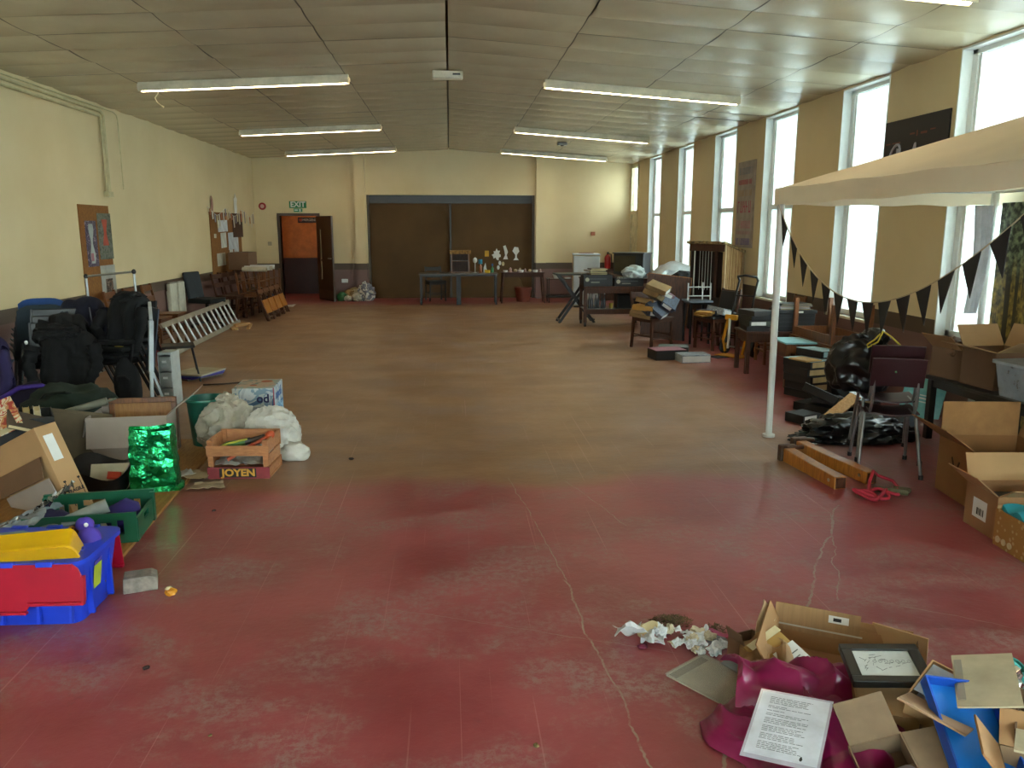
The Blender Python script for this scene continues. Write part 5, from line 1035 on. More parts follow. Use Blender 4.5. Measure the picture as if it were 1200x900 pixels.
names = ['black marbled box file at the bottom of the chair heap, spine outward', 'black marbled box file at the back of the chair heap bottom', 'ochre card file second up in the chair heap', 'marbled box file with white spine label, mid chair heap', 'tan box file tilted in the chair heap', 'dark blue marbled box file leaning across the chair heap', 'tan file standing oblique near the heap top', 'pinkish covered file crowning the chair heap', 'marbled box file sliding off the front of the chair heap', 'marbled box file standing on end at the panel side of the heap', 'tan file wedged at the trolley side of the chair heap', 'tan file with white label slanting on the heap top']
for (x, y, z, rx, ry, rz, m, lb), nm in zip(stackB, names): boxfile(nm, (x, y, z), (R(rx), R(ry), R(rz)), m, .2, .3, .07, 'files heaped on the chair', lb)
# chair with black back and grey files
c2 = wood_chair('wooden chair with black padded seat facing away from the windows', (3.74, 11.1, 0), R(-68), WOOD_D, seat=mat('black_vinyl', '15171c', .5), name='padded_chair', h=.84, slats=1)
mk('back_pad', B().box((0, .235, .68), (.36, .03, .26), (R(-11), 0, 0)), mat('black_vinyl', '15171c', .5), c2, bev=.01)
boxfile('large grey marbled box file on the padded chair', (3.78, 11.02, .49), (R(4), R(16), R(24)), GYM, .24, .34, .09, None, PAPER)
boxfile('second grey marbled box file under the larger one on the padded chair', (3.66, 11.1, .482), (0, R(2), R(40)), MBL, .22, .32, .07, None, PAPER)
for i in range(3): boxfile(f'ochre folder fanned on the padded chair front, {["lowest","middle","uppermost"][i]}', (3.52 + .02 * i, 10.98, .482 + .022 * i), (0, R(-4), R(10 + 18 * i)), YC, .16, .24, .02, 'ochre folders on the padded chair')
# files on the floor
fl = [((2.83, 10.28, 0), 8, mat('rose_cover', 'a3707c', .5), 'box file with rose pink lid flat on the floor', .42, .3, .13, mat('black_side', '1a1616', .6)), ((3.1, 10.02, 0), 4, GYM, 'grey ledger flat on the floor with white page edge', .38, .28, .1, PAPER), ((3.05, 10.75, 0), -14, mat('grey_cover', '7d8480', .6), 'grey file lying half under the padded chair', .4, .28, .1, None)]
for loc, rz, m, nm, w, d, t, lb in fl:
    q = boxfile(nm, loc, (0, 0, R(rz)), mat('black_side', '1a1616', .6) if lb is not PAPER else m, w, d, t, 'files on the floor by the chairs', None, lid=m)
    if lb is PAPER: mk('page_edge', B().bb(-w/2 * .96, w/2 * .96, -d/2 - .003, -d/2, .01, t - .014), PAPER, q)
solo('slate_sheet', 'dark slate sheet lying on the floor by the hand truck wheel', 'sheet', B().bb(-.1, .1, -.08, .08, 0, .012).bb(-.09, .09, -.07, .07, .012, .016), mat('slate_sheet', '2f353c', .6), (3.55, 10.3, 0), (0, 0, .4))
# grey table with white rail rack and bamboo hut
gt = legged_table('grey topped table with thin black legs beside the bamboo hut', (3.66, 11.72, 0), 0, .36, .42, .64, mat('blue_grey_top', '6f7884', .35), BLACKM, lr=.014, apron=.03)
o = thing('white_rail_rack', 'white tubular rail rack in front of the bamboo hut', 'rack', (3.68, 11.7, .64))
WR = mat('white_tube', 'c6c8c8', .4)
for x in (-.17, .05, .17): mk('upright', B().cyl((x, 0, 0), (x, 0, .25 + .01 * (x == .05)), .011), WR, o)
for z in (.06, .19): mk('rail', B().cyl((-.17, 0, z), (.17, 0, z), .009), WR, o)
BAM = mat('bamboo', 'b08a58', .55, kind='wood', col2='8f6a3c'); HB = mat('hut_dark_wood', '2c1a12', .6, kind='wood', col2='201209')
o = thing('bamboo_hut', 'small bamboo clad hut with stone base standing by the windows', 'hut', (4.02, 11.62, .47), (0, 0, R(-58)))
legged_table('low dark bench under the bamboo hut', (4.08, 12.08, 0), R(-58), .62, .4, .468, WOOD_D, WOOD_D, apron=.05)
# local: corner at origin, front along -x, side along +y
fw, sd, h0, h1 = .65, .42, 1.0, .88
def zroof(y): return h0 - (h0 - h1) * y / sd
mk('floor_board', B().bb(-fw, 0, 0, sd, 0, .02), HB, o); mk('back_wall', B().bb(-fw, 0, sd - .01, sd, .02, h1), HB, o); mk('far_side', B().bb(-fw, -fw + .012, 0, sd, .02, h1), HB, o)
mk('inner_side', B().bb(-.022, -.012, 0, sd, .02, h1), HB, o)
n_ = 11
for k in range(n_):
    y = .03 + (sd - .06) * (k + .5) / n_; mk('bamboo_pole', B().cyl((-.004, y, .30), (-.004, y, zroof(y) - .02), .0145, n=8), [BAM, mat('pale_bamboo', 'c4a06c', .55, kind='wood', col2='a88250')][k % 2], o, smooth=50)
mk('rail', B().bb(-.012, .02, 0, sd, .275, .30), mat('pale_rail_wood', 'b79a70', .6), o)
mk('corner_post', B().bb(-.03, .012, -.015, .02, 0, h0 - .02), mat('pale_rail_wood', 'b79a70', .6), o); mk('corner_post', B().bb(-.02, .012, sd - .03, sd + .01, 0, h1 - .01), mat('pale_rail_wood', 'b79a70', .6), o)
mk('stone_base', B().bb(-.012, .006, .02, sd - .03, 0, .275), mat('mortar_dark', '3a3630', .8), o)
rq = random.Random(6)
STN = [mat('stone_cream', 'b9ad92', .7), mat('stone_grey', '9d968a', .7), mat('stone_buff', 'a8966c', .7)]
for r_ in range(5):
    y = .025 + .02 * (r_ % 2)
    while y < sd - .07:
        w = rq.uniform(.05, .09); w = min(w, sd - .035 - y); z = .01 + r_ * .051
        mk('stone', B().blob((.006, y + w/2, z + .023), (.012, w * .5, .026), .15, 1.5, rq.randrange(99), 2), STN[rq.randrange(3)], o, smooth=50); y += w + .006
mk('front_post', B().bb(-fw, -fw + .04, -.012, .015, 0, h0 - .02), HB, o); mk('front_post', B().bb(-.19, -.15, -.005, .015, .02, h0 - .1), mat('red_brown_wood', '4a2614', .5, kind='wood', col2='361a0e'), o)
mk('front_beam', B().bb(-fw - .02, .0, -.02, .01, h0 - .12, h0 - .02), mat('red_brown_wood', '4a2614', .5, kind='wood', col2='361a0e'), o)
for k in range(5): mk('hanging_strip', B().cyl((-.5 + k * .055, .03, .3), (-.5 + k * .055, .03, h0 - .1), .004, n=5), WHITEP, o)
mk('pale_post', B().bb(-fw + .06, -fw + .075, .0, .015, .1, h0 - .12), WHITEP, o)
mk('front_sill', B().bb(-fw, 0, -.01, .02, .02, .2), HB, o)
mk('roof', B().grid(lambda u, v: (-fw - .05 + (fw + .08) * u, -.05 + (sd + .06) * v, zroof(-.05 + (sd + .06) * v) + .012 + .012 * mnoise.noise(Vector((u * 12, v * 12, 3)))), 16, 12, .035), mat('thatch', '9c8458', .9, var=.35, vscale=25), o)
# hand truck
YM = mat('yellow_paint', 'd0921c', .4)
o = thing('sack_truck', 'black sack truck with yellow lower frame standing by the window', 'hand truck', (3.82, 10.4, 0), (0, 0, R(-52)))
for sx in (-.14, .14): mk('side_rail', B().path([(sx, .0, .05), (sx, .05, .5), (sx, .14, .85), (sx * .98, .2, 1.0)], .014), BLACKM, o, smooth=60)
mk('handle_loop', B().path([(-.14, .2, 1.0), (-.14, .16, 1.05), (0, .1, 1.07), (.14, .16, 1.05), (.14, .2, 1.0)], .016), BLACKP, o, smooth=60)
for z, y in ((.3, .025), (.55, .06), (.8, .125)): mk('cross_bar', B().cyl((-.14, y, z), (.14, y, z), .011), BLACKM, o)
mk('toe_plate', B().bb(-.2, .2, -.22, 0, .012, .022), YM, o); mk('yellow_strut', B().bar((-.14, -.02, .5), (-.2, -.03, .2), .035, .02).bar((-.2, -.03, .2), (-.16, -.03, .05), .03, .02), YM, o); mk('yellow_strut', B().bar((.14, -.02, .25), (.1, -.03, .03), .03, .02).bar((.14, -.02, .25), (.18, -.03, .03), .03, .02), YM, o); mk('yellow_head', B().bb(-.18, .0, -.05, .0, .48, .55), YM, o, bev=.01)
mk('axle', B().cyl((-.24, .05, .11), (.24, .05, .11), .012), STEEL, o)
for sx in (-.22, .22): w_ = mk('wheel', B().lathe([(.05, -.03), (.1, -.03), (.115, 0), (.1, .03), (.05, .03)], 20).xf(Matrix.Translation((sx, .05, .116)) @ Matrix.Rotation(R(90), 4, 'Y')), mat('rubber', '121212', .8), o, smooth=40); mk('hub', B().cyl((sx - .025, .05, .116), (sx + .025, .05, .116), .05, n=14), YM, w_)
mk('strap', B().path([(-.1, -.05, .5), (-.09, -.07, .3), (-.11, -.05, .1)], .016, 6), WHITEP, o)
wood_chair('brown wooden chair half hidden behind the sack truck', (4.12, 9.85, 0), R(-95), WOOD_M, name='wooden_chair', h=.86)
# low dark table with black case
legged_table('low dark wooden table carrying the black plastic case', (3.86, 9.27, 0), R(-4), .84, .5, .5, WOOD_D, WOOD_D, lr=.024, apron=.1)
o = thing('black_case', 'black plastic filing case on the low dark table', 'case', (4.02, 9.2, .5), (0, 0, R(-4)))
mk('tub', B().bb(-.2, .22, -.17, .17, 0, .21), BLACKP, o, bev=.01); mk('lid', B().bb(-.215, .235, -.185, .185, .21, .25), BLACKP, o, bev=.008); mk('rib', B().bb(-.19, .21, -.176, -.17, .05, .065).bb(-.19, .21, -.176, -.17, .1, .115).bb(-.19, .21, -.176, -.17, .15, .165), BLACKP, o); mk('label', B().bb(.0, .07, -.187, -.185, .22, .24), PAPER, o)
rq = random.Random(9)
for i, (c, nm) in enumerate([('2c2c34', 'charcoal'), ('c6c6cc', 'white'), ('6a5f86', 'lavender'), ('2f3442', 'slate'), ('23232b', 'black')]):
    book(f'{nm} document wallet on top of the black filing case', (3.84 + rq.uniform(-.02, .02), 9.2, .7505 + .014 * i), (0, 0, R(-4 + rq.uniform(-9, 9))), .36, .26, .0135, mat('wallet_' + c, c, .5), name='document_wallet', cat='wallet', group='wallets on the filing case')
for i in range(4):
    boxfile(f'dark folder stacked on the table end by the sack truck, {["lowest","second","third","top"][i]}', (3.6, 9.25, .5 + .06 * i), (0, 0, R(-8 + 7 * i)), [BLACKP, mat('dark_green_folder', '20261f', .5), BLACKP, mat('worn_black_folder', '2a2826', .6)][i], .26, .34, .058, 'dark folders on the low table', PAPER if i == 1 else None)
# small school table with pale blue top
legged_table('small school table with pale blue top', (3.77, 8.42, 0), R(-3), .44, .46, .49, mat('pale_blue_formica', '8fbfc4', .35), WOOD_M, lr=.02, apron=.1, tt=.02)
# brown tables, one upturned
legged_table('low brown wooden table against the wall under the window', (4.12, 8.35, 0), 0, .5, 1.1, .47, WOOD_M, WOOD_M, lr=.024, apron=.1)
o = thing('upturned_table', 'upturned brown table with legs in the air under the window', 'table', (4.12, 8.4, .47))
mk('table_top', B().bb(-.24, .24, -.5, .5, 0, .025), WOOD_M, o, bev=.004); mk('apron', B().bb(-.2, .2, -.46, -.44, .025, .12).bb(-.2, .2, .44, .46, .025, .12).bb(-.21, -.19, -.46, .46, .025, .12).bb(.19, .21, -.46, .46, .025, .12), WOOD_M, o)
for sx in (-1, 1):
    for sy in (-1, 1): mk('leg', B().bar((sx * .2, sy * .45, .025), (sx * .2, sy * .45, .44), .042), WOOD_M, o)
# stack of box files on the floor
PB2 = mat('pale_blue_lid', '8fb0b8', .5); BKF = mat('black_file', '17171a', .5); WC = mat('wood_card_label', 'b89a6a', .7)
sf = [(3.62, 7.78, 0, 4, BKF, BKF), (3.62, 7.78, .08, -2, BKF, BKF), (3.6, 7.77, .16, 3, BKF, mat('grey_lid', '3a3d42', .5)), (3.58, 7.75, .24, -4, BKF, BKF), (3.57, 7.73, .32, 2, BKF, PB2)]
for i, (x, y, z, r_, m, l) in enumerate(sf):
    boxfile(f'black box file in the neat floor stack, {["bottom","second","third","fourth","top with open contents"][i]}', (x, y, z), (0, 0, R(20 + r_)), m, .28, .36, .078, 'neat stack of box files', WC, lid=l)
boxfile('pale blue lidded box file shifted on top of the neat stack', (3.74, 7.86, .4), (0, R(2), R(22)), BKF, .26, .34, .075, None, PB2, lid=PB2)
solo('manila_folder', 'manila papers showing in the open top file of the neat stack', 'papers', B().bb(-.1, .1, -.12, .12, 0, .01).bb(-.09, .08, -.11, .12, .01, .014), mat('manila', 'b08c4e', .7), (3.5, 7.62, .4), (0, 0, .35))
boxfile('slim blue box file beside the neat stack by the school table', (3.98, 7.85, 0), (0, 0, R(12)), BKF, .26, .36, .3, None, None, lid=mat('teal_lid', '5f8f9a', .5))
# toppled files
WSP = blotch('white_speckle', ['b9c2cc', 'd3dae0', '98a4b0', 'c6ced6'], 70, .5)
tf = [(3.42, 7.1, 0, 0, 0, 30, BKF, BKF), (3.55, 7.02, .078, 0, 8, 40, BKF, MBL), (3.4, 6.95, .13, 14, 24, 35, BKF, GYM), (3.6, 6.86, .2, 26, 6, 24, BKF, WSP), (3.78, 7.1, .02, 0, -12, 20, BKF, PB2)]
tn = ['black box file flat at the base of the toppled pile', 'marbled box file second in the toppled pile', 'black box file standing oblique in the toppled pile', 'speckled white lidded box file sliding off the toppled pile', 'blue sided box file behind the toppled pile']
for (x, y, z, rx, ry, rz, m, l), nm in zip(tf, tn): boxfile(nm, (x, y, z), (R(rx), R(ry), R(rz)), m, .26, .36, .078, 'toppled box files', WC, lid=l)
o = boxfile('small dark file with white label at the foot of the toppled pile', (3.1, 6.72, 0), (0, 0, R(25)), BKF, .22, .2, .08, None, PAPER)
solo('timber_length', 'pale wooden board propped against the black bin bag', 'board', B().bb(-.3, .3, -.05, .05, 0, .012).bb(-.3, .3, -.055, -.05, 0, .016), WOOD_L, (3.28, 6.5, .12), (R(20), R(-24), R(28)))
o = thing('bin_bag', 'shiny black bin bag spread on the floor behind the stacked chairs', 'bag', (3.25, 6.1, 0)); mk('bag', B().blob((0, 0, .05), (.36, .2, .13), .3, 2, 21, 5, flat=0, ridge=True), BINB, o, smooth=60); mk('loose_end', B().blob((-.36, -.05, .03), (.16, .08, .04), .35, 2, 22, 4, flat=0, ridge=True), BINB, o, smooth=60); mk('loose_end', B().blob((.36, -.05, .05), (.12, .1, .07), .35, 2, 23, 4, flat=0, ridge=True), BINB, o, smooth=60)
solo('paper_fleck', 'tiny white paper fleck on the floor beside the shiny bin bag', 'scrap', B().blob((0, 0, .006), (.03, .012, .006), .3, 2, 2, 2, flat=0), PAPER, (2.85, 5.95, 0))
# maroon stacking chairs
MAR = mat('maroon_plastic', '2e1216', .35); TUB = mat('chrome_tube', '8f9090', .3, metal=.7)
def stk(label, loc, rz):
    o = thing('stacking_chair', label, 'chair', loc, (0, 0, rz), 'maroon stacking chairs')
    mk('seat', B().grid(lambda u, v: ((u - .5) * .35, -.2 + .38 * v, .44 - .02 * math.sin(math.pi * u) + (-.03 * (1 - v / .15) ** 2 if v < .15 else 0)), 8, 8, .012), MAR, o, smooth=50, bev=.003)
    mk('backrest', B().grid(lambda u, v: ((u - .5) * .34, .24 + .05 * v - .03 * math.sin(math.pi * u), .63 + .2 * v), 8, 4, .012), MAR, o, smooth=50, bev=.003)
    mk('rivet', B().blob((.02, .3, .74), (.008, .004, .008), 0, 1, 1, 1), mat('green_dot', '2a7a4a', .5), o)
    for sx in (-1, 1):
        mk('leg', B().path([(sx * .19, -.24, .012), (sx * .165, -.14, .42), (sx * .165, -.1, .425)], .012), TUB, o, smooth=60); mk('leg', B().path([(sx * .2, .27, .012), (sx * .165, .1, .42)], .012), TUB, o, smooth=60)
        mk('back_tube', B().path([(sx * .14, .0, .425), (sx * .14, .17, .43), (sx * .14, .22, .5), (sx * .135, .26, .8)], .011), TUB, o, smooth=60)
        mk('foot', B().cyl((sx * .19, -.24, 0), (sx * .19, -.24, .03), .016), BLACKP, o); mk('foot', B().cyl((sx * .2, .27, 0), (sx * .2, .27, .03), .016), BLACKP, o)
    return o
stk('maroon plastic stacking chair with chrome legs, lower of the pair', (3.08, 5.34, 0), R(160)); stk('maroon plastic stacking chair with chrome legs, upper of the pair', (3.11, 5.42, .075), R(160))
o = thing('bin_bag', 'full black bin bag with yellow tie standing on the maroon chairs', 'bag', (3.02, 5.6, .505)); mk('bag', B().blob((0, .05, .17), (.22, .18, .22), .16, 1.8, 31, 5, flat=0, ridge=True), BINB, o, smooth=70); mk('neck', B().blob((.08, .03, .38), (.1, .08, .08), .3, 2, 33, 4), BINB, o, smooth=60)
mk('yellow_tie', B().path([(-.04, -.1, .36), (.0, -.11, .39), (.08, -.08, .45), (.14, -.09, .41), (.22, -.12, .33)], .006, 6).path([(.08, -.08, .45), (.02, -.13, .38), (-.06, -.14, .34), (-.04, -.1, .36)], .006, 6), mat('yellow_cord', 'c4b02c', .5), o, smooth=50)
# dark square post beside chairs is a table leg of the black bench
BW = mat('black_wood', '141312', .45)
bt = legged_table('long black bench table inside the gazebo carrying cartons', (4.08, 5.35, 0), 0, .5, 1.55, .52, BW, BW, lr=.025, apron=.06, tt=.03)
cx = carton('dark open carton stuffed with crumpled brown paper on the black bench', (4.05, 6.0, .52), R(12), .34, .3, .24, {'l': (48, .16), 'f': (-60, .1)}, CARD_D, CARD)
for i in range(3): solo('crumpled_wrapping', f'crumpled brown wrapping paper in the dark carton, {["front","middle","back"][i]} clump', 'paper', B().blob((0, 0, .06), (.09, .08, .07), .4, 2.2, 40 + i, 3, ridge=True), mat('brown_wrapping', '6a4a2c', .8), (4.0 + .07 * (i % 2), 5.93 + .07 * i, .68), smooth=25)
carton('tall open cardboard box with spread flaps on the black bench', (4.08, 5.62, .52), R(6), .36, .34, .28, {'l': (76, .2), 'f': (62, .2), 'b': (30, .18), 'r': (20, .18)}, CARD_D, CARD_IN)
o = thing('clear_tub', 'clear plastic storage tub with pale contents on the black bench', 'storage box', (4.06, 5.12, .52), (0, 0, R(4)))
CP2 = mat('clear_tub_plastic', 'c3cdd4', .15, alpha=.45)
mk('tub', B().bin(.42, .5, .24, .004, .03, .04), CP2, o, smooth=40); mk('rim', B().bin(.45, .53, .02, .02, 0, .05).xf(Matrix.Translation((0, 0, .23))), mat('tub_rim', 'aab6be', .25, alpha=.8), o, smooth=40)
solo('tub_contents', 'pale cloths folded inside the clear storage tub', 'cloth', B().blob((0, 0, .07), (.15, .18, .08), .3, 2.2, 44, 4, flat=0), mat('grey_blue_cloths', '7c8894', .8, col2='8a7058', vscale=4), (4.06, 5.12, .526), smooth=50)
o = thing('picture_album', 'turquoise picture album leaning against the wall behind the bench', 'album', (4.2, 6.78, 0), (R(-14), R(10), R(-28)))
mk('cover', B().bb(-.17, .17, -.02, .02, .0, .36), mat('turquoise_print', '4f9aa0', .4, col2='7fc0b8', vscale=5), o, bev=.004); mk('motif', B().bb(-.08, .06, -.022, -.02, .17, .185).bb(-.05, .08, -.022, -.02, .14, .15).bb(-.03, .04, -.022, -.02, .2, .21), PAPER, o)
solo('pale_blue_folder', 'pale blue box file on the floor behind the chair legs', 'box file', B().bb(-.16, .16, -.03, .03, 0, .12).bb(-.165, .165, -.033, .033, .115, .125), mat('pale_blue_cover', '7f9aa8', .5), (3.78, 6.42, 0), (0, 0, R(-6)), bev=.005)
# cartons on the floor
o = carton('large brown carton with raised flap beside the black bench', (3.4, 4.6, 0), R(-6), .5, .46, .36, {'l': (55, .24), 'b': (2, .22), 'r': (20, .22)}, mat('warm_cardboard', '8a5f34', .8, var=.05), mat('warm_card_inside', '9c6f40', .8))
mk('printed_mark', B().path([(-.252, .05, .26), (-.252, .02, .2), (-.252, -.02, .2), (-.252, -.04, .25)], .006, 5), mat('brown_print', '4a3018', .8), o)
o = carton('open carton with white barcode label, between the large carton and patterned one', (3.16, 4.08, 0), R(-4), .4, .3, .25, {'l': (50, .16), 'b': (20, .16), 'f': (60, .14)}, mat('tan_cardboard', '9a6f48', .8, var=.05), CARD_IN)
mk('address_label', B().bb(-.202, -.2, -.06, .07, .07, .18), PAPER, o)
mk('barcode', B().bb(-.2032, -.202, -.035, -.028, .09, .13).bb(-.2032, -.202, -.02, -.016, .09, .13).bb(-.2032, -.202, -.008, .002, .09, .13).bb(-.2032, -.202, .01, .014, .09, .13).bb(-.2032, -.202, .02, .03, .09, .13), INK, o)
solo('dark_lining', 'dark contents filling the barcode carton', 'contents', B().bb(-.17, .17, -.12, .12, 0, .15).bb(-.1, .1, -.1, .1, .15, .19), mat('dark_stuff', '2a241f', .8), (3.16, 4.08, .007), (0, 0, R(-4)))
def dots():
    m = bpy.data.materials.new('dotted_card'); m.use_nodes = True; n = m.node_tree.nodes; L = m.node_tree.links
    tc = n.new('ShaderNodeTexCoord'); v = n.new('ShaderNodeTexVoronoi'); v.inputs['Scale'].default_value = 28; L.new(tc.outputs['Object'], v.inputs['Vector'])
    r = n.new('ShaderNodeValToRGB'); r.color_ramp.elements[0].position = .2; r.color_ramp.elements[0].color = lin('b08d5e'); r.color_ramp.elements[1].position = .3; r.color_ramp.elements[1].color = lin('96682f'); L.new(v.outputs['Distance'], r.inputs[0]); L.new(r.outputs[0], n['Principled BSDF'].inputs[0]); n['Principled BSDF'].inputs['Roughness'].default_value = .8; return m
o = carton('patterned tan carton filled with teal cloth', (3.1, 3.74, 0), R(-3), .38, .32, .2, {'r': (40, .14), 'b': (-10, .02)}, dots(), CARD_IN)
mk('round_mark', B().cyl((-.193, .12, .04), (-.19, .12, .04), .018, n=14).cyl((-.193, .07, .04), (-.19, .07, .04), .018, n=14).cyl((-.193, .02, .04), (-.19, .02, .04), .018, n=14), mat('pale_round_print', 'c9b48c', .7), o)
solo('teal_cloth', 'folded teal cloth in the patterned carton', 'cloth', B().grid(lambda u, v: ((u - .5) * .34, (v - .5) * .28, .17 + .04 * math.sin(u * 4 + 1) + .015 * math.sin(v * 14)), 12, 14, .03).bb(-.15, .15, -.12, .12, 0, .15), mat('teal_towel', '2a96a4', .8, bump=.3), (3.1, 3.74, .008), (0, 0, R(-3)), smooth=50)
# wooden posts with clamps, and red rope
for i, (p, q, nm) in enumerate([((2.46, 5.52), (2.53, 4.86), 'varnished square wooden post with dark clamp end, the one nearer the open floor'), ((2.64, 5.72), (2.79, 4.95), 'varnished square wooden post under the red rope end')]):
    p, q = Vector((*p, 0)), Vector((*q, 0)); a = math.atan2(q.y - p.y, q.x - p.x); ln = (q - p).length
    o = thing('wooden_post', nm, 'post', tuple((p + q) / 2), (0, 0, a), 'varnished posts')
    mk('shaft', B().prism([(-ln/2, .0), (ln/2, 0), (ln/2, .085), (0, .088), (-ln/2, .1)], .085), WOOD_O, o, bev=.006); mk('clamp', B().bb(-ln/2 - .05, -ln/2, -.065, .065, 0, .12).bb(-ln/2 - .02, -ln/2 + .01, -.02, .12, .085, .115), mat('dark_timber', '4a2f1c', .6), o, bev=.01); mk('end_grain', B().bb(ln/2, ln/2 + .003, -.035, .035, .008, .078), WOOD_D, o); mk('bolt', B().cyl((ln/2 - .07, -.046, .045), (ln/2 - .07, -.04, .045), .012), STEEL, o)
rp = random.Random(12); pts = []
for i in range(46):
    t = i / 45; pts.append((2.56 + .28 * t + .07 * math.sin(t * 19), 4.66 + .07 * math.sin(t * 27 + 1) + .06 * t, .014 + .012 * (1 + math.sin(t * 31))))
pts += [(2.9, 4.82, .02), (2.92, 4.92, .03), (2.85, 4.98, .05), (2.78, 4.92, .1), (2.72, 4.85, .05), (2.66, 4.74, .02)]
o = thing('red_rope', 'tangled red rope on the floor at the post ends', 'rope', (0, 0, 0)); mk('rope', B().path(pts, .011, 7), mat('red_cord', 'b02038', .7, bump=.4, bscale=80), o, smooth=60); mk('webbing', B().path([(2.72, 4.8, .02), (2.8, 4.72, .03), (2.88, 4.68, .03), (2.93, 4.74, .02), (2.86, 4.8, .015)], .02, 6), mat('olive_webbing', '5a5438', .8), o)

# ------------------------------------------------------------------ gazebo
GX0, GX1, GY0, GY1 = 2.55, 4.36, 2.86, 6.26
AP = Vector(((GX0 + GX1) / 2, (GY0 + GY1) / 2, 2.36)); ZE, ZV = 1.985, 1.86
def canvas():
    m = mat('cream_canvas', 'eadcc0', .75, var=.04, vscale=2, bump=.25, bscale=5); n = m.node_tree.nodes; L = m.node_tree.links
    t = n.new('ShaderNodeBsdfTranslucent'); t.inputs[0].default_value = lin('d8cbb0'); mx = n.new('ShaderNodeMixShader'); mx.inputs[0].default_value = .3
    L.new(n['Principled BSDF'].outputs[0], mx.inputs[1]); L.new(t.outputs[0], mx.inputs[2]); L.new(mx.outputs[0], n['Material Output'].inputs[0]); return m
CAN = canvas()
o = thing('gazebo', 'white framed gazebo with cream canopy beside the windows', 'gazebo', (0, 0, 0))
cs = [Vector((GX0, GY0, ZE)), Vector((GX1, GY0, ZE)), Vector((GX1, GY1, ZE)), Vector((GX0, GY1, ZE))]
for i in range(4):
    a, c = cs[i], cs[(i + 1) % 4]
    def fn(u, v, a=a, c=c):
        p = a.lerp(c, u).lerp(AP, v); p.z += -.05 * math.sin(math.pi * min(1, v)) * (1 - abs(2 * u - 1)) + .006 * mnoise.noise(Vector((u * 9, v * 7, 2))); return p
    mk('canopy_panel', B().grid(fn, 14, 12), CAN, o, smooth=60)
    def fv(u, v, a=a, c=c):
        p = a.lerp(c, u); nrm = (c - a).cross(Vector((0, 0, 1))).normalized(); k = .012 * math.sin(u * 40) * v * .5 + .008 * mnoise.noise(Vector((u * 14, v * 3, i)))
        return p + nrm * (.012 + k) + Vector((0, 0, -(ZE - ZV) * v + .006 * math.sin(u * 23)))
    mk('valance', B().grid(fv, 40, 5), CAN, o, smooth=60)
PW = mat('white_pole', 'c9cac4', .4, var=.04)
for (x, y) in ((GX0, GY0), (GX1, GY0), (GX1, GY1), (GX0, GY1)):
    sx = 1 if x < 3 else -1; sy = 1 if y < 5 else -1
    q = mk('pole', B().cyl((x + .045 * sx, y + .03 * sy, .02), (x + .03 * sx, y + .03 * sy, ZE - .03), .026, .03, 14), PW, o, smooth=50); mk('foot_plate', B().cyl((x + .045 * sx, y + .03 * sy, 0), (x + .045 * sx, y + .03 * sy, .02), .05, n=16), PW, q)
mk('eave_bar', B().cyl((GX0 + .03, GY0, ZE - .02), (GX0 + .03, GY1, ZE - .02), .012).cyl((GX0, GY1 - .03, ZE - .02), (GX1, GY1 - .03, ZE - .02), .012).cyl((GX1 - .03, GY0, ZE - .02), (GX1 - .03, GY1, ZE - .02), .012).cyl((GX0, GY0 + .03, ZE - .02), (GX1, GY0 + .03, ZE - .02), .012), PW, o)
mk('tied_side_curtain', B().grid(lambda u, v: (4.12 + .16 * u + .03 * math.sin(v * 3) - .06 * v * u, GY1 - .1 + .02 * math.sin(u * 20), 1.86 - .85 * v), 20, 10, .004), mat('white_curtain', 'dde2e6', .7), o, smooth=60)
# forest photo backdrop
def forest():
    m = bpy.data.materials.new('forest_photo_print'); m.use_nodes = True; n = m.node_tree.nodes; L = m.node_tree.links; b = n['Principled BSDF']; b.inputs['Roughness'].default_value = .45
    tc = n.new('ShaderNodeTexCoord'); sp = n.new('ShaderNodeSeparateXYZ'); L.new(tc.outputs['Object'], sp.inputs[0])
    nz = n.new('ShaderNodeTexNoise'); nz.inputs['Scale'].default_value = 22; nz.inputs['Detail'].default_value = 6; L.new(tc.outputs['Object'], nz.inputs['Vector'])
    lf = n.new('ShaderNodeValToRGB'); e = lf.color_ramp.elements; e[0].position = .42; e[0].color = lin('1a2416'); e[1].position = .68; e[1].color = lin('8a9c78'); L.new(nz.outputs['Fac'], lf.inputs[0])
    gd = n.new('ShaderNodeValToRGB'); e = gd.color_ramp.elements; e[0].position = .35; e[0].color = lin('3a3214'); e[1].position = .7; e[1].color = lin('a88f3c'); L.new(nz.outputs['Fac'], gd.inputs[0])
    mp = n.new('ShaderNodeMapping'); mp.inputs['Scale'].default_value = (1, 9, .25); L.new(tc.outputs['Object'], mp.inputs[0]); tr = n.new('ShaderNodeTexNoise'); tr.inputs['Scale'].default_value = 1.6; L.new(mp.outputs[0], tr.inputs['Vector'])
    tk = n.new('ShaderNodeMapRange'); tk.inputs[1].default_value = .58; tk.inputs[2].default_value = .61; L.new(tr.outputs['Fac'], tk.inputs[0])
    hz = n.new('ShaderNodeMapRange'); hz.inputs[1].default_value = 1.25; hz.inputs[2].default_value = 1.5; L.new(sp.outputs['Z'], hz.inputs[0])
    m1 = n.new('ShaderNodeMix'); m1.data_type = 'RGBA'; L.new(tk.outputs[0], m1.inputs[0]); L.new(gd.outputs[0], m1.inputs[6]); m1.inputs[7].default_value = lin('2c2618')
    m2 = n.new('ShaderNodeMix'); m2.data_type = 'RGBA'; L.new(hz.outputs[0], m2.inputs[0]); L.new(m1.outputs[2], m2.inputs[6]); L.new(lf.outputs[0], m2.inputs[7]); L.new(m2.outputs[2], b.inputs[0]); return m
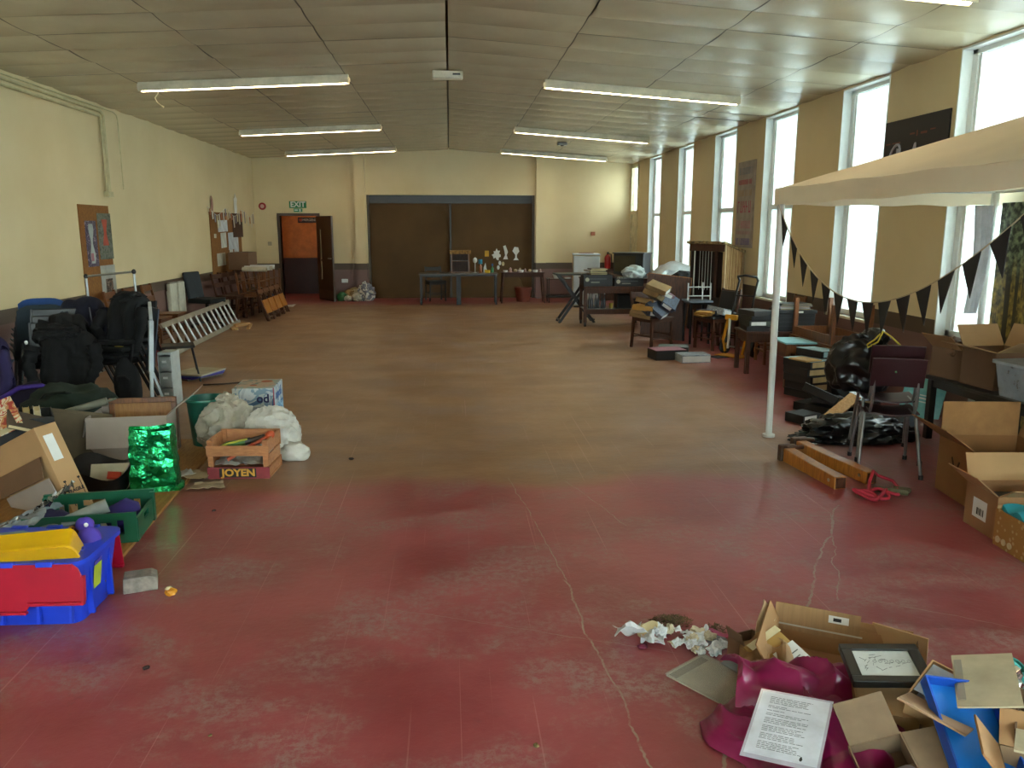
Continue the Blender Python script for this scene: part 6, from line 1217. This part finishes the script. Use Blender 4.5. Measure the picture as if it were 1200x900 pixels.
solo('forest_backdrop', 'hanging cloth printed with a sunlit forest inside the gazebo', 'backdrop', B().grid(lambda u, v: (4.345 - .03 * math.sin(u * 26) ** 2 * .6, 6.16 - 2.85 * u, .12 + 1.76 * v), 60, 6, .004), forest(), smooth=60)
# bunting along the gazebo edge
BF = mat('black_bunting_cloth', '221f1c', .85)
o = thing('bunting', 'string of black pennants sagging along the gazebo side', 'bunting', (0, 0, 0))
def bs(t):
    y = 6.2 - 2.9 * t; return Vector((2.55, y, 1.86 - 2.5 * t * (1 - t) * (1 + .3 * (.5 - t))))
mk('string', B().path([bs(i / 40) for i in range(41)], .004, 5), mat('cream_string', 'b8a888', .8), o)
for k in range(15):
    t0 = .02 + k * .0655; a, c = bs(t0), bs(t0 + .046); mid = (a + c) / 2; tp = mid + Vector((.01 * math.sin(k * 2.1), -.015 + .02 * math.cos(k * 1.7), -.2))
    mk('pennant', B().add([a + Vector((-.002, 0, 0)), c + Vector((-.002, 0, 0)), tp, a + Vector((.002, 0, 0)), c + Vector((.002, 0, 0)), tp + Vector((.003, 0, 0))], [(0, 1, 2), (5, 4, 3), (0, 3, 4, 1), (1, 4, 5, 2), (2, 5, 3, 0)]), BF, o)
# signs on the piers
o = thing('black_sign', 'black wall sign with white and red lettering on the pier above the gazebo', 'sign', (XR - .012, 7.58, 2.5), (0, 0, R(-90)))
mk('board', B().bb(-.53, .53, -.012, .004, -.3, .22), mat('sign_black', '17141a', .5), o)
SWH = mat('sign_white_script', 'b4b4bc', .6); SRU = mat('sign_rust', '7a4030', .6)
mk('script_letter', B().path([(-.33 + .085 * math.cos(t) + .05 * math.sin(t), -.016, -.14 + .13 * math.sin(t)) for t in [i * .35 for i in range(18)]], .013, 6, True).path([(-.27, -.016, -.05), (-.28, -.016, -.27)], .013, 6), SWH, o)
mk('script_letter', B().path([(-.02, -.016, -.27), (.0, -.016, -.1), (.03, -.016, -.03), (.04, -.016, -.12), (.02, -.016, -.27)], .013, 6), SWH, o)
mk('small_print', B().bb(-.08, .0, -.0145, -.012, .06, .075).bb(.03, .05, -.0145, -.012, .04, .09).bb(.1, .2, -.0145, -.012, .05, .07).bb(.25, .33, -.0145, -.012, .07, .08).bb(-.5, -.42, -.0145, -.012, .0, .012).bb(-.38, -.24, -.0145, -.012, .0, .012), SRU, o)
o = thing('word_banner', 'tall pale board with rows of coloured lettering on the pier by the hut', 'sign', (XR - .012, 11.95, 2.02), (0, 0, R(-90)))
mk('board', B().bb(-.34, .34, -.02, .004, -.62, .64), mat('banner_grey', 'a3968c', .6), o)
rq = random.Random(17)
for z, hh, n_, c in [(.5, .1, 9, '7c8088'), (.34, .07, 12, 'a8404c'), (.18, .09, 10, 'a88a6c'), (-.02, .17, 5, 'a83a54'), (-.28, .11, 7, 'b0707c'), (-.4, .045, 13, 'a87a80'), (-.53, .1, 9, '6a5a8c')]:
    b = B(); st = .56 / n_
    for k in range(n_):
        x = -.28 + st * k; w = st * .72; th = min(.35 * w, .018)
        b.bb(x, x + th, -.0215, -.02, z - hh/2, z + hh/2)
        if rq.random() < .75: b.bb(x + w - th, x + w, -.0215, -.02, z - hh/2, z + hh/2)
        b.bb(x + th, x + w - th, -.0215, -.02, (zz := z + rq.choice((-.5, -.05, .36)) * hh), zz + .14 * hh)
    mk('lettering_row', b, mat('banner_' + c, c, .6), o)

# ------------------------------------------------------------------ near heap of boxes, papers and satin
SAT = mat('magenta_satin', '7a0f42', .33, var=.08, vscale=3, sheen=.0, coat=.0)
o = carton('wide shallow carton with taped back panel under the magenta satin', (1.44, 2.66, 0), R(-29), .50, .40, .125, {'b': (2, .035), 'l': (30, .07)}, CARD, CARD)
mk('back_panel', B().box((-.1, .196, .13), (.32, .006, .11), (R(-3), 0, R(0))), mat('ribbed_card', 'a07c54', .8, var=.1, vscale=14, stretch=(3, .2, .2)), o)
mk('side_panel', B().box((.2, .18, .11), (.2, .006, .12), (R(6), 0, R(-16))), CARD_IN, o); mk('tape', B().bb(-.25, .07, .191, .1925, .095, .102), mat('clear_tape', 'c8c0b0', .2), o)
mk('address_label', B().box((-.02, .1905, .155), (.075, .001, .03), (R(-3), 0, 0)), PAPER, o); mk('label_print', B().box((-.025, .1895, .155), (.03, .001, .014), (R(-3), 0, 0)), INK, o)
mk('foil_lining', B().box((.254, .08, .1), (.002, .24, .1), (0, R(10), R(2))), mat('foil_lining', 'c0bcb0', .2, metal=.8, bump=.5), o)
mk('taped_flap', B().grid(lambda u, v: (-.26 - .05 * v + .004 * math.sin(u * 9), .19 - .3 * u, .125 + .06 * v * (1 - u) + .01 * math.sin(u * 6)), 8, 3, .005), mat('shiny_taped_card', 'b09470', .3), o, smooth=50)
# padded envelope and wrinkled brown paper
o = thing('padded_envelope', 'padded manila envelope with white address label in the carton', 'envelope', (1.22, 2.66, .1), (R(24), R(-14), R(28)))
mk('envelope', B().grid(lambda u, v: ((u - .5) * .17, (v - .5) * .24, .022 * math.sin(math.pi * u) ** .6 * math.sin(math.pi * v) ** .6), 10, 12, .012), mat('manila_gold', 'a8813f', .7), o, smooth=60); mk('label', B().box((.02, -.02, .026), (.11, .1, .001), (0, 0, 0)), PAPER, o); mk('print', B().bb(-.02, .06, -.05, -.046, .0262, .0268).bb(-.02, .05, -.03, -.026, .0262, .0268).bb(-.02, .06, -.01, -.006, .0262, .0268).bb(-.02, .04, .01, .014, .0262, .0268), GREYINK, o); mk('seal_strip', B().box((0, .1, .016), (.16, .03, .001), (R(-10), 0, 0)), mat('pale_tape', 'c0b08c', .3), o)
solo('wrinkled_paper', 'wrinkled brown packing paper beside the padded envelope', 'paper', B().grid(lambda u, v: ((u - .5) * .2, (v - .5) * .34, .05 + .05 * math.sin(u * 3) + .045 * mnoise.noise(Vector((u * 4, v * 6, 7))) + .05 * v), 16, 20, .002), mat('kraft_paper', '9c7850', .7), (1.14, 2.6, .0), (0, R(-8), R(-24)), smooth=30)
carton('small dark brown carton behind the wrinkled paper', (1.15, 2.83, 0), R(20), .12, .1, .1, {'f': (40, .05), 'l': (20, .05)}, CARD_D, CARD_D, t=.004)
# magazine in a plastic sleeve
o = thing('magazine', 'grey covered magazine in a plastic sleeve lying on the floor', 'magazine', (.985, 2.69, 0), (0, 0, R(36)))
mk('pages', B().bb(-.115, .115, -.155, .155, .0, .008), mat('magazine_grey', 'a39c8c', .35), o); mk('title_band', B().bb(-.11, .09, .11, .145, .0081, .0086), mat('dark_band', '4a4640', .5), o); mk('cover_print', B().bb(-.09, .03, -.13, -.128, .0081, .0086).bb(-.1, .09, -.14, -.1385, .0081, .0086), GREYINK, o); mk('sleeve', B().bb(-.12, .12, -.16, .16, .009, .0095), mat('sleeve_film', 'd8d4c8', .08, alpha=.25), o)
solo('glossy_leaflet', 'small silvery leaflet tucked behind the magazine', 'leaflet', B().grid(lambda u, v: ((u - .5) * .1, (v - .5) * .1, .012 + .01 * math.sin(u * 4)), 6, 4, .002), mat('silver_leaflet', '8f979a', .25, metal=.3), (1.1, 2.78, .002), (0, 0, .5))
# satin cloth heap
def crease(t): return 1 - abs(((t % 1.0) * 2) - 1) ** .7 * 1.0
def sat(u, v):
    x, y = (u - .5), (v - .5)
    q = Vector((.835, 2.44)).lerp(Vector((.93, 1.9)), u).lerp(Vector((1.12, 2.63)).lerp(Vector((1.42, 2.1)), u), v); X, Y = q.x, q.y
    e = max(0, 1 - abs(2 * x) ** 3.5) * max(0, 1 - abs(min(0, 2 * y)) ** 3.5)
    z = .008 + e ** .55 * (.05 + .1 * v + .02 * u)
    n1 = mnoise.noise(Vector((x * 2.2, y * 2.2, 1))); n2 = mnoise.noise(Vector((x * 3.4, y * 3.4, 6)))
    f = .05 * (crease(.5 * x + 2.4 * y + .55 * n1) - .5) + .03 * (crease(-1.2 * x + 3.6 * y + .8 * n2 + .3) - .5) + .016 * (crease(5.6 * y + 1.6 * x + 1.1 * n1) - .5) + .006 * mnoise.noise(Vector((x * 16, y * 16, 3)))
    z += e ** .4 * f * (.45 + .75 * v)
    s = .045 * mnoise.noise(Vector((u * 3, v * 3, 9)))
    return (X + s, Y + s * .6, max(.003, z))
o = thing('satin_cloth', 'crumpled magenta satin cloth spilling from the carton', 'cloth', (0, 0, 0))
mk('cloth', B().grid(sat, 110, 100, .003), SAT, o, smooth=50)
def sat2(u, v):
    a = (u - .5) * 2; n1 = mnoise.noise(Vector((u * 3, v * 2, 4)))
    X = 1.22 + .25 * a + .03 * math.sin(v * 4 + a); Y = 2.45 - .06 * a + .25 * (v - .5) + .02 * math.sin(a * 5)
    z = .085 + .03 * v + .09 * math.sin(math.pi * v) ** .7 * (1 - .3 * a * a) + .045 * (crease(1.9 * a + .5 * v + .5 * n1) - .5) * math.sin(math.pi * v) ** .5 + .012 * mnoise.noise(Vector((u * 9, v * 6, 2)))
    return (X, Y, z)
mk('upper_fold', B().grid(sat2, 70, 26, .003), SAT, o, smooth=50)
solo('red_cloth', 'duller red cloth corner under the satin near the cardboard tube', 'cloth', B().grid(lambda u, v: ((u - .5) * .3, (v - .5) * .2, .02 + .03 * math.sin(u * 6 + v * 2) * math.sin(v * 3) + .05 * (1 - v)), 20, 14, .003), mat('dull_red_cloth', '7a2228', .6), (1.12, 1.97, .004), (0, 0, .2), smooth=70)
# laminated sheet with print
o = thing('laminated_notice', 'laminated white printed notice lying on the magenta satin', 'notice', (1.03, 2.18, .155), (R(8), R(-5), R(-33)))
mk('laminate', B().bb(-.113, .113, -.166, .158, 0, .0012), mat('laminate_film', 'b9b4c4', .1), o); mk('sheet', B().bb(-.105, .105, -.1485, .1485, .0013, .0018), mat('notice_paper', 'd6dae6', .25), o)
pr = B(); rq = random.Random(2); y = .125
for ln in range(34):
    if ln in (5, 8, 10, 13, 18, 23, 28): y -= .0075; continue
    x1 = rq.uniform(.02, .055) if ln not in (6, 9) else -.02
    x = -.075
    while x < x1:
        w = min(rq.uniform(.008, .022), x1 - x + .002); pr.bb(x, x + w, y - .0011, y + .0011, .0019, .0021); x += w + .003
    y -= .0073
mk('print', pr, mat('notice_print', '5d6068', .8), o); mk('logo', B().bb(.055, .06, -.138, -.12, .0019, .0022).blob((.0575, -.13, .002), (.005, .009, .0004), .2, 2, 1, 1), INK, o)
# framed picture
o = thing('framed_drawing', 'black framed line drawing resting on the cartons', 'picture', (1.42, 2.335, .245), (R(9), R(-4), R(-12)))
mk('frame', B().bb(-.125, .125, -.095, -.065, 0, .028).bb(-.125, .125, .065, .095, 0, .028).bb(-.125, -.09, -.065, .065, 0, .028).bb(.09, .125, -.065, .065, 0, .028), mat('frame_black', '191918', .4), o, bev=.003); mk('backing', B().bb(-.11, .11, -.08, .08, 0, .006), BLACKP, o); mk('drawing', B().bb(-.09, .09, -.065, .065, .018, .02), mat('drawing_paper', 'c6c9c6', .3), o)
dr = B(); rq = random.Random(8)
for k in range(26):
    x, y = rq.uniform(-.07, .06), rq.uniform(-.045, .045); a = rq.uniform(0, 3.1); l = rq.uniform(.008, .03)
    dr.bar((x, y, .0205), (x + l * math.cos(a), y + l * math.sin(a) * .6, .0205), .0012, .0006)
for k in range(7): dr.path([(-.03 + k * .018 + .006 * math.cos(t), .012 + .006 * math.sin(t), .0205) for t in [i * .8 for i in range(8)]], .0006, 4, True)
mk('line_work', dr, GREYINK, o)
# cartons to the right
carton('flattened tan carton under the black framed drawing', (1.5, 2.3, 0), R(-20), .36, .3, .17, {'f': (-86, .15), 'b': (-86, .15)}, CARD_IN, CARD_IN)
o = carton('small pale carton with film window and raised flaps beside the blue tray', (1.55, 2.2, .1), 0, .19, .2, .17, {'l': (60, .13), 'f': (100, .12)}, CARD_IN, mat('pinkish_card', 'b08d6c', .75), rot=(R(10), R(-12), R(38)))
mk('film_window', B().box((0, 0, .172), (.16, .18, .001), (R(0), R(4), 0)), mat('crinkled_film', 'b4b9c4', .1, alpha=.7, bump=.8, bscale=40), o); mk('printed_slip', B().box((.0, 0, .13), (.14, .17, .002), (0, 0, 0)), mat('slip_paper', 'b0b2b8', .6), o)
carton('opened grey brown carton lying on its side near the cardboard tube', (1.3, 2.07, .04), 0, .16, .14, .12, {'b': (70, .12), 'r': (100, .1)}, mat('grey_brown_card', '80684f', .8), mat('grey_brown_card', '80684f', .8), rot=(R(28), R(-20), R(-8)), t=.005)
carton('large dark carton under the heap by the picture corner', (1.62, 2.06, 0), R(-22), .4, .3, .16, {'b': (-30, .1)}, CARD_D, CARD_D)
o = thing('blue_tray', 'bright blue plastic document tray tilted on the cartons', 'tray', (1.50, 2.0, .225), (R(26), R(6), R(-8)))
BT = mat('cyan_blue_plastic', '1f74c8', .35, var=.05)
mk('base', B().bb(-.1, .1, -.18, .16, 0, .004), BT, o); mk('wall', B().bb(-.1, -.094, -.18, .16, .004, .04).bb(.094, .1, -.18, .16, .004, .04).bb(-.094, .094, .154, .16, .004, .04), mat('deep_blue_plastic', '1c50b4', .35), o)
o = carton('broken box with a pale cream lid flap at the picture corner', (1.75, 1.93, .12), 0, .24, .22, .2, {'f': (80, .14)}, CARD_D, mat('cream_board', 'b9ac90', .7), rot=(R(4), R(-6), R(-38)))
mk('lid_flap', B().box((-.2, .06, .235), (.17, .26, .006), (R(4), R(-10), R(8))), mat('cream_board', 'b9ac90', .7), o); mk('brown_tape', B().box((-.268, .05, .228), (.022, .2, .002), (R(4), R(-10), R(8))), mat('grey_tape', '8a8478', .3), o); mk('crease', B().box((-.2, .09, .2395), (.15, .002, .001), (R(4), R(-10), R(8))), GREYINK, o)
carton('brown carton with slotted side at the bottom picture corner', (1.62, 1.78, .0), R(-28), .3, .2, .24, {'l': (40, .1), 'b': (30, .1)}, mat('mid_brown_card', '8a6c4e', .8), CARD)
o = thing('cardboard_tube', 'thick cardboard tube with a white paper wrap at the front of the heap', 'tube', (1.28, 1.965, .09), (0, R(-4), R(14)))
mk('tube', B().cyl((-.22, 0, 0), (.26, 0, 0), .05, n=24, cap=False).cyl((-.22, 0, 0), (.26, 0, 0), .045, n=24, cap=False), mat('tube_card', '8f6f4c', .7), o, smooth=40); mk('paper_wrap', B().cyl((-.12, 0, 0), (.05, 0, 0), .0515, n=24, cap=False), mat('lilac_paper', 'b4b0c0', .6), o, smooth=40)
o = thing('teal_basket', 'small teal plastic basket at the back of the corner heap', 'basket', (1.97, 2.52, 0), (0, 0, R(-8)))
mk('basket', B().bin(.16, .12, .13, .006, .01, .03), mat('teal_plastic', '3a9c94', .4), o, smooth=40); mk('towel', B().blob((0, 0, .1), (.07, .05, .05), .2, 2, 3, 3), mat('teal_cloth', '49a79f', .8), o, smooth=60)
solo('film_reel_strip', 'dark glossy packet behind the pale carton', 'packet', B().grid(lambda u, v: ((u - .5) * .12, (v - .5) * .1, .02 + .03 * math.sin(u * 3)), 8, 6, .01), mat('dark_maroon_gloss', '2a1014', .2), (1.78, 2.36, .15), (R(20), 0, -.3), smooth=50)
solo('foil_scrap', 'shiny crumpled foil wrapper next to the dark packet', 'foil', B().blob((0, 0, .04), (.05, .03, .04), .5, 2.4, 5, 3, ridge=True), mat('bright_foil', 'c8c4bc', .15, metal=.9), (1.86, 2.36, .13), smooth=15)
carton('plain brown carton below the dark packet and foil', (1.82, 2.36, 0), R(-15), .22, .2, .13, {'f': (-88, .1), 'b': (-88, .1)}, CARD, CARD)

# torn papers and sweepings
def torn(seed, r):
    rnd = random.Random(seed); ph = rnd.random() * 6; q = rnd.uniform(.5, 1)
    def fn(u, v):
        a = u - .5; c = v - .5
        return (a * 2 * r * (1 + .2 * math.sin(v * 5 + ph)), c * 2 * r * q, r * (.35 + .55 * math.sin(a * 4 + ph) * math.cos(c * 3.4 + ph * .7) + .4 * mnoise.noise(Vector((u * 3 + seed, v * 3, ph)))) + .008)
    b = B().grid(fn, 6, 6, .0015); mz = min(p[2] for p in b.v); b.v = [(p[0], p[1], p[2] - mz + .001) for p in b.v]; return b
for i, (x, y, r, nm) in enumerate([(.72, 3.02, .06, 'largest crumpled white sheet at the tip of the paper litter'), (.79, 3.0, .05, 'folded white sheet leaning on the largest crumpled one'), (.82, 2.98, .04, 'rounded torn white piece beside the folded sheet'), (.81, 3.07, .05, 'cream torn sheet behind the folded one')]):
    solo('crumpled_paper', nm, 'paper', torn(i + 3, r), mat('litter_white', 'd4d6d8', .65) if i < 3 else CREAMP, (x, y, 0), (R(12 * (i - 1)), R(10 * i), i * 1.3), smooth=25)
rq = random.Random(31)
t0 = None
for i in range(26):
    a = rq.random() * 6.28; d = rq.random() ** .6; x = .97 + .13 * d * math.cos(a); y = 3.0 + .11 * d * math.sin(a) - .25 * (x - .97)
    mname = [('litter_white', 'd4d6d8'), ('litter_cream', 'c4b698'), ('litter_white', 'd4d6d8'), ('litter_bright', 'dcdee0')][i % 4]
    z_ = .004 + .02 * (1 - d) * rq.random()
    solo('torn_paper', 'small torn white paper scrap in the litter beside the straw', 'paper', torn(50 + i % 9, rq.uniform(.014, .024)) if i % 3 == 0 else crumple(70 + i, rq.uniform(.018, .03), 0, .7, 3), mat(mname[0], mname[1], .65), (x, y, z_), (rq.uniform(-.5, .5), rq.uniform(-.5, .5), rq.random() * 6), 'torn paper scraps', smooth=25)
solo('grey_scrap', 'flat grey card scrap at the carton end of the paper litter', 'card', B().grid(lambda u, v: ((u - .5) * .09, (v - .5) * .07, .008 + .008 * math.sin(u * 4)), 5, 4, .003), mat('grey_card_scrap', '7a7a80', .7), (1.08, 2.98, 0))
solo('magenta_ribbon', 'short strip of magenta satin ribbon on the floor by the litter', 'ribbon', B().grid(lambda u, v: ((u - .5) * .16, (v - .5) * .03, .012 + .01 * math.sin(u * 9)), 14, 3, .003), mat('magenta_ribbon', '9c1250', .4), (1.12, 3.03, 0), (0, 0, R(-22)), smooth=60)
for i, (x, y) in enumerate([(.76, 2.96), (.88, 3.06), (.98, 3.06)]): solo('magenta_scrap', f'tiny dark magenta scrap under the torn papers, {["by the largest sheet","in the middle","near the straw"][i]}', 'scrap', B().blob((0, 0, .008), (.022, .016, .009), .4, 2, i, 2, flat=0), mat('dark_magenta', '5a0e2c', .5), (x, y, 0))
# swept straw and dust: uncountable
rq = random.Random(77); b = B()
for cx, cy, rx, ry, n_ in ((.93, 3.16, .1, .055, 420), (1.1, 3.08, .05, .03, 110)):
    for k in range(n_):
        a = rq.random() * 6.28; d = rq.random() ** .7; x = cx + rx * d * math.cos(a); y = cy + ry * d * math.sin(a); h = .03 * (1 - d * d) * rq.random(); g = rq.random() * 6.28; l = rq.uniform(.006, .02)
        b.bar((x, y, .002 + h), (x + l * math.cos(g), y + l * math.sin(g), .003 + h + rq.uniform(0, .008)), .0018)
q = solo('straw_sweepings', 'brown straw and dust swept into a heap beside the torn paper', 'sweepings', b, mat('straw_dust', '6e5a38', .9, var=.3, vscale=40)); q['kind'] = 'stuff'
# crumbs lying about the floor
for i, (x, y, r, c, nm) in enumerate([(-.97, 2.3, .012, '8a7040', 'tan leaf crumb on the red floor near the camera'), (-.83, 2.5, .008, '6a5a38', 'tiny brown crumb on the red floor'), (.26, 2.36, .012, '7a6a40', 'curled brown leaf on the red floor by the long crack'), (.95, 2.4, .012, '5a4a30', 'dark crumb on the floor next to the satin'), (-1.2, 2.95, .014, '3a2a28', 'small black grit speck left of the floor'), (-1.75, 3.9, .015, '2a2220', 'dark speck of grit beside the plywood'), (-.75, 5.8, .02, '2a2220', 'dark chip on the worn brown floor'), (-1.45, 4.75, .012, '3a2a24', 'dark fleck on the red floor in front of the crate')]):
    solo('floor_crumb', nm, 'crumb', B().blob((0, 0, r * .4), (r, r * .7, r * .45), .5, 2.4, i + 60, 2, flat=0), mat('crumb_' + c, c, .9), (x, y, 0), (0, 0, i))
